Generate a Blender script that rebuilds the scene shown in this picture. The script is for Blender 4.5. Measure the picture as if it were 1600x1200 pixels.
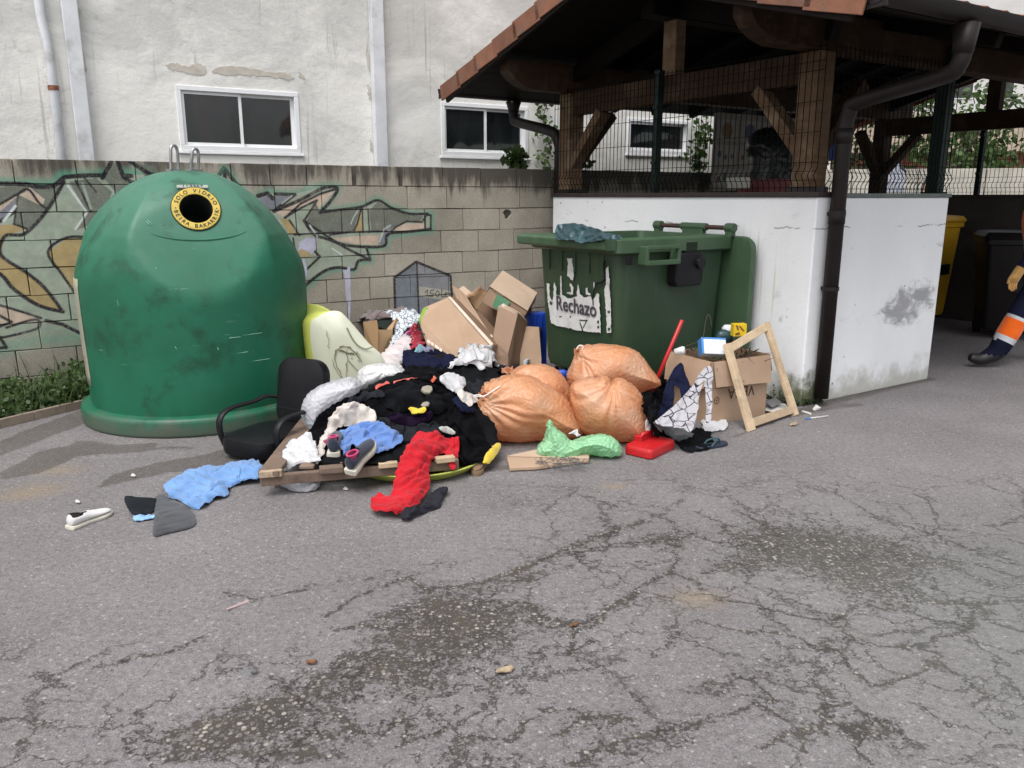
import bpy, bmesh, math, random
import numpy as np
from mathutils import Vector, Matrix, geometry
from math import sin, cos, tan, pi, radians, sqrt, atan2

random.seed(7); RNG = np.random.default_rng(7)
SC = bpy.context.scene
COL = SC.collection
for _o in list(bpy.data.objects): bpy.data.objects.remove(_o)

# ------------------------------------------------------------------ camera, sky, sun, exposure
PITCH = radians(13.1); FPX = 1260.0; EYE = np.array([0.0, 0.0, 1.5])
cam = bpy.data.cameras.new('camera'); camo = bpy.data.objects.new('camera', cam); COL.objects.link(camo)
camo.location = EYE; camo.rotation_euler = (pi/2-PITCH, 0, 0)
cam.sensor_width = 36; cam.lens = 36*FPX/1600; cam.clip_end = 500; cam.clip_start = .05
SC.camera = camo
SUN_EL, SUN_AZ = radians(62), radians(205)          # azimuth clockwise from +Y: high, behind the camera on the left
world = bpy.data.worlds.new('World'); SC.world = world; world.use_nodes = True
wn = world.node_tree.nodes; wl = world.node_tree.links; wn.clear()
w_sky = wn.new('ShaderNodeTexSky'); w_sky.sky_type = 'NISHITA'; w_sky.sun_disc = False
w_sky.sun_elevation = SUN_EL; w_sky.sun_rotation = SUN_AZ; w_sky.air_density = 1.0; w_sky.dust_density = 4.0
w_hsv = wn.new('ShaderNodeHueSaturation'); w_hsv.inputs['Saturation'].default_value = .22
w_bg = wn.new('ShaderNodeBackground'); w_bg.inputs['Strength'].default_value = .15
w_out = wn.new('ShaderNodeOutputWorld')
wl.new(w_sky.outputs[0], w_hsv.inputs['Color']); wl.new(w_hsv.outputs[0], w_bg.inputs[0]); wl.new(w_bg.outputs[0], w_out.inputs[0])
sun = bpy.data.lights.new('sun', 'SUN'); suno = bpy.data.objects.new('sun', sun); COL.objects.link(suno)
sun.energy = .9; sun.angle = radians(35); sun.color = (1, .965, .92)
_sd = Vector((sin(SUN_AZ)*cos(SUN_EL), cos(SUN_AZ)*cos(SUN_EL), sin(SUN_EL)))
suno.rotation_euler = _sd.to_track_quat('Z', 'Y').to_euler()
SC.view_settings.view_transform = 'Standard'; SC.view_settings.look = 'None'
SC.view_settings.gamma = 1; SC.view_settings.use_curve_mapping = False
SC.view_settings.exposure = 0.75

# ------------------------------------------------------------------ measuring helpers: photo pixel -> point in the place
CP, SP = cos(PITCH), sin(PITCH)
def ray(px, py):
    a = (px-800)/FPX; b = (600-py)/FPX
    return np.array([a, CP+b*SP, -SP+b*CP])
def onz(px, py, z=0.0):
    r = ray(px, py); return EYE + r*((z-EYE[2])/r[2])
def onplane(px, py, p0, n):
    r = ray(px, py); return EYE + r*(np.dot(np.asarray(p0)-EYE, n)/np.dot(r, n))
def atd(px, py, d):
    r = ray(px, py); return EYE + r*(d/r[1])
_va = radians(57)
V_ = np.array([sin(_va), cos(_va), 0]); U_ = np.array([-cos(_va), sin(_va), 0]); Z_ = np.array([0, 0, 1.0])
C_ = np.array([2.11155, 5.72126, 0])
def S(u, v, z=0.0): return C_ + U_*u + V_*v + Z_*z
_wa = radians(58.8)
WD = np.array([sin(_wa), cos(_wa), 0]); WN = np.array([cos(_wa), -sin(_wa), 0]); W0 = S(3.28, 0)
def W(s, z, off=0.0): return W0 + WD*s + Z_*z + WN*off
def onwall(px, py, off=0.0):
    q = onplane(px, py, W0+WN*off, WN); return float((q-W0)@WD), float(q[2])

# ------------------------------------------------------------------ objects
def link(o): COL.objects.link(o); return o
def tagit(o, label=None, cat=None, group=None, kind=None):
    if label: o['label'] = label
    if cat: o['category'] = cat
    if group: o['group'] = group
    if kind: o['kind'] = kind
    return o
def thing(name, label, cat, loc=(0, 0, 0), group=None, rotz=0.0):
    o = link(bpy.data.objects.new(name, None)); o.location = Vector([float(c) for c in loc]); o.rotation_euler = (0, 0, rotz)
    o.empty_display_size = .1
    return tagit(o, label, cat, group)
def obj(name, me, mat=None, parent=None, local=False):
    o = link(bpy.data.objects.new(name, me))
    if mat is not None and not me.materials: me.materials.append(mat)
    if parent is not None:
        o.parent = parent
        if not local: o.location = -parent_origin(parent)
    return o
def parent_origin(p):
    v = Vector(p.location)
    while p.parent is not None: p = p.parent; v = v + Vector(p.location)
    return v
def mesh_of(verts, faces, smooth=False):
    me = bpy.data.meshes.new('m'); me.from_pydata([tuple(map(float, v)) for v in verts], [], [tuple(f) for f in faces]); me.update()
    if smooth: me.polygons.foreach_set('use_smooth', [True]*len(me.polygons))
    return me
def unit(v):
    v = np.asarray(v, float); return v/(np.linalg.norm(v)+1e-12)

class G:
    """collects simple solids and returns one mesh"""
    def __init__(s): s.v = []; s.f = []
    def add(s, vs, fs):
        n = len(s.v); s.v += [np.asarray(v, float) for v in vs]; s.f += [tuple(i+n for i in f) for f in fs]; return s
    def box(s, c, ax, ay, az, sx, sy, sz):
        c = np.asarray(c, float); ax, ay, az = [np.asarray(a, float) for a in (ax, ay, az)]
        vs = [c+ax*sx*i/2+ay*sy*j/2+az*sz*k/2 for k in (-1, 1) for j in (-1, 1) for i in (-1, 1)]
        return s.add(vs, [(0, 2, 3, 1), (4, 5, 7, 6), (0, 1, 5, 4), (2, 6, 7, 3), (0, 4, 6, 2), (1, 3, 7, 5)])
    def abox(s, x0, x1, y0, y1, z0, z1):
        return s.box(((x0+x1)/2, (y0+y1)/2, (z0+z1)/2), (1, 0, 0), (0, 1, 0), (0, 0, 1), x1-x0, y1-y0, z1-z0)
    def sbox(s, u0, u1, v0, v1, z0, z1):     # box in the shelter's own axes
        return s.box(S((u0+u1)/2, (v0+v1)/2, (z0+z1)/2), V_, U_, Z_, v1-v0, u1-u0, z1-z0)
    def beam(s, p0, p1, w, h, up=(0, 0, 1)):
        p0, p1 = np.asarray(p0, float), np.asarray(p1, float); d = unit(p1-p0); x = np.cross(d, up)
        if np.linalg.norm(x) < 1e-6: x = np.array([1.0, 0, 0])
        x = unit(x); y = np.cross(x, d)
        return s.box((p0+p1)/2, d, x, y, np.linalg.norm(p1-p0), w, h)
    def tube(s, pts, r, n=8, close=False, caps=True):
        pts = [np.asarray(p, float) for p in pts]; m = len(pts); rs = r if hasattr(r, '__len__') else [r]*m
        rings = []; prev = None
        for i, p in enumerate(pts):
            a = pts[(i-1) % m] if (close or i > 0) else p; b = pts[(i+1) % m] if (close or i < m-1) else p
            d = unit(b-a)
            x = np.cross(d, (0, 0, 1)) if prev is None else prev - d*np.dot(prev, d)
            if np.linalg.norm(x) < 1e-4: x = np.cross(d, (1, 0, 0))
            x = unit(x); prev = x; y = np.cross(d, x)
            rings.append([p+(x*cos(2*pi*k/n)+y*sin(2*pi*k/n))*rs[i] for k in range(n)])
        return s.loft(rings, close=close, caps=caps)
    def loft(s, rings, close=False, caps=True):
        n = len(rings[0]); m = len(rings); vs = [v for r in rings for v in r]; fs = []
        for i in range(m if close else m-1):
            for k in range(n):
                a = i*n+k; b = i*n+(k+1) % n; c = ((i+1) % m)*n+(k+1) % n; d = ((i+1) % m)*n+k
                fs.append((a, b, c, d))
        if caps and not close: fs += [tuple(range(n))[::-1], tuple((m-1)*n+k for k in range(n))]
        return s.add(vs, fs)
    def prism(s, poly, org, ex, ey, en, t):
        org = np.asarray(org, float); ex, ey, en = [np.asarray(e, float) for e in (ex, ey, en)]
        a = [org+ex*x+ey*y for x, y in poly]; b = [p+en*t for p in a]; n = len(poly)
        return s.add(a+b, [tuple(range(n))[::-1], tuple(range(n, 2*n))]+[(i, (i+1) % n, (i+1) % n+n, i+n) for i in range(n)])
    def slab(s, pts, t, n=None):             # flat polygon of 3-D points given a thickness along its normal
        p = [np.asarray(q, float) for q in pts]
        if n is None:
            n = np.zeros(3)
            for i in range(len(p)): n += np.cross(p[i]-p[0], p[(i+1) % len(p)]-p[0])
            n = unit(n)
        m = len(p); q = [a-np.asarray(n)*t for a in p]
        return s.add(p+q, [tuple(range(m)), tuple(range(m, 2*m))[::-1]]+[(i, i+m, (i+1) % m+m, (i+1) % m) for i in range(m)])
    def mesh(s, smooth=False):
        me = mesh_of(s.v, s.f, smooth)
        bm = bmesh.new(); bm.from_mesh(me); bmesh.ops.recalc_face_normals(bm, faces=bm.faces); bm.to_mesh(me); bm.free()
        if smooth: me.polygons.foreach_set('use_smooth', [True]*len(me.polygons))
        return me
    def build(s, name, mat, parent=None, smooth=False, bevel=0.0, subsurf=0, seg=2, local=False, auto=None):
        o = obj(name, s.mesh(smooth), mat, parent, local)
        if bevel:
            b = o.modifiers.new('bevel', 'BEVEL'); b.width = bevel; b.segments = seg; b.limit_method = 'ANGLE'; b.angle_limit = radians(35)
        if subsurf:
            m = o.modifiers.new('sub', 'SUBSURF'); m.levels = m.render_levels = subsurf
        if auto: shade_auto(o.data, auto)
        return o
def shade_auto(me, ang=35):
    me.polygons.foreach_set('use_smooth', [True]*len(me.polygons))
    bm = bmesh.new(); bm.from_mesh(me)
    for e in bm.edges:
        if len(e.link_faces) == 2 and e.calc_face_angle(0) > radians(ang): e.smooth = False
    bm.to_mesh(me); bm.free()
def catmull(pts, n=6, closed=True):
    pts = [np.asarray(p, float) for p in pts]; m = len(pts); out = []
    for i in range(m if closed else m-1):
        p0 = pts[(i-1) % m] if closed else pts[max(i-1, 0)]; p1 = pts[i]; p2 = pts[(i+1) % m]
        p3 = pts[(i+2) % m] if closed else pts[min(i+2, m-1)]
        for k in range(n):
            t = k/n
            out.append(.5*((2*p1)+(-p0+p2)*t+(2*p0-5*p1+4*p2-p3)*t*t+(-p0+3*p1-3*p2+p3)*t**3))
    if not closed: out.append(pts[-1])
    return out
_glyph = {}
def glyph(ch, bold=0.0):
    k = (ch, bold)
    if k not in _glyph:
        cu = bpy.data.curves.new('t', 'FONT'); cu.body = ch; cu.size = 1; cu.offset = bold; cu.align_x = 'CENTER'; cu.resolution_u = 3
        o = bpy.data.objects.new('t', cu); COL.objects.link(o)
        me = bpy.data.meshes.new_from_object(o.evaluated_get(bpy.context.evaluated_depsgraph_get()))
        _glyph[k] = ([np.array(v.co) for v in me.vertices], [tuple(p.vertices) for p in me.polygons])
        bpy.data.objects.remove(o); bpy.data.curves.remove(cu); bpy.data.meshes.remove(me)
    return _glyph[k]
def text_to(g, s, org, ex, ey, en, size, bold=0.0, xs=1.0, lift=.0015):
    vs, fs = glyph(s, bold); org = np.asarray(org, float)
    g.add([org+np.asarray(ex)*v[0]*size*xs+np.asarray(ey)*(v[1]-.35)*size+np.asarray(en)*lift for v in vs], fs)

# ------------------------------------------------------------------ materials
def lin(r, g, b):
    f = lambda c: (c/255/12.92) if c/255 <= .04045 else ((c/255+.055)/1.055)**2.4
    return (f(r), f(g), f(b), 1)
class M:
    def __init__(s, name):
        s.m = bpy.data.materials.new(name); s.m.use_nodes = True; s.t = s.m.node_tree; s.n = s.t.nodes
        s.b = s.n['Principled BSDF']; s.out = s.n['Material Output']; s._c = {}
    def set(s, k, v):
        if isinstance(v, (int, float, tuple)): s.b.inputs[k].default_value = v
        else: s.t.links.new(v, s.b.inputs[k])
        return s
    def node(s, typ, **kw):
        n = s.n.new(typ)
        for k, v in kw.items(): setattr(n, k, v)
        return n
    def wire(s, sock, v):
        if v is None: return
        if hasattr(v, 'is_output'): s.t.links.new(v, sock)
        else: sock.default_value = v
    def co(s, which='Object'):
        if which not in s._c:
            s._c[which] = s.node('ShaderNodeNewGeometry').outputs['Position'] if which == 'World' else s.node('ShaderNodeTexCoord').outputs[which]
        return s._c[which]
    def mapping(s, vec, scale=(1, 1, 1), loc=(0, 0, 0), rot=(0, 0, 0)):
        n = s.node('ShaderNodeMapping'); s.wire(n.inputs['Vector'], vec); n.inputs['Scale'].default_value = scale
        n.inputs['Location'].default_value = loc; n.inputs['Rotation'].default_value = rot; return n.outputs[0]
    def noise(s, scale, detail=4, rough=.55, vec=None, dist=0.0, out=0):
        n = s.node('ShaderNodeTexNoise'); s.wire(n.inputs['Vector'], vec if vec is not None else s.co())
        n.inputs['Scale'].default_value = scale; n.inputs['Detail'].default_value = detail; n.inputs['Roughness'].default_value = rough
        n.inputs['Distortion'].default_value = dist; return n.outputs[out]
    def vor(s, scale, feature='F1', vec=None, out='Distance', rnd=1.0):
        n = s.node('ShaderNodeTexVoronoi', feature=feature); s.wire(n.inputs['Vector'], vec if vec is not None else s.co())
        n.inputs['Scale'].default_value = scale; n.inputs['Randomness'].default_value = rnd; return n.outputs[out]
    def ramp(s, fac, stops, interp='LINEAR'):
        n = s.node('ShaderNodeValToRGB'); s.wire(n.inputs[0], fac); cr = n.color_ramp; cr.interpolation = interp
        while len(cr.elements) < len(stops): cr.elements.new(.5)
        for e, (p, c) in zip(cr.elements, stops):
            e.position = p; e.color = c if hasattr(c, '__len__') else (c, c, c, 1)
        return n.outputs[0]
    def math(s, op, a, b=None, c=None, clamp=False):
        n = s.node('ShaderNodeMath', operation=op, use_clamp=clamp); s.wire(n.inputs[0], a); s.wire(n.inputs[1], b); s.wire(n.inputs[2], c); return n.outputs[0]
    def step(s, x, a, b):
        n = s.node('ShaderNodeMapRange'); n.interpolation_type = 'SMOOTHSTEP'; s.wire(n.inputs['Value'], x)
        n.inputs['From Min'].default_value = a; n.inputs['From Max'].default_value = b; return n.outputs[0]
    def mix(s, fac, a, b, blend='MIX'):
        n = s.node('ShaderNodeMix', data_type='RGBA', blend_type=blend); s.wire(n.inputs[0], fac); s.wire(n.inputs[6], a); s.wire(n.inputs[7], b); return n.outputs[2]
    def xyz(s, vec):
        n = s.node('ShaderNodeSeparateXYZ'); s.wire(n.inputs[0], vec); return n.outputs
    def comb(s, x, y, z):
        n = s.node('ShaderNodeCombineXYZ'); s.wire(n.inputs[0], x); s.wire(n.inputs[1], y); s.wire(n.inputs[2], z); return n.outputs[0]
    def dot(s, vec, d):
        n = s.node('ShaderNodeVectorMath', operation='DOT_PRODUCT'); s.wire(n.inputs[0], vec); n.inputs[1].default_value = tuple(map(float, d)); return n.outputs['Value']
    def vadd(s, a, b, sc=1.0):
        n = s.node('ShaderNodeVectorMath', operation='MULTIPLY_ADD'); s.wire(n.inputs[0], b); n.inputs[1].default_value = (sc, sc, sc); s.wire(n.inputs[2], a); return n.outputs[0]
    def rand(s): return s.node('ShaderNodeObjectInfo').outputs['Random']
    def bump(s, h, strength=.3, dist=.01):
        n = s.node('ShaderNodeBump'); s.wire(n.inputs['Height'], h); n.inputs['Strength'].default_value = strength; n.inputs['Distance'].default_value = dist
        if s.b.inputs['Normal'].links: s.t.links.new(s.b.inputs['Normal'].links[0].from_socket, n.inputs['Normal'])
        s.t.links.new(n.outputs[0], s.b.inputs['Normal']); return s

def plain(name, rgb, rough=.6, var=.18, scale=6, bump=.0, bscale=60, metal=0.0, dirt=None, spec=None, rnd=0.0):
    m = M(name); base = rgb if len(rgb) == 4 else (*rgb, 1)
    lo = tuple(c*(1-var) for c in base[:3])+(1,); hi = tuple(min(1, c*(1+var)) for c in base[:3])+(1,)
    c = m.ramp(m.noise(scale, 5, .6), [(.3, lo), (.7, hi)])
    if rnd:
        k = m.ramp(m.rand(), [(0, 1-rnd), (1, 1+rnd*.6)]); c = m.mix(1.0, c, k, 'MULTIPLY')
    if dirt is not None:
        c = m.mix(m.step(m.noise(scale*.7, 6, .65, vec=m.mapping(m.co(), loc=(3, 7, 1))), .5, .72), c, dirt)
    m.set('Base Color', c); m.set('Roughness', rough); m.set('Metallic', metal)
    if spec is not None: m.set('Specular IOR Level', spec)
    if bump: m.bump(m.noise(bscale, 4, .6), bump, .004)
    return m.m
def fabric(name, rgb, var=.25, sheen=.25, rough=.92, weave=500, dirt=.0):
    m = M(name); base = rgb if len(rgb) == 4 else (*rgb, 1)
    lo = tuple(c*(1-var) for c in base[:3])+(1,); hi = tuple(min(1, c*(1+var)) for c in base[:3])+(1,)
    c = m.ramp(m.noise(9, 5, .6), [(.3, lo), (.7, hi)])
    if dirt: c = m.mix(m.math('MULTIPLY', m.step(m.noise(14, 5, .65, vec=m.mapping(m.co(), loc=(5, 2, 8))), .48, .7), dirt), c, (.12, .1, .08, 1))
    m.set('Base Color', c); m.set('Roughness', rough); m.set('Sheen Weight', sheen if max(base[:3]) > .035 else 0.0); m.set('Specular IOR Level', .2 if max(base[:3]) > .035 else .06)
    m.bump(m.noise(45, 5, .65), .35, .006); m.bump(m.noise(weave, 2), .12, .002)
    return m.m
# ------------------------------------------------------------------ flat print: small paint maps made here (no files)
class Paint:
    def __init__(s, name, x0, x1, y0, y1, res):
        s.name = name; s.x0, s.y0, s.res = x0, y0, res; s.w = int((x1-x0)/res); s.h = int((y1-y0)/res); s.x1 = x0+s.w*res; s.y1 = y0+s.h*res
        s.a = np.zeros((s.h, s.w, 4), np.float32); s.a[..., :3] = .5
    def _win(s, pts, pad):
        p = np.asarray(pts, float)
        i0 = max(0, int((p[:, 0].min()-pad-s.x0)/s.res)); i1 = min(s.w, int((p[:, 0].max()+pad-s.x0)/s.res)+2)
        j0 = max(0, int((p[:, 1].min()-pad-s.y0)/s.res)); j1 = min(s.h, int((p[:, 1].max()+pad-s.y0)/s.res)+2)
        if i1 <= i0 or j1 <= j0: return None
        X, Y = np.meshgrid(s.x0+(np.arange(i0, i1)+.5)*s.res, s.y0+(np.arange(j0, j1)+.5)*s.res)
        return i0, i1, j0, j1, X, Y
    def _put(s, w, cov, col):
        i0, i1, j0, j1 = w[:4]; t = s.a[j0:j1, i0:i1]; cov = cov[..., None]
        A = t[..., 3:]; na = cov+A*(1-cov)
        t[..., :3] = np.where(na > 1e-4, (np.array(col[:3], np.float32)*cov+t[..., :3]*A*(1-cov))/np.maximum(na, 1e-4), t[..., :3]); t[..., 3:] = na
    def fill(s, pts, col, soft=None):
        w = s._win(pts, .03)
        if w is None: return
        X, Y = w[4], w[5]; ins = np.zeros(X.shape, bool); p = list(pts); n = len(p)
        for i in range(n):
            (xa, ya), (xb, yb) = p[i], p[(i+1) % n]
            if ya == yb: continue
            ins ^= ((ya > Y) != (yb > Y)) & (X < (xb-xa)*(Y-ya)/(yb-ya)+xa)
        s._put(w, ins.astype(np.float32), col)
    def line(s, pts, r, col, soft=.004, alpha=1.0):
        w = s._win(pts, r+soft)
        if w is None: return
        X, Y = w[4], w[5]; D = np.full(X.shape, 9.0)
        for (xa, ya), (xb, yb) in zip(pts[:-1], pts[1:]):
            dx, dy = xb-xa, yb-ya; L = dx*dx+dy*dy+1e-9; t = np.clip(((X-xa)*dx+(Y-ya)*dy)/L, 0, 1)
            D = np.minimum(D, np.hypot(X-xa-t*dx, Y-ya-t*dy))
        s._put(w, (np.clip((r+soft-D)/(2*soft), 0, 1)*alpha).astype(np.float32), col)
    def blob(s, c, rx, ry, col, alpha=1.0, rot=0.0):
        w = s._win([(c[0]-max(rx, ry)*2, c[1]-max(rx, ry)*2), (c[0]+max(rx, ry)*2, c[1]+max(rx, ry)*2)], 0)
        if w is None: return
        dx, dy = w[4]-c[0], w[5]-c[1]; a = dx*cos(rot)+dy*sin(rot); b = -dx*sin(rot)+dy*cos(rot)
        s._put(w, (np.exp(-((a/rx)**2+(b/ry)**2))*alpha).astype(np.float32), col)
    def image(s):
        im = bpy.data.images.new(s.name, s.w, s.h, alpha=True, float_buffer=False); im.colorspace_settings.name = 'Non-Color'; im.alpha_mode = 'CHANNEL_PACKED'
        im.pixels.foreach_set(np.clip(s.a, 0, 1).ravel()); im.update(); im.pack(); return im

# ---- graffiti on the block wall, measured on the wall's own plane (s along it, z up)
GP = Paint('graffiti', -6.4, .9, 0.0, 1.8, .004)
wp = lambda L: [onwall(x, y) for x, y in L]
sm = lambda L, n=5: [tuple(q) for q in catmull(L, n, closed=False)]
sr = lambda r, g, b: lin(r, g, b)
MINT, GRN, OCH, BLK, TEAL, WHT, PEA, GRY = sr(152, 164, 148), sr(106, 112, 102), sr(172, 150, 104), sr(22, 22, 32), sr(84, 152, 128), sr(205, 212, 210), sr(196, 176, 158), sr(120, 124, 134)
def gl(L, px, col=BLK, smooth=True, **k): GP.line(wp(sm(L) if smooth else L), px*.0040, col, **k)
LEFT = [(-70, 300), (0, 288), (40, 290), (88, 290), (98, 278), (150, 275), (230, 272), (260, 300), (260, 480), (160, 545), (100, 515), (40, 520), (0, 530), (-70, 520)]
GP.line(wp(LEFT[:8]), .045, TEAL, soft=.03, alpha=.8)
GP.fill(wp(LEFT), MINT)
GP.line(wp([(0, 545), (60, 530), (125, 528)]), .05, TEAL, soft=.05, alpha=.55)
GP.fill(wp([(-70, 295), (40, 291), (92, 292), (70, 335), (35, 312), (0, 322), (-70, 330)]), GRN)
GP.fill(wp([(22, 352), (28, 306), (72, 326), (47, 359)]), GRN)
GP.fill(wp([(0, 318), (40, 300), (46, 292), (70, 312), (66, 322), (30, 305), (0, 330)]), PEA)
GP.fill(wp([(-70, 345), (0, 330), (26, 310), (24, 330), (0, 345)]), GRY)
GP.fill(wp([(-70, 365), (0, 352), (22, 350), (42, 358), (8, 369), (1, 398), (-70, 400)]), OCH)
GP.fill(wp([(-20, 395), (1, 398), (40, 424), (72, 452), (98, 487), (62, 477), (22, 452), (0, 428), (-40, 420)]), OCH)
GP.fill(wp([(75, 394), (105, 372), (160, 372), (160, 470), (118, 460), (98, 430)]), OCH)
GP.fill(wp([(0, 478), (45, 492), (62, 500), (20, 510), (0, 505)]), PEA)
GP.fill(wp([(108, 284), (136, 332), (118, 360), (160, 345), (175, 300), (150, 278)]), GRN)
for L, w in [([(-70, 285), (0, 287), (40, 288), (62, 292), (84, 290), (98, 279), (108, 276), (150, 274), (205, 275)], 4.2),
             ([(100, 284), (76, 325), (52, 354), (34, 367), (8, 369), (1, 398), (40, 425), (70, 450), (98, 487)], 3.2),
             ([(98, 487), (60, 477), (22, 452), (0, 428), (-40, 412)], 3.6), ([(150, 372), (105, 371), (75, 394), (98, 430), (118, 459)], 2.6),
             ([(-40, 470), (0, 477), (40, 489), (64, 497)], 2.4), ([(72, 501), (98, 507), (124, 520)], 3.4),
             ([(-20, 325), (0, 319), (26, 304), (44, 296), (60, 316), (72, 326)], 2.2), ([(22, 350), (46, 359)], 2), ([(28, 305), (22, 350)], 1.6),
             ([(-20, 531), (20, 524), (60, 512), (55, 499), (10, 512)], 2.4), ([(0, 527), (10, 543), (-20, 545)], 3), ([(-10, 488), (18, 503), (-10, 514)], 2.6),
             ([(118, 282), (142, 330)], 2.0), ([(132, 278), (150, 300)], 1.8), ([(-20, 352), (0, 346), (24, 330)], 3)]: gl(L, w, smooth=len(L) > 4)
gl([(106, 290), (136, 332), (118, 358)], 1.8, WHT, False); gl([(129, 287), (142, 326)], 2.2, MINT, False); gl([(6, 345), (24, 322)], 2.2, WHT, False)
GP.fill(wp([(160, 275), (174, 255), (186, 255), (196, 280), (235, 285), (215, 262), (205, 254), (240, 260), (265, 290), (180, 300)]), GRN)
for L in [[(160, 278), (174, 253)], [(184, 253), (193, 277), (215, 290)], [(204, 253), (234, 272), (258, 276)], [(338, 280), (350, 262), (362, 278), (378, 296)], [(350, 264), (352, 282)]]: gl(L, 4, smooth=False)
gl([(336, 284), (350, 258), (364, 272), (384, 298)], 5, TEAL, False, soft=.02, alpha=.35)
# right-hand piece
OUT = [(403, 306), (418, 301), (460, 303), (505, 292), (528, 293), (502, 332), (530, 328), (565, 323), (590, 312), (612, 325), (640, 334), (674, 335), (674, 359), (640, 363), (606, 368), (603, 384), (572, 388), (580, 407), (560, 410), (552, 422), (530, 419), (508, 423), (478, 448)]
gl(OUT, 8, TEAL, False, soft=.03, alpha=.75)
GP.fill(wp(OUT+[(470, 440), (440, 380), (400, 330)]), MINT)
GP.fill(wp([(403, 308), (460, 304), (428, 330), (415, 325)]), GRY)
GP.fill(wp([(428, 330), (470, 313), (523, 297), (505, 318), (492, 330), (480, 342), (495, 313), (445, 340)]), PEA)
GP.fill(wp([(500, 332), (563, 325), (552, 362), (497, 366), (478, 346), (494, 318)]), GRN)
GP.fill(wp([(577, 330), (590, 315), (612, 326), (640, 336), (662, 338), (656, 346), (632, 348), (612, 360), (580, 363)]), GRN)
GP.fill(wp([(612, 358), (635, 349), (662, 349), (664, 357), (625, 361)]), PEA); GP.fill(wp([(510, 372), (592, 367), (590, 383), (555, 381)]), PEA)
GP.fill(wp([(553, 362), (565, 328), (567, 362)]), OCH); GP.fill(wp([(436, 340), (455, 345), (468, 367), (452, 366)]), OCH)
GP.fill(wp([(592, 381), (606, 350), (612, 360), (602, 383)]), GRY)
GP.fill(wp([(458, 345), (492, 393), (500, 401), (482, 420), (466, 400)]), MINT)
for L, w in [([(403, 306), (418, 302), (426, 310)], 4.5), ([(430, 303), (461, 304), (440, 320), (428, 330)], 3.6),
             ([(428, 330), (470, 312), (505, 294), (527, 294), (518, 312), (500, 332)], 3.8), ([(500, 332), (530, 328), (565, 323), (590, 313), (612, 325), (640, 334), (668, 334)], 3.2),
             ([(526, 295), (500, 303), (470, 318), (446, 340)], 2.6), ([(445, 340), (470, 325), (495, 313), (485, 330), (475, 345)], 2.4),
             ([(475, 345), (490, 366), (510, 373), (540, 383), (580, 386), (602, 383), (606, 366), (640, 362), (673, 358)], 3.4), ([(673, 359), (673, 336), (664, 336), (664, 358)], 2.4),
             ([(668, 334), (659, 347), (635, 346), (618, 355), (606, 368)], 2.2), ([(565, 323), (558, 350), (552, 362), (515, 367)], 2.2), ([(566, 325), (567, 363)], 1.8), ([(575, 328), (577, 363)], 1.8),
             ([(452, 344), (468, 368)], 2.2), ([(475, 345), (520, 375), (545, 390), (570, 402), (578, 406), (572, 386)], 3.0), ([(460, 367), (520, 363), (604, 361)], 1.8),
             ([(578, 405), (560, 408), (553, 421), (530, 418), (510, 422), (490, 435), (477, 447)], 3.6), ([(492, 393), (500, 401), (480, 420)], 2.6), ([(458, 372), (462, 400)], 2)]: gl(L, w, smooth=len(L) > 5)
gl([(548, 350), (552, 340), (560, 328)], 1.2, WHT, False, alpha=.7); gl([(593, 378), (600, 358), (610, 352)], 1.4, WHT, False, alpha=.8); gl([(440, 318), (456, 306)], 1.6, WHT, False, alpha=.6)
gl([(519, 388), (534, 398)], 1.4, WHT, False); gl([(484, 352), (496, 370)], 1.3, WHT, False)
LAV = sr(186, 186, 208)
GP.fill(wp([(466, 392), (468, 378), (480, 371), (496, 372), (494, 388), (486, 398), (478, 392)]), LAV); GP.fill(wp([(463, 397), (470, 388), (484, 394), (486, 401), (470, 402)]), sr(176, 158, 116))
GP.fill(wp([(466, 420), (475, 402), (480, 420), (477, 445), (475, 472), (472, 472), (467, 440)]), LAV); GP.fill(wp([(535, 422), (542, 421), (544, 416), (547, 418), (548, 470), (546, 505), (544, 505), (541, 470), (538, 428)]), LAV)
HEX = [(617, 434), (650, 409), (705, 432), (708, 500), (618, 500)]
GP.fill(wp(HEX), sr(112, 120, 130)); GP.fill(wp([(652, 410), (705, 432), (708, 500), (655, 500)]), sr(132, 134, 140)); GP.fill(wp([(654, 447), (706, 455), (706, 471), (655, 463)]), sr(176, 172, 160))
for L, w in [([(618, 500), (616, 434), (650, 409), (704, 431), (708, 500)], 3.2), ([(651, 410), (655, 500)], 2.4), ([(617, 434), (704, 431)], .9)]: gl(L, w, smooth=False)
for L in [[(664, 457), (668, 453), (667, 463)], [(678, 453), (673, 454), (672, 458), (677, 459), (676, 463), (671, 463)], [(683, 454), (680, 459), (683, 464), (687, 460), (684, 454)], [(690, 452), (690, 464), (694, 463)], [(696, 461), (699, 458), (696, 457), (695, 463), (699, 463)], [(701, 457), (702, 463), (704, 457)]]: gl(L, 1.0, smooth=False)
IMG_G = GP.image()

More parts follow.
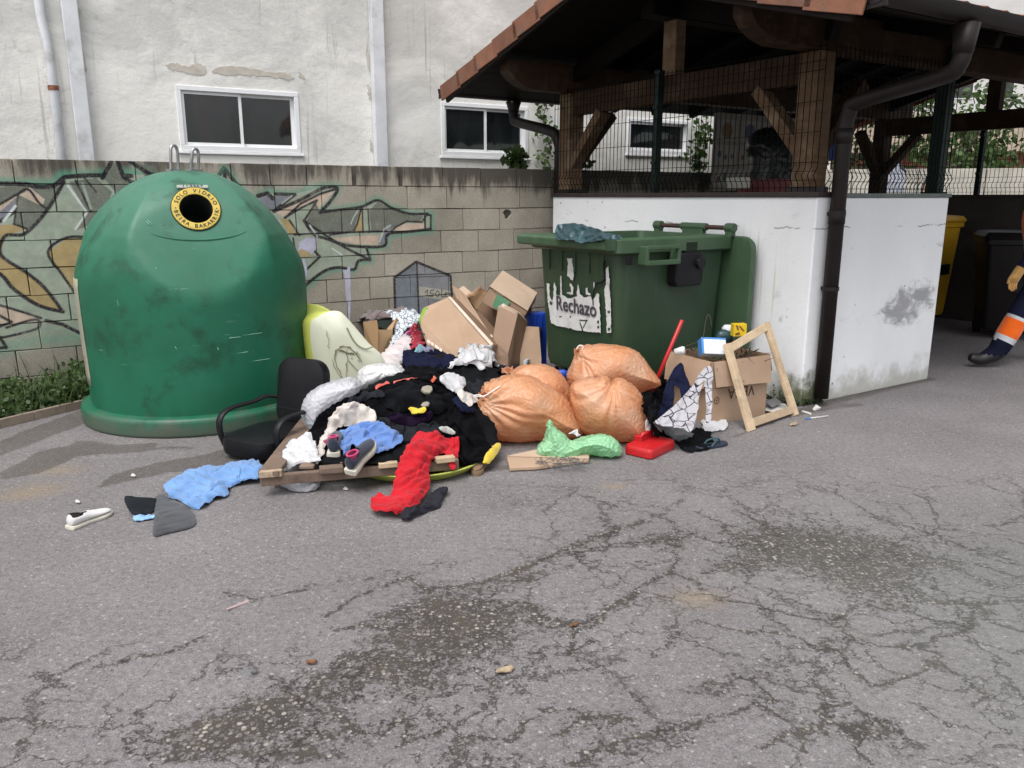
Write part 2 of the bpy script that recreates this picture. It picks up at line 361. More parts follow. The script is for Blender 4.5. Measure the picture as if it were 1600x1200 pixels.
# ---- worn ground map: R cracks and washed-out patches, G damp streaks and darker bands at things' feet, B ochre stains
GM = Paint('ground_wear', -4.2, 4.4, 1.9, 8.4, .008); GM.a[...] = 0; GM.a[..., 3] = 0
_chan = {'R': [], 'G': [], 'B': []}
gp = lambda L: [tuple(onz(x, y)[:2]) for x, y in L]
z8 = lambda L: [(800+x*.5, 700+y*.5) for x, y in L]; z7 = lambda L: [(200+x*.5, 800+y*.5) for x, y in L]
CR = [z8(L) for L in ([(0, 385), (100, 345), (200, 300), (260, 275), (400, 235), (430, 228)], [(210, 355), (200, 330), (320, 300), (500, 290)], [(250, 560), (300, 510), (360, 460), (420, 425), (500, 390), (520, 350), (500, 320), (515, 290), (580, 260)],
      [(0, 520), (60, 500), (100, 560), (200, 550), (260, 530)], [(580, 200), (660, 235), (670, 270), (800, 300), (900, 320)], [(710, 200), (830, 265), (900, 300)], [(440, 290), (500, 270)], [(500, 390), (580, 420), (600, 440)], [(600, 390), (680, 370), (760, 380)],
      [(640, 470), (760, 490), (850, 520), (960, 540), (1000, 545), (1060, 590), (1150, 620), (1240, 620), (1330, 600), (1420, 570), (1460, 500)], [(585, 540), (650, 560), (740, 580), (780, 570), (900, 590), (950, 630), (1030, 640), (1060, 600)],
      [(1030, 640), (1060, 690), (1120, 740), (1200, 730), (1280, 700), (1350, 680), (1430, 740), (1500, 770), (1440, 800)], [(1000, 545), (1090, 490), (1200, 500), (1300, 530), (1400, 560)], [(1240, 430), (1300, 480), (1460, 490), (1600, 480)], [(1240, 340), (1400, 380), (1480, 420), (1540, 440), (1640, 400)],
      [(1150, 290), (1300, 340), (1480, 370), (1600, 410)], [(1100, 210), (1330, 270), (1480, 340), (1600, 370)], [(1460, 500), (1500, 545), (1600, 575)], [(920, 960), (900, 880), (1000, 850), (1080, 890), (1120, 860), (1050, 800), (960, 810), (970, 860)], [(1080, 890), (1090, 980)], [(1150, 870), (1200, 940)],
      [(900, 880), (820, 830), (760, 800), (660, 830), (560, 870), (440, 890), (280, 930), (180, 990)], [(200, 820), (280, 870), (360, 840)], [(690, 710), (780, 750), (830, 800)], [(1340, 680), (1330, 640), (1240, 620)], [(1300, 820), (1370, 870)], [(860, 900), (780, 930)])]
CR += [z7(L) for L in ([(620, 330), (700, 270), (800, 230), (870, 205), (930, 240), (1060, 230), (1150, 210), (1300, 150), (1430, 95), (1600, 30)], [(930, 240), (950, 290)], [(650, 370), (780, 340), (880, 300), (1000, 290), (1170, 300), (1240, 280), (1300, 330), (1400, 350), (1500, 310), (1600, 250)],
      [(400, 640), (480, 600), (560, 560), (640, 500), (700, 440)], [(650, 610), (690, 680), (800, 690), (860, 640), (870, 720), (980, 680)], [(1080, 700), (1200, 720), (1250, 640), (1340, 620)], [(1400, 360), (1380, 440), (1450, 400)], [(150, 800), (220, 740), (330, 680), (480, 660)], [(1380, 800), (1480, 740), (1600, 760)], [(1350, 690), (1430, 640), (1550, 640)], [(300, 250), (400, 270), (560, 240)], [(0, 460), (150, 430), (260, 380)])]
for i, L in enumerate(CR):
    P = gp(L); GM.line(P, .006, (1, 0, 0), soft=.006, alpha=.9); GM.line(P, .03, (1, 0, 0), soft=.04, alpha=.40)
for (x, y, rx, ry, a, rot) in [(1310, 860, .42, .30, .95, -.3), (1225, 850, .2, .15, .7, 0), (1360, 915, .2, .2, .6, 0), (1160, 880, .17, .1, .6, .2), (725, 975, .24, .28, .95, .4), (655, 985, .2, .15, .7, .3), (810, 905, .2, .07, .6, .5), (590, 1040, .2, .1, .75, .4), (420, 1110, .25, .12, .8, .5), (330, 1150, .2, .1, .75, .3), (470, 1170, .2, .1, .7, .2), (650, 1060, .12, .12, .7, 0), (690, 880, .12, .06, .4, .3), (1250, 800, .12, .05, .4, 0), (1050, 1150, .14, .06, .6, .2), (1330, 1140, .15, .06, .5, 0), (1020, 840, .12, .08, .5, 0), (560, 905, .3, .05, .35, .3)]:
    p = onz(x, y); GM.blob(p[:2], rx, ry, (1, 0, 0), a, rot)
R_ = GM.a[..., 3]*GM.a[..., 0]
G2 = Paint('g2', -4.2, 4.4, 1.9, 8.4, .008); G2.a[...] = 0
for L in ([(0, 738), (60, 706), (120, 693), (165, 697), (250, 692), (225, 706), (120, 713), (60, 740), (0, 750)], [(175, 742), (240, 724), (300, 714), (360, 700), (420, 700), (420, 745), (350, 726), (270, 738), (150, 762)], [(0, 690), (40, 672), (130, 640), (160, 650), (60, 690), (0, 712)]): G2.fill(gp(L), (1, 1, 1))
for L, r in (([(1255, 640), (1300, 628), (1455, 592)], .05), ([(120, 690), (200, 700), (300, 700)], .04), ([(560, 765), (640, 745), (740, 735), (860, 725)], .05), ([(1000, 690), (1130, 690), (1200, 660)], .03), ([(1180, 660), (1280, 640), (1340, 632)], .05)): G2.line(gp(L), r, (1, 1, 1), soft=.05, alpha=.7)  # darker bands along the feet of wall, bottle bank, heap and box
g_ = G2.a[..., 3].copy()
for _ in range(3):
    g_ = (g_+np.roll(g_, 1, 0)+np.roll(g_, -1, 0)+np.roll(g_, 1, 1)+np.roll(g_, -1, 1))/5
G3 = Paint('g3', -4.2, 4.4, 1.9, 8.4, .008); G3.a[...] = 0
for x, y, r in ((95, 735, .12), (60, 765, .14), (30, 775, .1), (1090, 935, .1), (960, 760, .06)): G3.blob(onz(x, y)[:2], r, r*.7, (1, 1, 1), .8)
GM.a[..., 0] = np.clip(R_, 0, 1); GM.a[..., 1] = g_; GM.a[..., 2] = G3.a[..., 3]; GM.a[..., 3] = 1
IMG_W = GM.image()

# ------------------------------------------------------------------ setting materials
def img_lookup(m, img, u, v):
    n = m.node('ShaderNodeTexImage'); n.image = img; n.extension = 'CLIP'; n.interpolation = 'Linear'
    m.wire(n.inputs[0], m.comb(u, v, 0.0)); return n
def asphalt():
    m = M('worn_asphalt'); P = m.co('World')
    wob = m.noise(9, 5, .65, vec=P, out=1)
    wobc = m.node('ShaderNodeVectorMath', operation='SUBTRACT'); m.wire(wobc.inputs[0], wob); wobc.inputs[1].default_value = (.5, .5, .5)
    Pw = m.vadd(P, wobc.outputs[0], .09)
    x, y, z = m.xyz(Pw)
    im = img_lookup(m, IMG_W, m.math('DIVIDE', m.math('SUBTRACT', x, GM.x0), GM.x1-GM.x0), m.math('DIVIDE', m.math('SUBTRACT', y, GM.y0), GM.y1-GM.y0))
    ch = m.node('ShaderNodeSeparateColor'); m.wire(ch.inputs[0], im.outputs[0]); worn, wet, och = ch.outputs[0], ch.outputs[1], ch.outputs[2]
    # general tone
    tone = m.ramp(m.noise(1.1, 6, .6, vec=P), [(.3, (.155, .143, .145, 1)), (.7, (.216, .202, .204, 1))])
    fine = m.ramp(m.noise(160, 3, .7, vec=P), [(.25, .5), (.75, 1.42)]); col = m.mix(1, tone, fine, 'MULTIPLY')
    med = m.ramp(m.noise(38, 4, .7, vec=P), [(.3, .72), (.7, 1.22)]); col = m.mix(1, col, med, 'MULTIPLY')
    # washed-out areas: the fines are gone, dark binder between the stones
    brk = m.noise(22, 7, .75, vec=P)
    brk2 = m.noise(75, 4, .7, vec=P)
    wornm = m.step(m.math('ADD', m.math('MULTIPLY', worn, .62), m.math('ADD', m.math('MULTIPLY', m.math('SUBTRACT', brk, .5), 1.7), m.math('MULTIPLY', m.math('SUBTRACT', brk2, .5), 1.2))), .26, .50)
    wornm = m.math('MULTIPLY', wornm, m.step(worn, .06, .28))
    dark = m.ramp(m.noise(7, 5, .6, vec=P), [(.35, (.040, .035, .032, 1)), (.6, (.062, .052, .042, 1)), (.75, (.058, .056, .032, 1))])
    col = m.mix(m.math('MULTIPLY', wornm, .92), col, dark)
    # a finer net of hair cracks between the drawn ones
    Pc = m.vadd(P, wobc.outputs[0], .22); big = m.noise(.8, 3, .6, vec=P)
    ce = m.vor(2.1, 'DISTANCE_TO_EDGE', vec=Pc); ce2 = m.vor(4.6, 'DISTANCE_TO_EDGE', vec=m.mapping(Pc, loc=(3.3, 1.7, 0)))
    zone = m.math('MULTIPLY', m.step(y, 4.7, 3.7), m.math('MAXIMUM', m.step(m.math('ADD', m.xyz(P)[0], m.math('MULTIPLY', m.math('SUBTRACT', big, .5), 2.5)), -.5, .5), m.step(y, 2.7, 2.3)))
    gate = m.step(m.noise(3.4, 4, .65, vec=P), .36, .48)
    hair = m.math('MULTIPLY', m.math('MAXIMUM', m.math('MULTIPLY', m.step(ce, .017, .006), gate), m.math('MULTIPLY', m.step(ce2, .022, .006), m.step(m.noise(2.1, 3, .6, vec=m.mapping(P, loc=(7, 2, 0))), .44, .54))), zone)
    hair = m.math('MULTIPLY', hair, m.step(brk2, .36, .5))
    halo = m.math('MULTIPLY', m.math('MULTIPLY', m.step(ce, .10, .0), zone), m.math('MULTIPLY', gate, .9))
    hw = m.step(m.math('ADD', m.math('MULTIPLY', halo, .5), m.math('ADD', m.math('MULTIPLY', m.math('SUBTRACT', brk, .5), 1.6), m.math('MULTIPLY', m.math('SUBTRACT', brk2, .5), 1.3))), .42, .6)
    hair = m.math('MAXIMUM', hair, m.math('MULTIPLY', hw, m.step(halo, .02, .2)))
    col = m.mix(m.math('MULTIPLY', hair, .86), col, (.048, .041, .035, 1))
    # stones
    for sc, lo, hi, amt in ((120, .66, .82, .5), (62, .84, .9, .6)):
        vd = m.vor(sc, vec=P); vc = m.vor(sc, vec=P, out='Color'); r1, g1, b1 = m.xyz(vc)
        st = m.math('MULTIPLY', m.step(vd, .42, .3), m.step(r1, lo, hi))
        sc_ = m.ramp(g1, [(0, (.2, .185, .175, 1)), (.5, (.31, .29, .285, 1)), (1, (.42, .40, .39, 1))])
        col = m.mix(m.math('MULTIPLY', st, amt), col, sc_)
        dk = m.math('MULTIPLY', m.step(vd, .42, .3), m.step(r1, .16, .08)); col = m.mix(m.math('MULTIPLY', dk, .55), col, (.07, .066, .066, 1))
    Pd = m.vadd(P, wobc.outputs[0], .02); vs = m.vor(58, vec=Pd); vcc = m.xyz(m.vor(58, vec=Pd, out='Color'))
    st = m.math('MULTIPLY', m.math('MULTIPLY', m.step(vs, .5, .36), m.step(vcc[0], .5, .56)), m.math('MAXIMUM', wornm, m.math('MULTIPLY', hw, .8)))
    col = m.mix(m.math('MULTIPLY', st, .8), col, m.ramp(vcc[1], [(0, (.12, .11, .10, 1)), (.6, (.25, .23, .205, 1)), (1, (.42, .39, .35, 1))]))
    col = m.mix(m.math('MULTIPLY', och, .5), col, (.27, .2, .11, 1))
    grn = m.math('MULTIPLY', m.step(m.xyz(P)[0], .3, 2.2), m.step(y, 4.4, 2.6)); col = m.mix(m.math('MULTIPLY', grn, .35), col, (.165, .18, .168, 1))
    wetdarkm = m.step(m.math('ADD', wet, m.math('MULTIPLY', m.math('SUBTRACT', m.noise(5, 5, .6, vec=P), .5), .7)), .3, .6)
    col = m.mix(wetdarkm, col, m.mix(1, col, (.64, .62, .59, 1), 'MULTIPLY'))
    m.set('Base Color', col); m.set('Roughness', m.mix(wetdarkm, (.93, .93, .93, 1), (.62, .62, .62, 1))); m.set('Specular IOR Level', .3)
    h = m.math('SUBTRACT', m.math('ADD', m.math('MULTIPLY', m.noise(120, 3, .7, vec=P), .6), m.math('MULTIPLY', m.vor(52, vec=P), -.5)), m.math('MULTIPLY', m.math('ADD', wornm, hair), .5))
    m.bump(h, .75, .008); m.bump(m.noise(3, 3, .5, vec=P), .25, .03)
    return m.m
M_ASPH = asphalt()

def wall_sz(m):
    P = m.co('World'); q = m.node('ShaderNodeVectorMath', operation='SUBTRACT'); m.wire(q.inputs[0], P); q.inputs[1].default_value = tuple(map(float, W0))
    return m.dot(q.outputs[0], WD), m.xyz(P)[2], P
def blockmat():
    m = M('grey_beige_block'); s, z, P = wall_sz(m)
    base = m.ramp(m.noise(2.2, 5, .6, vec=P), [(.3, (.31, .282, .232, 1)), (.7, (.45, .413, .343, 1))])
    base = m.mix(1, base, m.ramp(m.rand(), [(0, .86), (1, 1.1)]), 'MULTIPLY')
    base = m.mix(1, base, m.ramp(m.noise(95, 6, .8, vec=P), [(.3, .62), (.7, 1.2)]), 'MULTIPLY')
    pits = m.math('MULTIPLY', m.step(m.vor(120, vec=P), .22, .1), m.step(m.noise(20, 3, .6, vec=P), .42, .6)); base = m.mix(m.math('MULTIPLY', pits, .75), base, (.07, .06, .05, 1))
    # black mould runs from the top of the wall
    run = m.noise(1, 6, .62, vec=m.mapping(m.comb(s, z, 0.0), scale=(13, 1.6, 1)))
    big = m.noise(1.7, 4, .6, vec=P)
    hgt = m.step(z, 1.42, 1.76); rgt = m.step(s, -3.6, .2)
    mould = m.math('MULTIPLY', m.math('ADD', m.math('MULTIPLY', hgt, .62), m.math('ADD', m.math('MULTIPLY', m.math('MULTIPLY', rgt, m.step(z, .9, 1.65)), .30), -.1)), 1.0)
    mm = m.step(m.math('ADD', m.math('ADD', mould, m.math('MULTIPLY', m.math('SUBTRACT', run, .5), 1.35)), m.math('MULTIPLY', m.math('SUBTRACT', big, .5), .9)), .24, .66)
    base = m.mix(m.math('MULTIPLY', mm, .86), base, (.05, .045, .038, 1))
    base = m.mix(m.math('MULTIPLY', m.step(m.math('ADD', z, m.math('MULTIPLY', m.noise(4, 5, .6, vec=P), .5)), .72, .3), .55), base, (.12, .11, .1, 1))
    n = img_lookup(m, IMG_G, m.math('DIVIDE', m.math('SUBTRACT', s, GP.x0), GP.x1-GP.x0), m.math('DIVIDE', m.math('SUBTRACT', z, GP.y0), GP.y1-GP.y0))
    wear = m.math('MULTIPLY', m.step(m.noise(60, 5, .75, vec=P), .34, .52), m.step(m.noise(7, 5, .65, vec=P), .30, .46))
    paint = m.mix(1, n.outputs[0], m.ramp(m.noise(11, 5, .65, vec=P), [(.3, .8), (.7, 1.16)]), 'MULTIPLY')
    col = m.mix(m.math('MULTIPLY', m.math('MULTIPLY', n.outputs[1], m.math('ADD', m.math('MULTIPLY', wear, .34), .62)), .98), base, paint)
    m.set('Base Color', col); m.set('Roughness', .93); m.set('Specular IOR Level', .2)
    m.bump(m.math('ADD', m.noise(170, 4, .75, vec=P), m.math('MULTIPLY', pits, -1.2)), .55, .005)
    return m.m
M_BLOCK = blockmat()
M_MORTAR = plain('dark_mortar', (.085, .075, .062), .95, .4, 20, .5, 120)

def plaster():
    m = M('old_white_plaster'); s, z, P = wall_sz(m)
    sz = m.comb(s, z, 0.0)
    col = m.ramp(m.noise(.9, 6, .62, vec=P), [(.3, (.70, .69, .65, 1)), (.7, (.82, .81, .77, 1))])
    up = m.step(z, 2.0, 3.4)
    mould = m.noise(1, 8, .68, vec=m.mapping(sz, scale=(.9, 1.6, 1)), dist=.6)
    mm = m.step(m.math('ADD', mould, m.math('MULTIPLY', up, .2)), .48, .74)
    col = m.mix(m.math('MULTIPLY', mm, .52), col, (.37, .375, .36, 1))
    fine = m.step(m.noise(1, 7, .75, vec=m.mapping(sz, scale=(7, 9, 1))), .52, .68); fine = m.math('MULTIPLY', fine, m.step(m.noise(1.4, 4, .6, vec=P), .42, .62))
    col = m.mix(m.math('MULTIPLY', fine, .5), col, (.33, .33, .31, 1))
    run = m.step(m.noise(1, 5, .6, vec=m.mapping(sz, scale=(22, .8, 1))), .56, .7); run = m.math('MULTIPLY', run, m.step(m.noise(1, 3, .5, vec=m.mapping(sz, scale=(1.3, .7, 1), loc=(4, 2, 0))), .48, .6))
    col = m.mix(m.math('MULTIPLY', run, .6), col, (.3, .3, .28, 1))
    spk = m.math('MULTIPLY', m.step(m.vor(34, vec=P), .2, .1), m.step(m.noise(2.1, 4, .6, vec=m.mapping(P, loc=(3, 1, 2))), .56, .64)); col = m.mix(m.math('MULTIPLY', spk, .7), col, (.22, .21, .2, 1))
    m.set('Base Color', col); m.set('Roughness', .92); m.set('Specular IOR Level', .2)
    m.bump(m.noise(8, 8, .7, vec=P), .5, .02)
    return m.m
M_PLASTER = plaster()
M_RENDER = plain('bare_taupe_render', (.50, .465, .41), .95, .15, 14, .5, 90)
M_FRAME = plain('white_aluminium', (.78, .79, .80), .4, .04, 4)
M_PIPEW = plain('white_painted_pipe', (.62, .635, .66), .6, .1, 5, .2, 30, dirt=(.42, .42, .42, 1))
M_RUST = plain('rust', (.22, .09, .05), .9, .4, 30)
def glassmat():
    m = M('dark_window_glass'); P = m.co('World'); z = m.xyz(P)[2]
    c = m.ramp(m.noise(1.6, 4, .6, vec=m.mapping(P, scale=(2.2, 2.2, .6))), [(.3, (.006, .008, .009, 1)), (.55, (.018, .021, .022, 1)), (.75, (.03, .016, .013, 1))])
    m.set('Base Color', c); m.set('Roughness', .04); m.set('Specular IOR Level', .72); m.bump(m.noise(2.2, 2, .4, vec=P), .05, .05); return m.m
M_GLASS = glassmat()
def shedwhite():
    m = M('white_lime_wall'); P = m.co('World'); q = m.node('ShaderNodeVectorMath', operation='SUBTRACT'); m.wire(q.inputs[0], P); q.inputs[1].default_value = tuple(map(float, C_))
    u = m.dot(q.outputs[0], U_); v = m.dot(q.outputs[0], V_); z = m.xyz(P)[2]; uv = m.comb(m.math('SUBTRACT', v, u), z, 0.0)
    col = m.ramp(m.noise(1.3, 6, .6, vec=P), [(.3, (.74, .75, .765, 1)), (.7, (.83, .84, .855, 1))])
    sc = m.step(m.noise(1, 8, .72, vec=m.mapping(uv, scale=(3, 5, 1)), dist=.8), .58, .70); sc = m.math('MULTIPLY', sc, m.step(m.noise(1.1, 3, .5, vec=m.mapping(P, loc=(9, 2, 5))), .44, .54)); col = m.mix(m.math('MULTIPLY', sc, .6), col, (.36, .36, .37, 1))
    # grey scuffed patch on the short side wall
    dv = m.math('DIVIDE', m.math('SUBTRACT', v, 1.25), .46); dz = m.math('DIVIDE', m.math('SUBTRACT', z, m.math('ADD', .46, m.math('MULTIPLY', v, .16))), .2)
    g = m.math('SUBTRACT', 1.0, m.math('ADD', m.math('MULTIPLY', dv, dv), m.math('MULTIPLY', dz, dz))); onside = m.step(u, .1, .02)
    g = m.math('MULTIPLY', m.step(m.math('ADD', g, m.math('MULTIPLY', m.math('SUBTRACT', m.noise(1, 8, .72, vec=m.mapping(uv, scale=(5, 9, 1)), dist=.5), .52), 3.6)), .1, .9), onside)
    col = m.mix(m.math('MULTIPLY', g, .8), col, (.24, .24, .255, 1))
    # yellowed drips on the long front wall
    dr = m.step(m.noise(1, 3, .5, vec=m.mapping(uv, scale=(26, .7, 1), loc=(2, 0, 0))), .55, .68); win = m.math('MULTIPLY', m.math('MULTIPLY', m.step(u, .95, .7), m.step(u, .12, .3)), m.math('MULTIPLY', m.step(z, .5, .8), m.step(z, 1.4, 1.15)))
    col = m.mix(m.math('MULTIPLY', m.math('MULTIPLY', dr, win), .6), col, (.56, .52, .33, 1))
    # hairline crack along both faces
    zc = m.math('SUBTRACT', z, m.math('ADD', 1.28, m.math('MULTIPLY', m.math('SUBTRACT', m.noise(1, 6, .65, vec=m.mapping(uv, scale=(5, 0, 1))), .5), .1)))
    ck = m.math('MULTIPLY', m.step(m.math('ABSOLUTE', zc), .007, .002), m.step(m.noise(3.2, 4, .6, vec=P), .52, .58)); col = m.mix(m.math('MULTIPLY', ck, .8), col, (.2, .2, .21, 1))
    chip = m.math('MULTIPLY', m.step(m.vor(16, vec=P), .2, .13), m.step(m.noise(3, 4, .6, vec=m.mapping(P, loc=(1, 8, 3))), .58, .66)); col = m.mix(chip, col, (.25, .24, .23, 1))
    low = m.step(m.math('ADD', z, m.math('MULTIPLY', m.math('SUBTRACT', m.noise(6, 6, .65, vec=P), .5), .5)), .24, .03); col = m.mix(m.math('MULTIPLY', low, .75), col, (.34, .33, .28, 1))
    mo = m.math('MULTIPLY', m.step(m.math('ADD', z, m.math('MULTIPLY', m.math('SUBTRACT', m.noise(9, 6, .7, vec=P), .5), .6)), .3, .1), m.step(m.math('ABSOLUTE', m.math('ADD', m.math('SUBTRACT', u, v), .02)), .34, .12)); col = m.mix(m.math('MULTIPLY', mo, .9), col, (.075, .09, .03, 1))
    m.set('Base Color', col); m.set('Roughness', .85); m.set('Specular IOR Level', .25); m.bump(m.noise(12, 7, .65, vec=P), .4, .012); m.bump(ck, -.6, .006); return m.m
M_SHEDW = shedwhite()
def wood(name, dark, light, grain=(1.2, 26, 26), rough=.7, weather=None, gr=.35):
    m = M(name); P = m.co('Object')
    n = m.noise(1, 6, .65, vec=m.mapping(P, scale=(grain[1], grain[1], grain[0])), dist=.4)
    n2 = m.noise(1, 4, .6, vec=m.mapping(P, scale=(grain[0]*3, grain[0]*3, grain[1]*1.4)), dist=.3)
    c = m.mix(.5, m.ramp(n, [(.3, (*dark, 1)), (.7, (*light, 1))]), m.ramp(n2, [(.3, (*dark, 1)), (.7, (*light, 1))]))
    c = m.mix(1, c, m.ramp(m.rand(), [(0, .82), (1, 1.1)]), 'MULTIPLY')
    if weather: c = m.mix(m.step(m.noise(3.5, 6, .65), .48, .66), c, (*weather, 1))
    m.set('Base Color', c); m.set('Roughness', rough); m.set('Specular IOR Level', .12); m.bump(n, gr, .004); return m.m
M_WOODB = wood('brown_stained_timber', (.022, .012, .007), (.048, .026, .015), weather=(.065, .041, .027))  # brown stain, darkened further to hold the shade inside the shelter
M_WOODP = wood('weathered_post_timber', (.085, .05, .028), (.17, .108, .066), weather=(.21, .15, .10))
M_WOODD = wood('shaded_roof_timber', (.005, .0032, .0026), (.009, .0056, .0045))  # near-black: shade under the roof is put into the timber colour
M_WOODL = wood('pale_raw_wood', (.44, .325, .21), (.60, .47, .32), weather=(.38, .29, .20))
M_WOODG = wood('grey_brown_old_wood', (.12, .085, .065), (.225, .165, .13), weather=(.08, .06, .05))
M_TILE = plain('terracotta', (.25, .105, .06), .85, .2, 9, .4, 60, rnd=.45, dirt=(.15, .095, .075, 1))
M_BRPIPE = plain('dark_brown_pipe', (.014, .0095, .0095), .5, .25, 9, .1, 40, spec=.3)
M_COPE = plain('dark_brown_capping', (.03, .02, .02), .5, .3, 8)
M_COPEG = plain('grey_green_capping', (.11, .135, .125), .6, .2, 8)
M_GMET = plain('dark_green_metal', (.006, .016, .013), .5, .2, 6, spec=.25); M_WIRE = plain('dark_wire', (.003, .006, .005), .7, .2, 6, spec=.05)
M_INNER = plain('shaded_inner_plaster', (.045, .038, .034), .9, .25, 3, .4, 30, dirt=(.02, .017, .015, 1))  # shade inside the shelter is put into this plaster colour

# ------------------------------------------------------------------ ground and sky-side setting
def ground():
    nx, ny = 2, 2; g = G(); xs = [-150, -6, 7, 150]; ys = [-150, 1.5, 9, 150]
    g.add([(x, y, 0) for y in ys for x in xs], [(j*4+i, j*4+i+1, (j+1)*4+i+1, (j+1)*4+i) for j in range(3) for i in range(3)])
    return tagit(g.build('ground', M_ASPH), kind='structure')
ground()

# ------------------------------------------------------------------ block wall: every block its own piece
wall = thing('block_wall', 'low wall of beige concrete blocks with mould and painted graffiti behind the rubbish', 'wall', W(-3, 0))
ZB = [0, .157, .362, .567, .772, .977, .1+1.082, 1.387, 1.592, 1.767]
G().box((W(-1.3, 0)+W(-1.3, 1.755))/2-WN*.09, WD, WN, Z_, 10.4, .14, 1.755).build('mortar', M_MORTAR, wall)
def block_mesh(L, h, t=.16, seed=0):
    r = np.random.default_rng(seed); g = G(); b = .004
    j = lambda a: a+r.uniform(-.004, .004)
    o = [(-L/2, -h/2), (L/2, -h/2), (L/2, h/2), (-L/2, h/2)]; f = [(j(-L/2+b), j(-h/2+b)), (j(L/2-b), j(-h/2+b)), (j(L/2-b), j(h/2-b)), (j(-L/2+b), j(h/2-b))]
    vs = [(x, t, z) for x, z in o]+[(x, .006, z) for x, z in o]+[(x, -r.uniform(0, .004), z) for x, z in f]
    fs = [(0, 1, 2, 3)]+[(i+k, (i+1) % 4+k, (i+1) % 4+k+4, i+k+4) for k in (0, 4) for i in range(4)]+[(8, 9, 10, 11)]
    me = G().add(vs, fs).mesh(); me.materials.append(M_BLOCK); return me
MB = {}
def inpoly_(c, pl):
    r = False
    for i in range(len(pl)):
        (xa, ya), (xb, yb) = pl[i], pl[(i+1) % len(pl)]
        if (ya > c.y) != (yb > c.y) and c.x < (xb-xa)*(c.y-ya)/(yb-ya)+xa: r = not r
    return r
ang_w = atan2(WD[1], WD[0])
gaps = {(8, k): .03 for k in range(0)}
for k in range(9):
    h = ZB[k+1]-ZB[k]-(.005 if k < 8 else 0.0); zc = (ZB[k]+ZB[k+1])/2-(.0025 if k < 8 else 0)
    s = -6.45+(.0 if k % 2 else .2)+RNG.uniform(-.05, .05)
    i = 0
    while s < 3.8:
        L = .404; gap = .003+RNG.uniform(0, .004)
        if k == 8 and any(abs(s-a) < .21 for a in (-2.42, -2.0)): gap = .045
        if k == 8 and RNG.random() < .1: L = .31
        key = (round(h, 3), L, i % 4)
        if key not in MB: MB[key] = block_mesh(L, h, seed=hash(key) % 1000)
        me = MB[key]
        hole = (k == 6 and s < onwall(793, 336)[0] < s+L)
        if hole:
            hs, hz = onwall(793, 334); g = G(); cx = hs-(s+L/2); cz = hz-zc
            cz = max(-h/2+.055, min(h/2-.055, cz)); n = 11; hp = [(cx+(.05+.014*sin(3.1*a)+RNG.uniform(-.008, .008))*cos(a), cz+(.045+RNG.uniform(-.01, .008))*sin(a)) for a in np.linspace(0, 2*pi, n, endpoint=False)]
            oc = [(-L/2, -h/2), (L/2, -h/2), (L/2, h/2), (-L/2, h/2)]
            vs = [(x, 0, z) for x, z in oc]+[(x, .002, z) for x, z in hp]+[(x*.8+cx*.2, .09, z*.8+cz*.2) for x, z in hp]+[(x, .15, z) for x, z in oc]
            fs = []
            import mathutils
            r = geometry.delaunay_2d_cdt([Vector(p) for p in oc+hp], [(i_, (i_+1) % 4) for i_ in range(4)]+[(4+i_, 4+(i_+1) % n) for i_ in range(n)], [], 2, 1e-6)
            for f in r[2]:
                c_ = sum((r[0][q] for q in f), Vector((0, 0)))/len(f)
                if not inpoly_(c_, hp): fs.append(tuple(r[3][q][0] for q in f))
            fs += [(4+q, 4+(q+1) % n, 4+n+(q+1) % n, 4+n+q) for q in range(n)]+[tuple(4+n+q for q in range(n))]
            fs += [(q, (q+1) % 4, 4+2*n+(q+1) % 4, 4+2*n+q) for q in range(4)]
            me = G().add(vs, fs).mesh(); me.materials.append(M_BLOCK)
        o = obj('block', me, None, wall, local=True)
        p = W(s+L/2, zc)-np.array(wall.location)
        o.location = p; o.rotation_euler = (RNG.normal(0, .004), RNG.normal(0, .006), ang_w)
        s += L+gap; i += 1

# ------------------------------------------------------------------ white building behind the wall
BO = -1.4
bld = thing('white_building', 'large off white rendered building with aluminium windows and mould stains', 'building', W(-2, 0, BO))
def BW(s, z, off=0.0): return W(s, z, BO+off)
def onb(px, py):
    return onwall(px, py, BO)
SR = 4.35
wins = []
for TL, BR in (((274, 133), (470, 240)), ((689, 159), (824, 247)), ((981, 184), (1075, 243))):
    s0, z1 = onb(*TL); s1, z0 = onb(*BR); wins.append((s0, s1, z0, z1))
wins.append((-6.9, -5.75, 1.94, 2.51))
wins.sort()
g = G(); TH = .22
def wpanel(s0, s1, z0, z1): g.box((BW(s0, z0)+BW(s1, z1))/2-WN*TH/2, WD, WN, Z_, s1-s0, TH, z1-z0)
zl, zh = 1.93, 2.52; cur = -11.0
wpanel(-11, SR, 0, min(w[2] for w in wins)); wpanel(-11, SR, max(w[3] for w in wins), 7.5)
zl = min(w[2] for w in wins); zh = max(w[3] for w in wins)
for (s0, s1, z0, z1) in wins:
    wpanel(cur, s0, zl, zh)
    if z0 > zl+.001: wpanel(s0, s1, zl, z0)
    if z1 < zh-.001: wpanel(s0, s1, z1, zh)
    cur = s1
wpanel(cur, SR, zl, zh)
g.build('wall', M_PLASTER, bld)
G().box((BW(-11, 0)+BW(SR, 7.5))/2-WN*3.2, WD, WN, Z_, SR+11-.02, 5.6, 7.4).build('rear_block', M_PLASTER, bld)
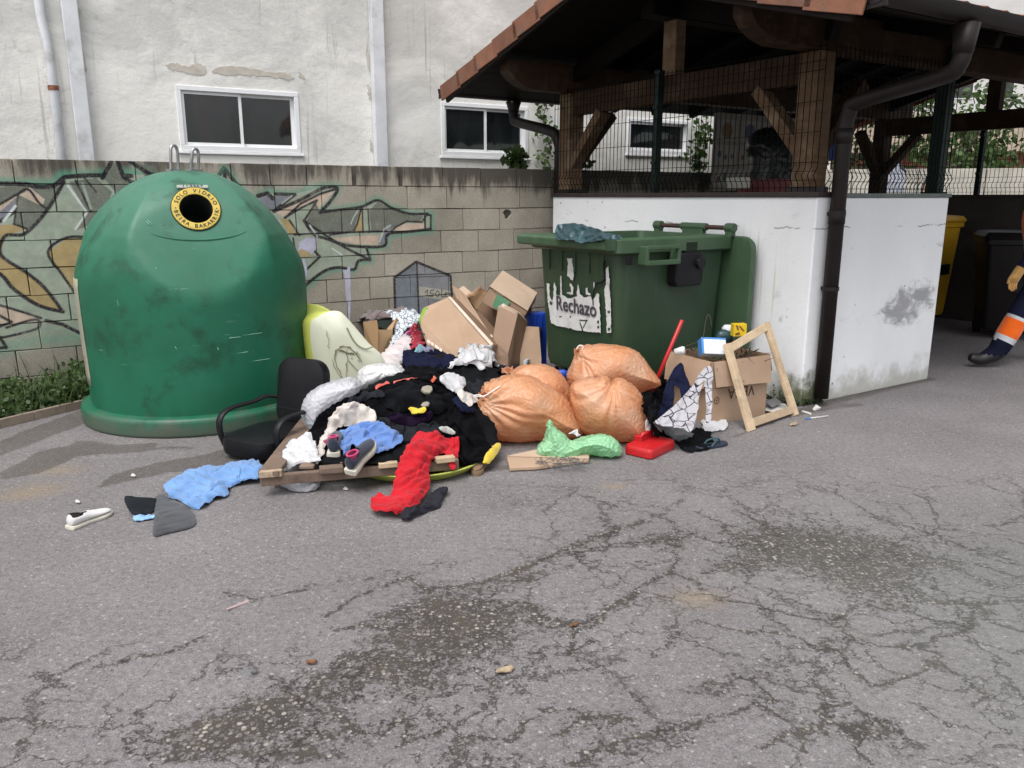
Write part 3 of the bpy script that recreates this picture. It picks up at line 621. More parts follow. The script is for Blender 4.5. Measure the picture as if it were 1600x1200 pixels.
for (s0, s1, z0, z1) in wins:
    fr = G(); fw = .05; o_ = .012
    def bar(a, b, c, d, off, t): fr.box((BW(a, c)+BW(b, d))/2+WN*(off-t/2), WD, WN, Z_, b-a, t, d-c)
    bar(s0-.004, s1+.004, z0-.004, z0+fw, o_, .07); bar(s0-.004, s1+.004, z1-fw*.8, z1+.004, o_, .07); bar(s0-.004, s0+fw*.8, z0+fw, z1-fw*.8, o_, .07); bar(s1-fw*.8, s1+.004, z0+fw, z1-fw*.8, o_, .07)
    w_ = fr.build('window', M_FRAME, bld, bevel=.004)
    sm_ = (s0+s1)/2
    for q, (a, b, off) in enumerate(((s0+fw*.8, sm_+.02, -.014), (sm_-.015, s1-fw*.8, -.044))):
        sa = G(); t = .03; e = .028
        def sb(a_, b_, c_, d_): sa.box((BW(a_, c_)+BW(b_, d_))/2+WN*(off-t/2), WD, WN, Z_, b_-a_, t-.004, d_-c_)
        zz0, zz1 = z0+fw+.001, z1-fw*.8-.001
        sb(a+.001, b, zz0, zz0+e); sb(a+.001, b, zz1-e, zz1); sb(a+.001, a+e, zz0+e, zz1-e); sb(b-e, b, zz0+e, zz1-e)
        sa.build('sash', M_FRAME, w_)
        G().box((BW(a+e, zz0+e)+BW(b-e, zz1-e))/2+WN*(off-.018), WD, WN, Z_, b-a-2*e, .006, zz1-zz0-2*e).build('pane', M_GLASS, w_)
    G().box((BW(s0-.03, z0-.03)+BW(s1+.03, z0-.006))/2+WN*.012, WD, WN, Z_, s1-s0+.06, .03, .022).build('sill', M_FRAME, bld, bevel=.004)
# flaked-off patches of plaster: shallow raised crusts of bare render
def patch(px, t=.004):
    pts = []
    dense = [tuple(q) for q in catmull([np.array(p, float) for p in px], 5)]
    r = np.random.default_rng(int(px[0][0]))
    for x, y in dense: pts.append(onplane(x+r.normal(0, .8), y+r.normal(0, .8), W0+WN*(BO+t), WN))
    vs = [Vector(((p-W0)@WD, p[2])) for p in pts]; n = len(vs)
    res = geometry.delaunay_2d_cdt(vs, [(i, (i+1) % n) for i in range(n)], [], 1, 1e-6)
    top = [BW(v.x, v.y, t) for v in res[0]]; g = G(); g.add(top, res[2]); g.add([p for q in pts for p in (q, q-WN*(t+.002))], [(2*i, 2*((i+1) % n), 2*((i+1) % n)+1, 2*i+1) for i in range(n)])
    return g.build('bare_patch', M_RENDER, bld)
for L in ([(260, 100), (275, 99), (292, 103), (308, 99), (321, 106), (320, 117), (300, 116), (285, 112), (268, 110)], [(330, 111), (345, 104), (372, 104), (395, 107), (420, 112), (440, 113), (457, 118), (455, 124), (430, 121), (405, 118), (380, 117), (350, 117)],
          [(117, 14), (127, 15), (125, 30), (124, 50), (128, 72), (135, 108), (129, 114), (127, 92), (121, 60), (119, 30)], [(572, 60), (577, 90), (578, 110), (574, 100)], [(574, 130), (579, 140), (580, 155), (575, 150)], [(590, 55), (592, 58), (593, 72), (590, 68)], [(593, 140), (595, 144), (594, 155), (592, 150)],
          [(466, 112), (474, 117), (477, 124), (470, 122)], [(578, 218), (582, 225), (583, 238), (579, 234)]): patch(L)
# pipes down the building front
def pipe_thing(sx, w, square, label, rusty=False, bend=0.0):
    t = thing('drainpipe', label, 'drainpipe', BW(sx, 0), group=None)
    if square: G().box((BW(sx, 0)+BW(sx, 7.4))/2+WN*.05, WD, WN, Z_, w, .09, 7.4).build('pipe', M_PIPEW, t, bevel=.008)
    else:
        G().tube([BW(sx+bend, 7.4, .05), BW(sx+bend, 3.0, .05), BW(sx, 2.75, .05), BW(sx, 0, .05)], w/2, 12).build('pipe', M_PIPEW, t, smooth=True)
        for z in (2.42, 4.2):
            G().tube([BW(sx, z-.02, .05), BW(sx, z+.02, .05)], w/2+.006, 12).build('bracket', M_RUST, t)
    return t
pipe_thing(onb(120, 120)[0], onb(133, 120)[0]-onb(108, 120)[0], True, 'wide square white painted duct down the building, beside a thin round pipe')
pipe_thing(onb(88, 180)[0], .075, False, 'thin round grey pipe with a rusty clamp, left end of the building', bend=-.03)
pipe_thing(onb(588, 120)[0], onb(597, 120)[0]-onb(578, 120)[0], True, 'narrow square white duct down the building between the first two windows')
# ------------------------------------------------------------------ open timber shelter with low white walls
UL, VE, UC = 3.12, 5.2, 1.6                      # width, length, middle
EZ, TP = 2.525, .285                              # eave height, roof slope
u0e, u1e, v0e, v1e = -.76, 3.92, -.8, 5.95
um = (u0e+u1e)/2
def rz(u): return EZ+TP*(um-u0e-abs(u-um))
shed = thing('shelter', 'open shelter with brown timber posts, tiled gable roof and low white walls', 'shelter', S(1.6, 2.6))
G().sbox(.0, UL, .0, .2, 0, 1.495).build('front_wall', M_SHEDW, shed, bevel=.01)
G().sbox(.0, .2, .2, 1.655, 0, 1.492).build('side_wall', M_SHEDW, shed, bevel=.01)
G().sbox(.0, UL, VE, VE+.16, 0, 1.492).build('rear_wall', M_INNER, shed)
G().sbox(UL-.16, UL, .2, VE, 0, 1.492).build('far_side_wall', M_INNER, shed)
G().sbox(-.012, UL+.01, -.018, .21, 1.495, 1.53).build('capping', M_COPE, shed, bevel=.004)
G().sbox(-.012, .21, .212, 1.67, 1.492, 1.522).build('capping', M_COPEG, shed, bevel=.004)
G().sbox(-.0, UL, VE-.015, VE+.17, 1.492, 1.52).build('capping', M_COPE, shed)
G().sbox(UL-.17, UL+.005, .212, VE-.016, 1.492, 1.52).build('capping', M_COPE, shed)
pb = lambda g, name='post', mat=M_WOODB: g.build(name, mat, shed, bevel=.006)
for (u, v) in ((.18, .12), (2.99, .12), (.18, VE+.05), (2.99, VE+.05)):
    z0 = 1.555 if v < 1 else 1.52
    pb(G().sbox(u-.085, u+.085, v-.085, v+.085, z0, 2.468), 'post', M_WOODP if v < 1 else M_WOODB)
    G().sbox(u-.1, u+.1, v-.1, v+.1, z0-.025, z0+.012).build('post_shoe', M_COPE, shed)
pb(G().sbox(.10, .26, 2.6, 2.76, 0, EZ-.02)) if False else None
for v in (.12, VE+.05):
    pb(G().sbox(.27, 2.9, v-.05, v+.05, 2.265, 2.475), 'tie_beam')
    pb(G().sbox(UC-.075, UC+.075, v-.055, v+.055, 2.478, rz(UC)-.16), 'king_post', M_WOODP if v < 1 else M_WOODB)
    for sgn, ua in ((1, .27), (-1, 2.9)):
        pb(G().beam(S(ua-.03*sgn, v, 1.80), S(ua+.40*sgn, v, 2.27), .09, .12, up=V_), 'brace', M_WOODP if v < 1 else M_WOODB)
    for a, b in ((.05, UC), (3.15, UC)):
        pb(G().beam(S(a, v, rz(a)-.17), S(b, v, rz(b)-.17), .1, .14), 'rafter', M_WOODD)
for u in (.18, 2.99):
    pts = [(-.66, 2.72), (-.66, 2.62), (-.60, 2.555), (-.5, 2.505), (-.38, 2.472), (5.75, 2.472), (5.75, 2.72)]
    pb(G().prism(pts, S(u-.08, 0), V_, Z_, U_, .16), 'wall_plate', M_WOODB)
    for sv, v in ((1, .2), (-1, VE-.03)):
        pb(G().beam(S(u, v-.02*sv, 1.80), S(u, v+.42*sv, 2.3), .09, .12, up=U_), 'brace')
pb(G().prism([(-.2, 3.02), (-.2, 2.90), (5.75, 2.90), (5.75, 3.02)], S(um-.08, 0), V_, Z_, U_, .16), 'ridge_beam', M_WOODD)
for v in np.arange(.75, 5.2, .62):
    for a, b in ((u0e+.05, um-.081), (u1e-.05, um+.081)):
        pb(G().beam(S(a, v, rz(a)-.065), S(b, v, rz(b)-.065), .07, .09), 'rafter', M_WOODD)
# roof boarding, fascia
for a, b in ((u0e+.03, um), (u1e-.03, um)):
    nb = 14; ww = abs(b-a)/nb
    for i in range(nb):
        ua = a+(b-a)*i/nb+.002*np.sign(b-a); ub = a+(b-a)*(i+1)/nb-.002*np.sign(b-a)
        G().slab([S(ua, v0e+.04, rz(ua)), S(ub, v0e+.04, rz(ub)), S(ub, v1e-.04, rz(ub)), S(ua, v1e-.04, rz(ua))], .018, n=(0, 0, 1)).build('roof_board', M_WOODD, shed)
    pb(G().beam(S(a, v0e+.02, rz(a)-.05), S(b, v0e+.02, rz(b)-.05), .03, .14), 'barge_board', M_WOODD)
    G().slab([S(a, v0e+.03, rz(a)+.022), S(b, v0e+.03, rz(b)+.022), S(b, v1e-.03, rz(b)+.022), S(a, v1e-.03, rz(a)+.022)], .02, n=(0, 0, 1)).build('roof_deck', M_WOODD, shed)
# verge tiles: an L-shaped tile every 0.36 m up each slope, front and back
VT = {}
def verge(vv, out):
    for sgn, ue in ((1, u0e), (-1, u1e)):
        n = 7; L = (um-u0e)/n
        for i in range(n):
            a = ue+sgn*L*(i-.16); b = ue+sgn*L*(i+1); lf = .018*(1)
            pa, pb_ = S(a, vv, rz(a)+.045+lf), S(b, vv, rz(b)+.045)
            d = unit(pb_-pa); nrm = unit(np.cross(d, out*V_)) ; nrm = nrm if nrm[2] > 0 else -nrm
            g = G(); ln = np.linalg.norm(pb_-pa); mid = (pa+pb_)/2
            g.box(mid-nrm*.062, d, out*V_, nrm, ln, .016, .15)
            g.box(mid-out*V_*.10+nrm*.005, d, out*V_, nrm, ln, .18, .016)
            g.build('verge_tile', M_TILE, shed, bevel=.004)
verge(v0e, -1); verge(v1e, 1)
# barrel tiles: eave row piece by piece, the field above joined
def barrel(g, p, d, w, L, r0, r1, up):
    rings = []
    for p_, r in ((p, r0), (p+d*L, r1)):
        for k in (0, 1):
            pass
        rings.append([p_+w*(r*cos(t))+up*(r*.75*sin(t)) for t in np.linspace(0, pi, 7)]+[p_+w*((r-.014)*cos(t))+up*((r-.014)*.75*sin(t)) for t in np.linspace(pi, 0, 7)])
    g.loft(rings)
field = G()
for sgn, ue in ((1, u0e), (-1, u1e)):
    d = unit(U_*sgn+Z_*TP); up = unit(np.cross(d, V_)); up = up if up[2] > 0 else -up
    v = v0e+.22; slope_len = (um-u0e)*sqrt(1+TP*TP)
    while v < v1e-.1:
        ep = S(ue-sgn*.06, v, rz(ue)-.06*TP+.03)
        g = G(); barrel(g, ep, d, V_, .42, .095, .08, up); g.build('eave_tile', M_TILE, shed)
        k = .38
        while k < slope_len-.1:
            barrel(field, ep+d*k+up*.012, d, V_, .42, .095, .08, up); k += .38
        v += .225
tagit(field.build('roof_tiles', M_TILE, shed), kind='stuff')
rg = G()
for i in range(16): 
    p = S(um, v0e+.05+i*.42, rz(um)+.02); barrel(rg, p, V_, U_, .46, .11, .095, Z_)
tagit(rg.build('ridge_tiles', M_TILE, shed), kind='stuff')
# gutters and downpipes
def gutter(u, name='gutter'):
    g = G(); rings = []
    for v in (v0e+.02, v1e-.02):
        rings.append([S(u, v, EZ+.045)+U_*(.075*cos(t))+Z_*(.08*sin(t)) for t in np.linspace(pi, 2*pi, 9)]+[S(u, v, EZ+.045)+U_*(.068*cos(t))+Z_*(.073*sin(t)) for t in np.linspace(2*pi, pi, 9)])
    g.loft(rings)
    for v in (v0e+.03, 2.2, v1e-.03): g.box(S(u, v, EZ-.015), V_, U_, Z_, .012, .135, .075)
    return g.build('gutter', M_BRPIPE, shed, auto=40)
gutter(u0e-.075); gutter(u1e+.075)
r_ = .052
g = G(); vx = .12
path = [S(u0e-.075, vx, EZ-.03), S(u0e-.075, vx, EZ-.18), S(u0e-.05, vx, EZ-.27), S(u0e+.04, vx+.01, EZ-.315), S(-.16, .14, 2.115), S(-.085, .145, 2.05), S(-.065, .145, 1.95), S(-.065, .145, .06)]
cp_ = catmull(path[:-1], 5, closed=False)+[path[-1]]
dp = g.tube(cp_, r_, 14).build('downpipe', M_BRPIPE, shed, smooth=True)
G().tube([S(u0e-.075, vx, EZ-.04), S(u0e-.075, vx, EZ-.15), S(u0e-.07, vx, EZ-.20)], [.078, .062, .06], 14).build('funnel', M_BRPIPE, dp, smooth=True)
for z in (1.38, .86): G().tube([S(-.065, .145, z-.014), S(-.065, .145, z+.014)], r_+.006, 14).box(S(-.02, .145, z), U_, V_, Z_, .06, .05, .025).build('pipe_clip', M_BRPIPE, dp)
for z in (1.36, 1.9): G().tube([S(-.065, .145, z-.05), S(-.065, .145, z+.05)], r_+.004, 14).build('sleeve', M_BRPIPE, dp, smooth=True)
g = G(); vx = .08
path = [S(u1e+.05, vx, EZ-.05), S(u1e+.05, vx, EZ-.14), S(u1e+.04, vx, EZ-.20), S(u1e-.02, vx, EZ-.25), S(3.32, .08, 2.15), S(3.22, .1, 2.09), S(3.18, .12, 1.98), S(3.18, .13, .3)]
d2 = g.tube(catmull(path[:-1], 5, closed=False)+[path[-1]], r_, 14).build('downpipe', M_BRPIPE, shed, smooth=True)
G().tube([S(u1e+.05, vx, EZ-.04), S(u1e+.05, vx, EZ-.11), S(u1e+.05, vx, EZ-.15)], [.085, .062, .057], 14).build('funnel', M_BRPIPE, d2, smooth=True)

# welded mesh fence standing on the low walls
def mesh_panel(name, p0, p1, z0, z1, out, label, posts=()):
    t = thing('mesh_fence', label, 'fence', (np.asarray(p0)+np.asarray(p1))/2+Z_*z0)
    L = np.linalg.norm(np.asarray(p1)-np.asarray(p0)); d = unit(np.asarray(p1)-np.asarray(p0)); g = G(); r = .0042
    hz = [z0+.03, z0+.08, z0+.14, z0+.20, z0+.40, z0+.60, z0+.80, z0+.86, z1-.02]
    off = lambda z: .035*(1-abs(z-(z0+.11))/.06) if abs(z-(z0+.11)) < .06 else 0
    n = int(L/.05)
    for i in range(n+1):
        a = np.asarray(p0)+d*(i*L/n)
        zs = [z0+.0, z0+.05, z0+.11, z0+.17, z1]
        for za, zb in zip(zs[:-1], zs[1:]): g.beam(a+Z_*za+out*off(za), a+Z_*zb+out*off(zb), r, r, up=d)
    for z in hz: g.beam(np.asarray(p0)+Z_*z+out*(off(z)+.005), np.asarray(p1)+Z_*z+out*(off(z)+.005), r, r)
    tagit(g.build('wire_mesh', M_WIRE, t), kind='stuff')
    for f in posts:
        a = np.asarray(p0)+d*(L*f)-out*.035; G().box(a+Z_*(z0+z1)/2, d, out, Z_, .055, .055, z1-z0).build('fence_post', M_GMET, t, bevel=.004)
        G().box(a+Z_*(z1+.01), d, out, Z_, .065, .065, .02).build('post_cap', M_GMET, t)
        for zz in (.25, .7): G().box(a+Z_*(z0+zz)+out*.03, d, out, Z_, .05, .03, .025).build('clamp', M_GMET, t)
    return t
mesh_panel('f', S(.02, .0), S(3.1, .0), 1.53, 2.5, -V_, 'dark welded mesh fence on top of the long front wall', posts=(.535,))
mesh_panel('f', S(.02, .1), S(.02, 1.64), 1.522, 2.5, -U_, 'dark welded mesh fence on top of the short side wall', posts=())
mesh_panel('f', S(.1, VE+.1), S(3.0, VE+.1), 1.52, 2.3, -V_, 'dark welded mesh fence on the rear low wall, beyond the bins', posts=(.56,))
gp_ = thing('fence_end_post', 'thick dark green post at the free end of the side wall', 'post', S(.1, 1.6, 1.522))
G().sbox(.05, .15, 1.55, 1.65, 1.522, 2.62).build('post', M_GMET, gp_, bevel=.005); G().sbox(.03, .17, 1.53, 1.67, 1.5225, 1.535).build('base_plate', M_GMET, gp_)

# information board inside
M_BOARD = plain('faded_board', (.20, .185, .16), .6, .12, 5); M_BOARD2 = plain('faded_board_pale', (.27, .255, .225), .6, .1, 8)
t = thing('notice_board', 'faded recycling notice board of pictures hung inside the shelter', 'notice board', S(2.93, 2.75, 1.5))
b0, b1, bz0, bz1 = 2.06, 3.55, 1.56, 2.40; bu = 2.93
G().sbox(bu, bu+.03, b0, b1, bz0, bz1).build('board', M_BOARD, t)
cols = [plain('print_ochre', (.16, .10, .05)), plain('print_blue', (.06, .07, .14)), plain('print_maroon', (.12, .05, .05)), plain('print_green', (.06, .10, .06)), plain('print_brown', (.11, .085, .06))]
nc = 4; cw = (b1-b0)/nc
for r_i, (za, zb) in enumerate(((2.10, 2.33), (1.84, 2.06), (1.62, 1.80))):
    for c_i in range(nc):
        va_, vb_ = b0+cw*c_i+.02, b0+cw*(c_i+1)-.02
        pnl = G().sbox(bu-.006, bu-.0005, va_, vb_, za, zb).build('picture_panel', M_BOARD2, t)
        if r_i == 0:
            cc = S(bu-.007, (va_+vb_)/2, (za+zb)/2); ring = [cc+V_*.085*cos(a)+Z_*.085*sin(a) for a in np.linspace(0, 2*pi, 20, endpoint=False)]
            G().slab(ring, .003, n=-U_).build('picture', cols[c_i], pnl)
        else:
            for q in range(3):
                cv, cz = va_+.06+q*.1, (za+zb)/2+RNG.uniform(-.03, .03); rr = RNG.uniform(.022, .04)
                G().slab([S(bu-.007, cv, cz)+V_*rr*cos(a)+Z_*rr*1.3*sin(a) for a in np.linspace(0, 2*pi, 9, endpoint=False)], .003, n=-U_).build('picture', cols[(c_i+q+r_i) % 5], pnl)

# what stands outside beyond the shelter
M_FAR = plain('far_pale_wall', (.42, .40, .35), .9, .2, 1.5, dirt=(.25, .24, .2, 1)); M_BRICK = plain('far_brick', (.33, .13, .085), .9, .25, 5); M_FARR = plain('far_roof', (.40, .33, .25), .9, .2, 2)
fw = thing('boundary_wall', 'pale concrete boundary wall with a grey and orange painted scrawl, seen through the shelter', 'wall', (9, 17, 0))
fd = unit((1, -.15, 0)); fo = np.array([9.5, 15.6, 0]); fn = unit((-.15, -1, 0))
for i in range(-7, 12):
    G().box(fo+fd*(i*1.2)+Z_*1.0, fd, fn, Z_, 1.18, .16, 2.0+RNG.uniform(-.02, .02)).build('wall_panel', M_FAR, fw, bevel=.01)
gz = lambda x, y: onplane(x, y, fo+fn*.085, fn)
for L, mt in (([(1382, 300), (1386, 268), (1398, 252), (1404, 246), (1408, 262), (1416, 268), (1412, 300)], plain('paint_grey', (.33, .35, .40))), ([(1440, 300), (1448, 276), (1456, 270), (1460, 280), (1452, 300)], plain('paint_orange', (.55, .30, .10)))):
    pp = [gz(*q) for q in L]; G().slab(pp, .003, n=fn).build('painted_shape', mt, fw)
    G().tube([p+fn*.003 for p in pp[:-1]], .018, 5).build('painted_outline', plain('paint_black', (.03, .03, .05)), fw)
hs = thing('far_house', 'low brick house with a pale flat roof band beyond the boundary wall', 'house', (16, 26, 0))
hd = unit((1, -.2, 0)); hn = unit((-.2, -1, 0))
G().box((17.5, 27, 1.4), hd, hn, Z_, 13, 4, 2.8).build('wall', M_BRICK, hs); G().box(np.array([17.5, 27, 3.35])+hn*.3, hd, hn, Z_, 13.6, 5, 1.1).build('roof_band', M_FARR, hs)
for i in range(5):
    w_ = G().box(np.array([17.5, 27, 1.5])+hd*(-4.6+i*2.3)+hn*2.02, hd, hn, Z_, 1.0, .08, 1.2).build('window', M_FRAME, hs); G().box(np.array([17.5, 27, 1.5])+hd*(-4.6+i*2.3)+hn*2.07, hd, hn, Z_, .86, .03, 1.06).build('pane', M_GLASS, w_)
gh = thing('grey_block_of_flats', 'tall pale block of flats far behind the shelter', 'building', (20, 60, 0))
G().box((25, 62, 7), (1, 0, 0), (0, 1, 0), Z_, 26, 10, 14).build('wall', plain('flats', (.55, .54, .52), .9, .1, .4), gh)
for i in range(9):
    for j in range(4):
        w_ = G().box((14+i*2.7, 56.98, 2+j*3.3), (1, 0, 0), (0, 1, 0), Z_, 1.3, .1, 1.5).build('window', M_FRAME, gh); G().box((14+i*2.7, 56.92, 2+j*3.3), (1, 0, 0), (0, 1, 0), Z_, 1.15, .04, 1.35).build('pane', M_GLASS, w_)

def leafmat(name, a, b, tr=.35):
    m = M(name); c = m.ramp(m.noise(7, 3, .6), [(.3, (*a, 1)), (.7, (*b, 1))]); c = m.mix(1, c, m.ramp(m.node('ShaderNodeNewGeometry').outputs['Random Per Island'], [(0, .65), (1, 1.35)]), 'MULTIPLY')
    m.set('Base Color', c); m.set('Roughness', .55)
    td = m.node('ShaderNodeBsdfTranslucent'); m.wire(td.inputs[0], c); mx = m.node('ShaderNodeMixShader'); mx.inputs[0].default_value = tr
    m.t.links.new(m.b.outputs[0], mx.inputs[1]); m.t.links.new(td.outputs[0], mx.inputs[2]); m.t.links.new(mx.outputs[0], m.out.inputs[0]); return m.m
M_LEAF = leafmat('leaf_green', (.035, .07, .018), (.08, .13, .035)); M_LEAFD = leafmat('leaf_dark', (.018, .035, .012), (.045, .075, .025)); M_LEAFP = leafmat('leaf_pinkish', (.12, .07, .06), (.2, .12, .11)); M_BARK = plain('bark', (.09, .07, .055), .9, .3, 12, .4, 40)
def leaves(g, pts, size, rng, up=.5, squash=.55):
    for p in pts:
        n = unit(rng.normal(0, 1, 3)+np.array([0, -.3, up])); a = unit(np.cross(n, rng.normal(0, 1, 3))); b = np.cross(n, a); s = size*rng.uniform(.6, 1.35)
        g.add([p-a*s, p+b*s*squash+a*s*.1, p+a*s, p-b*s*squash+a*s*.1], [(0, 1, 2, 3)])
def tree(x, y, h, r, label, mat, seed, n=2600, size=.09):
    rng = np.random.default_rng(seed); t = thing('tree', label, 'tree', (x, y, 0), 'trees beyond the shelter'); g = G(); base = np.array([x, y, 0.])
    top = base+np.array([rng.uniform(-.2, .2), 0, h*.55]); g.tube([base, base+Z_*h*.3, top], [.11, .085, .05], 8); cl = []
    for k in range(9):
        a = rng.uniform(0, 2*pi); e = base+np.array([cos(a)*r*rng.uniform(.3, .9), sin(a)*r*rng.uniform(.3, .9), h*rng.uniform(.45, .92)]); g.tube([base+Z_*h*rng.uniform(.25, .5), (base+Z_*h*.45+e)/2, e], [.04, .028, .012], 5); cl.append(e)
    g.build('trunk', M_BARK, t, smooth=True); f = G(); pts = []
    for e in cl:
        for q in range(n//9): pts.append(e+rng.normal(0, 1, 3)*np.array([.32, .32, .24])*r*rng.uniform(.4, 1.15))
    leaves(f, pts, size, rng); f.build('crown', mat, t)
tree(10.2, 19.5, 4.2, 1.7, 'dense green bushy tree behind the painted wall', M_LEAF, 1)
tree(7.4, 20.5, 4.6, 1.5, 'dark green tree far left behind the shelter posts', M_LEAFD, 2)
tree(14.5, 17.6, 3.4, 1.4, 'pinkish leafed tree by the brick house', M_LEAFP, 3, size=.07)
tree(15.2, 16.6, 2.9, 1.2, 'yellow green shrub in front of the boundary wall at right', M_LEAF, 4, size=.07)
# ------------------------------------------------------------------ green glass igloo
def igloo_mat(name, rgb):
    m = M(name); P = m.co('Object')
    c = m.ramp(m.noise(1.8, 5, .6), [(.3, (rgb[0]*.7, rgb[1]*.8, rgb[2]*.75, 1)), (.7, (rgb[0]*1.5, rgb[1]*1.14, rgb[2]*1.25, 1))])
    z = m.xyz(P)[2]
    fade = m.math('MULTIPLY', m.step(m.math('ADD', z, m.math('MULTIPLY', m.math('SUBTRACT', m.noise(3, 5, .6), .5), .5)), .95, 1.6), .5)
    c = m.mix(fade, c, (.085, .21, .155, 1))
    smu = m.math('MULTIPLY', m.step(m.noise(2.6, 6, .66, vec=m.mapping(P, loc=(4, 1, 6))), .53, .68), .7); c = m.mix(smu, c, (.003, .042, .018, 1))
    scr = m.noise(1, 6, .7, vec=m.mapping(P, scale=(5, 5, 70), rot=(.1, .06, 0))); sm2 = m.math('MULTIPLY', m.step(scr, .66, .70), m.step(m.noise(2.3, 3, .5, vec=m.mapping(P, loc=(1, 9, 2))), .5, .62)); c = m.mix(m.math('MULTIPLY', sm2, .6), c, (.25, .42, .34, 1))
    scv = m.noise(1, 6, .7, vec=m.mapping(P, scale=(40, 40, 5), loc=(3, 3, 3))); sm3 = m.math('MULTIPLY', m.step(scv, .67, .72), m.step(m.noise(3.1, 3, .5), .55, .65)); c = m.mix(m.math('MULTIPLY', sm3, .5), c, (.02, .05, .035, 1))
    dirt = m.step(m.math('ADD', z, m.math('MULTIPLY', m.math('SUBTRACT', m.noise(7, 5, .65), .5), .3)), .16, .02); c = m.mix(m.math('MULTIPLY', dirt, .75), c, (.09, .09, .07, 1))
    m.set('Base Color', c); m.set('Roughness', m.ramp(m.noise(4, 5, .6), [(.3, .42), (.7, .62)])); m.bump(m.noise(2.2, 4, .5), .25, .03); m.bump(m.noise(90, 4, .6), .08, .003); return m.m
M_IGL = igloo_mat('green_fibreglass', (.004, .112, .056))
M_BLACKM = plain('black_rubber', (.012, .012, .013), .55, .3, 10); M_YEL = plain('yellow_ring', (.52, .38, .06), .55, .12, 20, dirt=(.36, .27, .07, 1)); M_INK = plain('black_ink', (.015, .015, .015), .7)
M_STEEL = plain('galvanised_steel', (.42, .42, .43), .38, .15, 20, metal=.85); M_DHOLE = plain('dark_interior', (.006, .012, .009), .9); M_LABEL = plain('beige_label', (.27, .265, .20), .8, .12, 8, dirt=(.28, .28, .2, 1))
IC = np.array([-2.235, 5.71, 0.0]); IZ = 1.68
ig = thing('glass_bank', 'big green dome shaped bottle bank with a round hole and metal lifting loops', 'bottle bank', IC)
prof = [(.125, .738), (.2, .742), (.35, .746), (.5, .75), (.7, .755), (.9, .757), (1.05, .748), (1.15, .73), (1.25, .70), (1.33, .648), (1.4, .592), (1.47, .525), (1.53, .452), (1.58, .375), (1.62, .29), (1.65, .215), (1.668, .12), (1.675, .03)]
pz = np.array([p[0] for p in prof]); pr = np.array([p[1] for p in prof])
az_cam = atan2(-IC[1], -IC[0])
naz = az_cam+radians(5); nel = radians(27)
NH = np.array([cos(naz)*cos(nel), sin(naz)*cos(nel), sin(nel)]); HC = np.array([cos(naz)*.485, sin(naz)*.485, 1.42])
def lobes(th, z):
    k = np.clip((z-.95)/.38, 0, 1); k = k*k*(3-2*k); n = 5; d = ((th-naz+pi/n) % (2*pi/n))-pi/n
    return 1.0+.012*k-.62*k*(1-cos(pi/n)/cos(d))*(cos(d)**0)
def igl_pt(th, z):
    r = np.interp(z, pz, pr)*lobes(th, z); p = np.array([r*cos(th), r*sin(th), z])
    for kk in (0,):
        n = np.array([cos(naz+kk)*cos(nel), sin(naz+kk)*cos(nel), sin(nel)]); h = np.array([cos(naz+kk)*.485, sin(naz+kk)*.485, 1.42])
        s = float((p-h)@n)
        if z > .8: s2 = -.004*math.log1p(math.exp(min(90, -s/.004))) if s > -.3 else s; p = p+n*(s2-s)
    return p
nth = 200; zs = list(np.linspace(.125, .95, 14))+list(np.linspace(.98, 1.5, 34))+list(np.linspace(1.52, 1.672, 16))
vs = [IC+igl_pt(2*pi*i/nth, z) for z in zs for i in range(nth)]
fs = []
for j in range(len(zs)-1):
    for i in range(nth):
        f = (j*nth+i, j*nth+(i+1) % nth, (j+1)*nth+(i+1) % nth, (j+1)*nth+i); c = sum(vs[q] for q in f)/4-IC-HC
        if (c@NH) > -.1 and np.linalg.norm(c-NH*(c@NH)) < .125: continue
        fs.append(f)
fs.append(tuple((len(zs)-1)*nth+i for i in range(nth)))
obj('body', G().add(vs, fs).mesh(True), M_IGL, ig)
g = G(); rp = [(.735, .128), (.79, .122), (.803, .112), (.806, .09), (.806, .02), (.802, .006), (.79, 0.0)]
g.loft([[IC+np.array([r*cos(t), r*sin(t), z]) for t in np.linspace(0, 2*pi, 96, endpoint=False)] for r, z in rp], caps=False); g.build('base_flange', M_IGL, ig, smooth=True)
ex = unit(np.cross(Z_, NH)); ey = np.cross(NH, ex)
def ringp(r, off, n=48): return [IC+HC+NH*off+ex*r*cos(t)+ey*r*sin(t) for t in np.linspace(0, 2*pi, n, endpoint=False)]
g = G(); g.loft([ringp(.100, -.03), ringp(.100, .010), ringp(.104, .013), ringp(.143, .013), ringp(.147, .009), ringp(.147, -.03)], caps=False); ringo = g.build('hole_ring', M_YEL, ig)
G().loft([ringp(.0995, .012), ringp(.098, -.1), ringp(.098, -.3), ringp(.02, -.31)], caps=True).build('hole_tube', M_DHOLE, ig) if False else G().loft([ringp(.0995, .0115), ringp(.0985, -.30), ringp(.001, -.302)], caps=False).build('hole_tube', M_DHOLE, ig)
G().loft([ringp(.1475, .0085), ringp(.1515, .0075), ringp(.1515, -.02)], caps=False).build('ring_rim', M_DHOLE, ig)
g = G()
def ring_text(s, a0, a1, flip):
    for i, ch in enumerate(s):
        a = a0+(a1-a0)*i/(len(s)-1)
        if ch == ' ': continue
        rd = ex*cos(a)+ey*sin(a); tg = -ex*sin(a)+ey*cos(a)
        o = IC+HC+NH*.0135+rd*.123
        if not flip: text_to(g, ch, o, -tg, rd, NH, .036, .018)
        else: text_to(g, ch, o, tg, -rd, NH, .036, .018)
ring_text('SOLO VIDRIO', radians(158), radians(18), False); ring_text('BEIRA BAKARRIK', radians(190), radians(350), True)
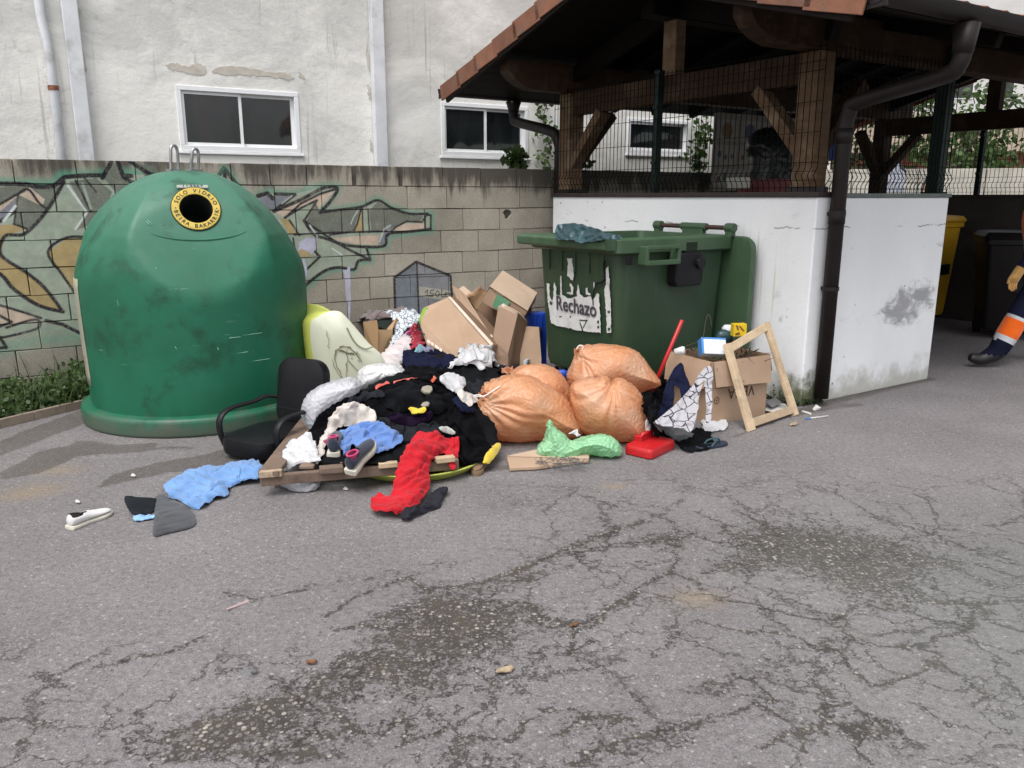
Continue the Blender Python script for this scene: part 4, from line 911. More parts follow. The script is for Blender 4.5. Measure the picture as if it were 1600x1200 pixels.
for a in (radians(172), radians(6)): text_to(g, '.', IC+HC+NH*.0135+(ex*cos(a)+ey*sin(a))*.123, ex, ey, NH, .05, .03)
g.build('lettering', M_INK, ringo)
# embossed number plate above the ring
pc = IC+HC+NH*.0+ey*.205; pz_ = igl_pt(naz, 1.555)+IC; pn = unit(np.array([cos(naz)*.55, sin(naz)*.55, .83])); pe = np.cross(pn, ex)
g = G().box(pz_+pn*.006, ex, np.cross(pn, ex), pn, .19, .034, .012); pl = g.build('number_plate', plain('grey_plate', (.30, .33, .29), .7), ig, bevel=.004)
g = G(); text_to(g, '114467', pz_+pn*.012, ex, np.cross(pn, ex), pn, .034, .01, 1.3); g.build('lettering', M_INK, pl)
# moulded lip under the hole
g = G(); lp = []
for t in np.linspace(-.95, .95, 21):
    q = HC+ex*(.30*sin(t*1.2))-ey*(.185+.05*cos(t*1.35)-.05)
    th = atan2(q[1], q[0]); lp.append(IC+igl_pt(th, q[2])-NH*.001)
g.tube(lp, [.002+.007*cos(t) for t in np.linspace(-1.45, 1.45, 21)], 8).build('moulded_lip', M_IGL, ig, smooth=True)
M_SCR = plain('pale_scratch', (.22, .42, .34), .7)
for (x0, y0, x1, y1) in [(347, 530, 392, 524), (358, 527, 430, 517), (390, 565, 432, 559), (183, 467, 187, 483), (273, 540, 276, 546), (243, 418, 246, 421), (227, 345, 235, 352), (230, 343, 238, 351), (340, 541, 342, 551), (370, 552, 400, 548)]:
    pts = []
    for t in np.linspace(0, 1, 7):
        r_ = ray(x0+(x1-x0)*t, y0+(y1-y0)*t); best = None
        for d in np.linspace(4.6, 5.6, 220):
            q = EYE+r_*(d/r_[1]); rel = q-IC; 
            if .1 < q[2] < 1.6:
                pr_ = igl_pt(atan2(rel[1], rel[0]), q[2])
                if math.hypot(rel[0], rel[1]) <= math.hypot(pr_[0], pr_[1])+.001: best = q; break
        if best is not None: pts.append(best)
    if len(pts) > 2: G().tube(pts, [.0005+.0018*sin(pi*i/(len(pts)-1)) for i in range(len(pts))], 5).build('scratch', M_SCR, ig)
# side label and two lifting loops
th0, th1 = radians(197), radians(222)
lv = [IC+igl_pt(t, z)*np.array([1.006, 1.006, 1]) for z in np.linspace(.27, .98, 12) for t in np.linspace(th0, th1, 10)]
lo = obj('side_label', G().add(lv, [(j*10+i, j*10+i+1, j*10+i+11, j*10+i+10) for j in range(11) for i in range(9)]).mesh(True), M_LABEL, ig); lo.modifiers.new('t', 'SOLIDIFY').thickness = .003
g = G()
for i, (ch, z) in enumerate((('2', .44), ('i', .36))):
    t = radians(215); n = np.array([cos(t), sin(t), 0]); text_to(g, ch, IC+igl_pt(t, z)*np.array([1.012, 1.012, 1]), np.cross(Z_, n), Z_, n, .09)
g.build('lettering', M_INK, lo)
for dx, dy, h, tl in ((-.075, .0, .17, .10), (.045, .04, .15, .2)):
    b = IC+np.array([dx, dy, 1.668]); tdir = unit((.5, .86, 0)); side = unit((.86, -.5, 0)); o_ = side*0
    pts = [b-tdir*.03, b-tdir*.028+Z_*h*.6+side*tl*.1, b-tdir*.022+Z_*h*.9+side*tl*.12, b+Z_*h+side*tl*.13, b+tdir*.022+Z_*h*.9+side*tl*.12, b+tdir*.028+Z_*h*.6+side*tl*.1, b+tdir*.03]
    g = G().tube(catmull(pts, 5, closed=False), .0105, 8); lp_ = g.build('lifting_loop', M_STEEL, ig, smooth=True); G().box(b+Z_*.006, tdir, side, Z_, .1, .05, .012).build('base_plate', M_STEEL, lp_)

# ------------------------------------------------------------------ green four-wheel bin in front of the shelter wall
def binmat(name, rgb):
    m = M(name); P = m.co('Object'); c = m.ramp(m.noise(2, 6, .62), [(.3, (rgb[0]*.75, rgb[1]*.8, rgb[2]*.75, 1)), (.7, (rgb[0]*1.2, rgb[1]*1.15, rgb[2]*1.2, 1))])
    st = m.step(m.noise(1, 6, .65, vec=m.mapping(P, scale=(14, 14, 1.2))), .55, .72); c = m.mix(m.math('MULTIPLY', st, .45), c, (rgb[0]*1.7, rgb[1]*1.5, rgb[2]*1.6, 1))
    d = m.step(m.noise(5, 7, .7), .56, .74); c = m.mix(m.math('MULTIPLY', d, .4), c, (.03, .035, .022, 1))
    m.set('Base Color', c); m.set('Roughness', .5); m.bump(m.noise(60, 4, .6), .1, .003); return m.m
M_BIN = binmat('dark_green_plastic', (.028, .060, .030)); M_BINL = binmat('green_plastic_rim', (.045, .088, .045))
M_STK = plain('white_sticker', (.62, .62, .61), .7, .1, 14, dirt=(.42, .42, .41, 1)); M_BLKP = plain('black_plastic', (.007, .007, .009), .45, .3, 12, .1, 60, spec=.25); M_TXT = plain('maroon_grey_print', (.062, .05, .066), .8)
bU0, bU1, bV0, bV1 = .66, 1.62, -1.22, -.15; bz0, bz1 = .19, 1.15
bn = thing('rubbish_bin', 'large dark green four wheel rubbish bin with a torn white sticker, lid folded open behind', 'bin', S(1.14, -.68))
def brect(u0, u1, v0, v1, z, r=.06, n=5):
    out = []
    for cu, cv, a0 in ((u1-r, v1-r, 0), (u0+r, v1-r, pi/2), (u0+r, v0+r, pi), (u1-r, v0+r, 3*pi/2)):
        for k in range(n):
            a = a0+pi/2*k/(n-1); out.append(S(cu+r*cos(a), cv+r*sin(a), z))
    return out
tp = .045
rings = [brect(bU0+tp, bU1-tp, bV0+tp+.02, bV1-tp, bz0), brect(bU0+tp*.85, bU1-tp*.85, bV0+tp, bV1-tp*.9, bz0+.06), brect(bU0, bU1, bV0, bV1, bz1), brect(bU0+.03, bU1-.03, bV0+.03, bV1-.03, bz1), brect(bU0+.07, bU1-.07, bV0+.1, bV1-.07, bz0+.06)]
G().loft(rings, caps=True).build('body', M_BIN, bn, auto=30)
# vertical ribs pressed into the front face
fnrm = unit(-V_+Z_*-.03)
for k in range(5):
    uu = bU0+.16+k*.165
    G().prism([(-.016, 0), (.016, 0), (.012, .012), (-.012, .012)], S(uu, bV0+.004, bz1-.20), U_, -V_, Z_, .17).build('rib', M_BIN, bn, bevel=.004)
rim = G().loft([brect(bU0-.03, bU1+.03, bV0-.03, bV1+.02, 1.105), brect(bU0-.055, bU1+.055, bV0-.055, bV1+.03, 1.12), brect(bU0-.055, bU1+.055, bV0-.055, bV1+.03, 1.205), brect(bU0-.035, bU1+.035, bV0-.035, bV1+.01, 1.218), brect(bU0+.05, bU1-.05, bV0+.05, bV1-.05, 1.218), brect(bU0+.06, bU1-.06, bV0+.06, bV1-.06, 1.14)], caps=False)
rim.build('rim', M_BINL, bn, auto=35)
lip = G().prism([(bU0-.09, 0), (bU1+.14, 0), (bU1+.15, .02), (bU1+.13, .055), (bU0-.07, .055), (bU0-.1, .03)], S(0, bV0-.15, 1.172), U_, V_, Z_, .0) if False else G().loft([[S(u, bV0-.05-d, z) for d, z in ((0.0, 1.135), (.085, 1.138), (.105, 1.15), (.108, 1.20), (.09, 1.218), (0.0, 1.221))] for u in (bU0-.04, bU0-.02, bU1+.05, bU1+.07)])
lip.build('front_lip', M_BINL, bn, bevel=.006)
# handle bar and bracket on the right side
g = G(); hx = -1.06
for v in (hx, hx+.30): g.box(S(bU0-.085, v, 1.10), V_, U_, Z_, .03, .09, .13)
g.box(S(bU0-.12, hx+.15, 1.05), V_, U_, Z_, .30, .03, .035); g.box(S(bU0-.12, hx+.15, 1.155), V_, U_, Z_, .30, .03, .03); g.build('lifting_handle', M_BINL, bn, bevel=.006)
G().box(S(bU0-.062, -1.17, 1.07), V_, U_, Z_, .05, .02, .06).build('lifting_slot', M_BLKP, bn, bevel=.004)
lk = G().loft([[S(bU0-.012-x, -.62+y, .985+z) for y, z in ((-.12, -.12), (.12, -.12), (.135, -.08), (.135, .10), (.1, .12), (-.1, .12), (-.135, .1), (-.135, -.08))] for x in (-.01, .06, .085)]).build('lock_box', M_BLKP, bn, bevel=.012)
G().box(S(bU0-.03, -.57, 1.13), V_, U_, Z_, .13, .05, .11).build('lock_strap', M_BLKP, lk, bevel=.008)
G().tube([S(bU0-.09, -.53, 1.03), S(bU0-.125, -.53, 1.03)], .042, 16).build('lock_knob', M_BLKP, lk, bevel=.004)
# lid swung back against the wall, hinge bar on top
def rrect(w, h, r, n=6):
    o = []
    for cx, cy, a0 in ((w/2-r, h/2-r, 0), (-w/2+r, h/2-r, pi/2), (-w/2+r, -h/2+r, pi), (w/2-r, -h/2+r, 3*pi/2)):
        o += [(cx+r*cos(a0+pi/2*k/(n-1)), cy+r*sin(a0+pi/2*k/(n-1))) for k in range(n)]
    return o
lidc = S(1.1, -.10, .76); tilt = unit(V_*1+Z_*.0)
lid = G().loft([[lidc+U_*x*sc+Z_*y*sc+V_*dv for x, y in rrect(1.34, .90, .10)] for sc, dv in ((.9, -.03), (.985, -.025), (1.0, .0), (.98, .035), (.94, .05), (.90, .02))]).build('lid', M_BINL, bn, auto=40)
G().tube([S(.62, -.14, 1.268), S(1.45, -.14, 1.268)], .018, 10).build('hinge_bar', plain('brown_bar', (.05, .025, .022), .5), lid)
for u0, u1, r in ((.60, .68, .036), (.88, 1.15, .03), (1.38, 1.46, .036)):
    G().tube([S(u0, -.14, 1.268), S(u1, -.14, 1.268)], r, 12).box(S((u0+u1)/2, -.14, 1.232), U_, V_, Z_, (u1-u0)*.8, .05, .05).build('hinge', M_BINL, lid, bevel=.005)
for u in (.78, 1.50):
    for v in (-1.08, -.3):
        w_ = G().tube([S(u-.025, v, .085), S(u+.025, v, .085)], .085, 18).build('wheel', M_BLKP, bn, bevel=.008)
        G().box(S(u, v, .15), V_, U_, Z_, .06, .07, .1).build('caster', M_STEEL, w_, bevel=.005)
# torn sticker on the front face
FP = S(bU0, bV0, bz1); fvec = (S(bU0+tp, bV0+tp, bz0)-FP); FN = unit(np.cross(U_, fvec)); FN = FN if FN@(-V_) > 0 else -FN
def onf(px, py, off=.016):
    return onplane(px, py, FP+FN*off, FN)
rj = np.random.default_rng(5)
def torn(px, jag=.8, step=3):
    P = []
    n = len(px)
    for i in range(n):
        a, b = np.array(px[i], float), np.array(px[(i+1) % n], float); k = max(1, int(np.linalg.norm(b-a)/step))
        for q in range(k): P.append(a+(b-a)*q/k+rj.normal(0, jag, 2)*(.6 if q else .3))
    return P
zq = lambda L: [(800+x*.2375, 330+y*.2375) for x, y in L]
stk = None
eS = U_*-1; 
def sticker(L, name='sticker', parent=None, mat=None, off=.0165, jag=.7):
    P = torn(zq(L), jag); v3 = [onf(x, y, off) for x, y in P]; v2 = [Vector(((p-FP)@U_, p[2])) for p in v3]; n = len(v2)
    r = geometry.delaunay_2d_cdt(v2, [(i, (i+1) % n) for i in range(n)], [], 1, 1e-6)
    def back(v):
        q = FP+U_*v.x; z = v.y; w = (FP[2]-z)/(-fvec[2]) ; q = np.array([q[0], q[1], 0])+np.append((fvec*w)[:2]-(U_*((fvec*w)@U_))[:2], z); return q+FN*off
    vs_ = [back(v) for v in r[0]]; g = G().add(vs_, [f for f in r[2]])
    o = g.build(name, mat or M_STK, parent or bn); md = o.modifiers.new('t', 'SOLIDIFY'); md.thickness = .002; md.offset = 0; return o
stk = sticker([(228, 475), (245, 475), (248, 560), (262, 590), (268, 620), (252, 625), (270, 580), (278, 470), (290, 500), (290, 550), (318, 555), (318, 425), (326, 430), (330, 550), (350, 560), (372, 575), (430, 560), (425, 530), (436, 480), (446, 545), (470, 565), (520, 560), (530, 590), (560, 540), (572, 545), (580, 700), (584, 800), (440, 785), (400, 775), (345, 762), (300, 755), (258, 735), (240, 620)])
sticker([(606, 520), (620, 480), (618, 380), (632, 360), (640, 420), (640, 500), (650, 620), (652, 800), (624, 800), (622, 720), (616, 620)], 'sticker_strip')
sticker([(362, 308), (398, 310), (396, 322), (404, 400), (408, 420), (398, 455), (386, 450), (376, 430), (362, 425), (366, 380), (368, 330)], 'sticker_strip')
sticker([(380, 475), (388, 475), (404, 500), (402, 545), (388, 550), (360, 540), (366, 532), (390, 530)], 'sticker_strip'); sticker([(484, 505), (495, 500), (500, 535), (516, 540), (516, 556), (486, 545)], 'sticker_strip')
sticker([(536, 470), (542, 465), (545, 510), (538, 512)], 'sticker_strip', jag=.3)
g = G(); a_, b_ = onf(*zq([(287, 612)])[0], .019), onf(*zq([(548, 650)])[0], .019); mid = (a_+b_)/2; wd_ = np.linalg.norm(b_-a_)
ex_t = unit(-U_); ey_t = unit(np.cross(FN, ex_t)); ey_t = ey_t if ey_t[2] > 0 else -ey_t
mid = onf(*zq([(418, 622)])[0], .023)
gl_v, _ = glyph('Rechazo', .02); tw = max(v[0] for v in gl_v)-min(v[0] for v in gl_v); size = .155; text_to(g, 'Rechazo', mid, ex_t, ey_t, FN, size, .02, wd_/(tw*size)*1.0); tx = g.build('lettering', M_TXT, stk)
rk = zq([(612, 330), (604, 350), (606, 400), (612, 440), (596, 465), (566, 472), (548, 490), (538, 530), (532, 570), (534, 620)])
G().tube([onf(x, y, .021) for x, y in catmull([np.array(p) for p in rk], 3, closed=False)], [.008]*9+[.007]*8+[.0045]*11, 6).build('tar_run', M_BLKP, bn)
for L in ([(255, 520), (268, 515), (272, 560), (258, 565)], [(248, 590), (268, 598), (262, 618), (248, 610)], [(310, 690), (326, 688), (326, 696), (312, 698)], [(440, 712), (495, 714), (480, 722), (445, 720)], [(444, 730), (450, 728), (470, 790), (462, 790)], [(490, 712), (496, 716), (470, 770), (466, 764)], [(380, 690), (388, 690), (388, 698), (380, 698)], [(560, 718), (572, 718), (572, 738), (560, 738)], [(562, 755), (572, 752), (574, 768), (562, 770)], [(628, 655), (642, 652), (644, 668), (630, 672)], [(630, 768), (646, 765), (646, 782), (632, 785)]): sticker(L, 'dark_tear', stk, M_BIN, .019, .3)

# ------------------------------------------------------------------ height of the heap (rubbish rests on it)
HX0, HX1, HY0, HY1, HR = -3.0, 2.8, 3.0, 8.6, .0125
hx = np.arange(HX0, HX1, HR); hy = np.arange(HY0, HY1, HR); HGX, HGY = np.meshgrid(hx, hy)
HG = np.zeros_like(HGX)
def sgauss(cx, cy, sx, sy, h, p=2.0, rot=0.0):
    dx, dy = HGX-cx, HGY-cy; a = dx*cos(rot)+dy*sin(rot); b = -dx*sin(rot)+dy*cos(rot)
    return h*np.exp(-(((a/sx)**2+(b/sy)**2)**p))
HG = np.maximum(HG, sgauss(-.82, 4.42, .60, .56, .15, 3)); HG = np.maximum(HG, sgauss(-.62, 4.78, .52, .44, .42, 1.3)); HG = np.maximum(HG, sgauss(-.42, 5.45, .62, .75, .34, 1.6)); HG = np.maximum(HG, sgauss(-.95, 6.2, .5, .85, .40, 1.6)); HG = np.maximum(HG, sgauss(-1.0, 6.72, .55, .45, .54, 1.6)); HG = np.maximum(HG, sgauss(-.05, 5.55, .35, .5, .28, 1.6))
def Hs(x, y):
    fx = np.clip((np.asarray(x)-HX0)/HR, 0, len(hx)-1.001); fy = np.clip((np.asarray(y)-HY0)/HR, 0, len(hy)-1.001); i = fx.astype(int); j = fy.astype(int); a = fx-i; b = fy-j
    return HG[j, i]*(1-a)*(1-b)+HG[j, i+1]*a*(1-b)+HG[j+1, i]*(1-a)*b+HG[j+1, i+1]*a*b
def raster(P, grow=1):
    global HG
    P = np.asarray(P); i = ((P[:, 0]-HX0)/HR+.5).astype(int); j = ((P[:, 1]-HY0)/HR+.5).astype(int); ok = (i > 0) & (i < len(hx)-1) & (j > 0) & (j < len(hy)-1)
    T = np.zeros_like(HG); np.maximum.at(T, (j[ok], i[ok]), P[ok, 2])
    for _ in range(grow):
        T2 = T.copy()
        for dj, di in ((0, 1), (0, -1), (1, 0), (-1, 0)):
            T2 = np.maximum(T2, np.where(T == 0, np.roll(np.roll(T, dj, 0), di, 1), 0))
        T = T2
    HG = np.maximum(HG, T)
def march(px, lift=0.0, zmax=None):
    px = np.asarray(px, float); a = (px[:, 0]-800)/FPX; b = (600-px[:, 1])/FPX
    R = np.stack([a, CP+b*SP, -SP+b*CP], 1); y = np.arange(3.05, 8.5, .0125); t = y[None, :]/R[:, 1:2]; X = t*R[:, :1]; Z = EYE[2]+t*R[:, 2:3]; Yg = np.broadcast_to(y, X.shape)
    below = Z < Hs(X, Yg)+lift; k = np.where(below.any(1), below.argmax(1), len(y)-1); n = np.arange(len(px)); k0 = np.maximum(k-1, 0)
    d1 = Z[n, k]-Hs(X[n, k], Yg[n, k])-lift; d0 = Z[n, k0]-Hs(X[n, k0], Yg[n, k0])-lift; f = np.clip(np.where(np.abs(d0-d1) > 1e-6, d0/(d0-d1+1e-12), 1), 0, 1)
    A = np.stack([X[n, k0], Yg[n, k0], Z[n, k0]], 1); B_ = np.stack([X[n, k], Yg[n, k], Z[n, k]], 1); return A+(B_-A)*f[:, None]

# ------------------------------------------------------------------ black office chair without its legs
M_LEATH = plain('black_leatherette', (.006, .006, .0075), .42, .3, 8, .25, 140, spec=.22); M_ARM = plain('black_moulded_arm', (.009, .009, .011), .45, .2, 10, spec=.25)
cb = np.array([-1.345, 4.86, 0]); fdir = unit((-.46, -.88, 0)); sdir = np.array([fdir[1]*-1, fdir[0], 0]); sdir = sdir if sdir[0] > 0 else -sdir
oc = thing('office_chair', 'broken black office chair with looped armrests sitting on the ground beside the bottle bank', 'chair', cb)
def cushion(c, ex, ey, en, w, h, t, r, name, par, mat, bulge=.03, n=8):
    g = G(); R = []
    for sc, dz in ((.90, -.5), (.975, -.42), (1.0, -.15), (1.0, .15), (.975, .4), (.88, .5), (.6, .5+bulge/t*.6), (.25, .5+bulge/t)):
        R.append([c+ex*x*(sc if sc > .8 else sc)+ey*y*sc+en*t*dz for x, y in rrect(w, h, r, n)])
    return g.loft(R).build(name, mat, par, auto=50)
seat = cushion(cb+fdir*.25+Z_*.08, sdir, fdir, Z_, .40, .46, .11, .11, 'seat', oc, M_LEATH)
bkup = unit(Z_-fdir*.16); bkn = np.cross(sdir, bkup); bkn = bkn if bkn@fdir > 0 else -bkn
bk = cushion(cb-fdir*.02+bkup*.30, sdir, bkup, bkn, .375, .44, .08, .10, 'backrest', oc, M_LEATH, .015)
G().box(cb-fdir*.02+bkup*.2+bkn*.048, sdir, bkup, bkn, .33, .008, .01).build('seam', M_ARM, bk)
for sg in (-1, 1):
    o_ = cb+sdir*sg*.225
    pts = [o_+fdir*.38+Z_*.05, o_+fdir*.41+Z_*.14, o_+fdir*.40+Z_*.22, o_+fdir*.32+Z_*.26, o_+fdir*.13+Z_*.26, o_+fdir*.02+Z_*.27, o_-sdir*sg*.05-fdir*.06+Z_*.25]
    cc = catmull(pts, 6, closed=False); g = G(); prev = None; R = []
    for i, p in enumerate(cc):
        d = unit(cc[min(i+1, len(cc)-1)]-cc[max(i-1, 0)]); x = sdir; y = unit(np.cross(d, x)); w_, h_ = .024, .012
        R.append([p+x*(w_*cos(a))+y*(h_*sin(a)) for a in np.linspace(0, 2*pi, 10, endpoint=False)])
    g.loft(R).build('armrest', M_ARM, oc, smooth=True)

# ------------------------------------------------------------------ lime plastic tub chair lying over, its pale underside to the camera
def limemat(name, a, b, stain=True):
    m = M(name); c = m.ramp(m.noise(2.5, 4, .55), [(.3, (*a, 1)), (.7, (*b, 1))])
    if stain:
        s = m.step(m.noise(7, 6, .7, dist=1.5), .6, .68); c = m.mix(m.math('MULTIPLY', s, .4), c, (.12, .1, .05, 1))
    m.set('Base Color', c); m.set('Roughness', .45); return m.m
M_LIME = limemat('lime_plastic', (.42, .47, .085), (.5, .54, .12)); M_LIMEP = limemat('pale_lime_plastic', (.50, .51, .39), (.57, .58, .47), False); M_STAIN = plain('brown_scribble', (.13, .115, .07), .9)
tub = thing('tub_chair', 'lime green plastic tub chair tipped over, pale side up, behind the office chair', 'chair', (-1.25, 5.6, 0))
R0 = [(451, 505), (455, 490), (466, 481), (484, 477), (505, 482), (530, 500), (560, 540), (590, 585), (592, 640), (500, 655), (466, 600), (456, 550)]
R1 = [(460, 510), (470, 497), (486, 489), (505, 487), (520, 490), (540, 505), (568, 540), (598, 580), (598, 640), (510, 655), (482, 605), (470, 555)]
R2 = [(485, 506), (496, 495), (507, 489), (517, 486), (527, 486), (539, 493), (575, 535), (601, 564), (602, 630), (525, 655), (500, 605), (487, 545)]
R3 = [(500, 512), (506, 502), (513, 496), (521, 494), (528, 496), (538, 503), (570, 542), (592, 570), (593, 625), (532, 648), (513, 605), (502, 550)]
def ringpx(L, d): return [atd(x, y, d) for x, y in catmull([np.array(p, float) for p in L], 3)]
g = G().loft([ringpx(R0, 5.93), ringpx(R0, 5.91), ringpx(R1, 5.80), ringpx(R2, 5.52)], caps=False); o = g.build('shell', M_LIME, tub, smooth=True); md = o.modifiers.new('t', 'SOLIDIFY'); md.thickness = .012
G().tube(ringpx(R0, 5.92), .013, 8, close=True).build('rim', M_LIME, tub, smooth=True)
g = G().loft([ringpx(R2, 5.52), ringpx(R3, 5.475), [atd(550+(x-550)*.5, 560+(y-560)*.5, 5.47) for x, y in catmull([np.array(p, float) for p in R3], 3)], [atd(550+(x-550)*.02, 560+(y-560)*.02, 5.468) for x, y in catmull([np.array(p, float) for p in R3], 3)]], caps=False); face = g.build('underside', M_LIMEP, tub, smooth=True)
def on_face(x, y, d=5.462): return atd(x, y, d)
for L, r in (([(522, 555), (528, 545), (536, 541), (546, 543), (556, 552), (565, 565)], .006), ([(523, 552), (524, 565), (530, 580), (540, 598)], .004), ([(541, 545), (543, 560), (541, 575), (543, 600)], .004), ([(528, 546), (540, 550), (552, 553)], .008), ([(556, 548), (562, 556), (560, 566)], .003), ([(543, 562), (552, 572), (566, 585)], .004), ([(518, 560), (526, 580), (536, 592)], .003), ([(509, 515), (513, 530), (513, 545)], .003)):
    G().tube([on_face(x+1.2*sin(i*2.3), y+.8*cos(i*1.7)) for i, (x, y) in enumerate(catmull([np.array(p, float) for p in L], 3, closed=False))], [r*(.25+.45*abs(sin(i*.9))) for i in range((len(L)-1)*3+1)], 6).build('dirt_streak', M_STAIN, face)
G().tube([on_face(x, y, 5.464) for x, y in catmull([np.array(p, float) for p in [(542, 512), (550, 528), (560, 540), (572, 545), (584, 541)]], 4, closed=False)], .0045, 6).build('seam', plain('olive_seam', (.2, .21, .11)), face)
gi = G().loft([ringpx(R0, 5.925), [atd(500+(x-500)*.8, 545+(y-545)*.85, 5.86) for x, y in catmull([np.array(p, float) for p in R0], 3)]], caps=True); gi.build('seat_shell', limemat('stained_lime', (.22, .23, .06), (.42, .44, .14)), tub, smooth=True)

# round lime tray under the timber frame
tr = thing('round_tray', 'round lime green plastic lid lying under the timber frame', 'tray', (-.56, 4.45, 0))
g = G(); g.loft([[np.array([-.56+r*cos(a), 4.45+r*sin(a), z]) for a in np.linspace(0, 2*pi, 56, endpoint=False)] for r, z in ((.30, .002), (.37, .012), (.41, .05), (.418, .056), (.416, .062), (.40, .058), (.36, .028), (.02, .022))], caps=False); g.build('dish', M_LIME, tr, smooth=True)

# ------------------------------------------------------------------ old timber frame
fr_ = thing('timber_frame', 'low frame of old grey brown boards heaped with clothes', 'frame', (-.8, 4.3, 0))
fz = .125
p_l, p_r = onz(406, 741, fz), onz(716, 715, fz); p_b = onz(474, 655, fz+.02)
fx = unit(p_r-p_l); fy = unit(p_b-p_l)
def bd(a, b, w, h, name='board', mat=None): return G().beam(a, b, w, h).build(name, mat or M_WOODG, fr_, bevel=.004)
bd(p_l-Z_*.034, p_r-Z_*.034, .035, .056)
bd(p_l+fx*.05-fy*.03-Z_*.0+Z_*.008, p_b+fx*.05+Z_*.008, .105, .028)
bd(p_r-fx*.06-Z_*.04, p_r-fx*.06+fy*.85-Z_*.04, .03, .07); bd(p_b-Z_*.04+fx*.02, p_b+(p_r-p_l)*.95-Z_*.04, .03, .07)
for k in (.22, .42, .62, .82): bd(p_l+(p_r-p_l)*k+fy*.02-Z_*.0+Z_*.007, p_l+(p_r-p_l)*k+fy*.8+Z_*.007, .075, .018, 'slat')
M_RAWW = plain('raw_end_grain', (.38, .29, .2), .85, .3, 30)
G().box(p_l+fx*.06-fy*.02+Z_*.006, fx, fy, Z_, .11, .03, .034).build('broken_end', M_RAWW, fr_, bevel=.003); bd(p_l+fx*.30-fy*.025+Z_*.004, p_l+fx*.42-fy*.025+Z_*.004, .06, .032, 'offcut'); bd(p_l+fx*.60-fy*.02+Z_*.003, p_l+fx*.70-fy*.02+Z_*.003, .05, .028, 'offcut', M_WOODL); bd(p_r-fx*.12-fy*.04+Z_*.01, p_r-fx*.02-fy*.03+Z_*.01, .045, .03, 'offcut', M_WOODL)
for q in (p_l+fx*.06, p_r-fx*.08, p_b+fx*.06, p_b+(p_r-p_l)*.9): G().box(np.array([q[0], q[1], .032])+fy*.16, fx, fy, Z_, .06, .06, .064).build('foot', M_WOODG, fr_)
# ------------------------------------------------------------------ cloth and bags: sheets relaxed over the heap so that they fold
def inpoly(P, poly):
    x, y = P[:, 0], P[:, 1]; ins = np.zeros(len(P), bool); n = len(poly)
    for i in range(n):
        xa, ya = poly[i]; xb, yb = poly[(i+1) % n]
        if ya == yb: continue
        ins ^= ((ya > y) != (yb > y)) & (x < (xb-xa)*(y-ya)/(yb-ya)+xa)
    return ins
def resample(poly, sp):
    out = []; n = len(poly)
    for i in range(n):
        a, b = np.asarray(poly[i], float), np.asarray(poly[(i+1) % n], float); k = max(1, int(round(np.linalg.norm(b-a)/sp)))
        out += [a+(b-a)*q/k for q in range(k)]
    return out
def edge_dist(P, poly):
    D = np.full(len(P), 1e9); n = len(poly)
    for i in range(n):
        a, b = np.asarray(poly[i]), np.asarray(poly[(i+1) % n]); d = b-a; L = d@d+1e-9; t = np.clip(((P-a)@d)/L, 0, 1)
        D = np.minimum(D, np.linalg.norm(P-a-t[:, None]*d, axis=1))
    return D
def px_mesh(poly, sp, smooth=3):
    c = catmull([np.array(p, float) for p in poly], smooth) if smooth > 1 else [np.array(p, float) for p in poly]
    b = resample([tuple(p) for p in c], sp); bp = np.array(b); x0, y0 = bp.min(0); x1, y1 = bp.max(0)
    gx = np.arange(x0, x1, sp); gy = np.arange(y0, y1, sp*.866); X, Y = np.meshgrid(gx, gy); X = X+(np.arange(len(gy)) % 2)[:, None]*sp/2
    I = np.stack([X.ravel(), Y.ravel()], 1); I = I[inpoly(I, bp)]
    if len(I): I = I[edge_dist(I, bp) > sp*.55]
    n = len(bp); A = [Vector(p) for p in np.vstack([bp, I])]
    r = geometry.delaunay_2d_cdt(A, [(i, (i+1) % n) for i in range(n)], [], 1, 1e-5)
    P = np.array([tuple(v) for v in r[0]]); T = np.array([f for f in r[2] if len(f) == 3])
    bset = np.zeros(len(P), bool)
    for i, src in enumerate(r[3]): bset[i] = any(s < n for s in src)
    return P, T, bset
def topo(T):
    E = np.sort(np.vstack([T[:, [0, 1]], T[:, [1, 2]], T[:, [2, 0]]]), 1); opp = np.concatenate([T[:, 2], T[:, 0], T[:, 1]])
    o = np.lexsort((E[:, 1], E[:, 0])); E, opp = E[o], opp[o]; same = np.all(E[1:] == E[:-1], axis=1)
    return np.unique(E, axis=0), np.stack([opp[:-1][same], opp[1:][same]], 1)
def waves(P, wl, n, rng, dirn=None, spread=pi):
    f = np.zeros(len(P))
    for _ in range(n):
        d = rng.normal(0, 1, 3)
        if dirn is not None: d = np.asarray(dirn)+d*spread
        d = unit(d); f += np.sin((P@d)*2*pi/(wl*rng.uniform(.6, 1.6))+rng.uniform(0, 6.28))*rng.uniform(.5, 1)
    return f/sqrt(n)
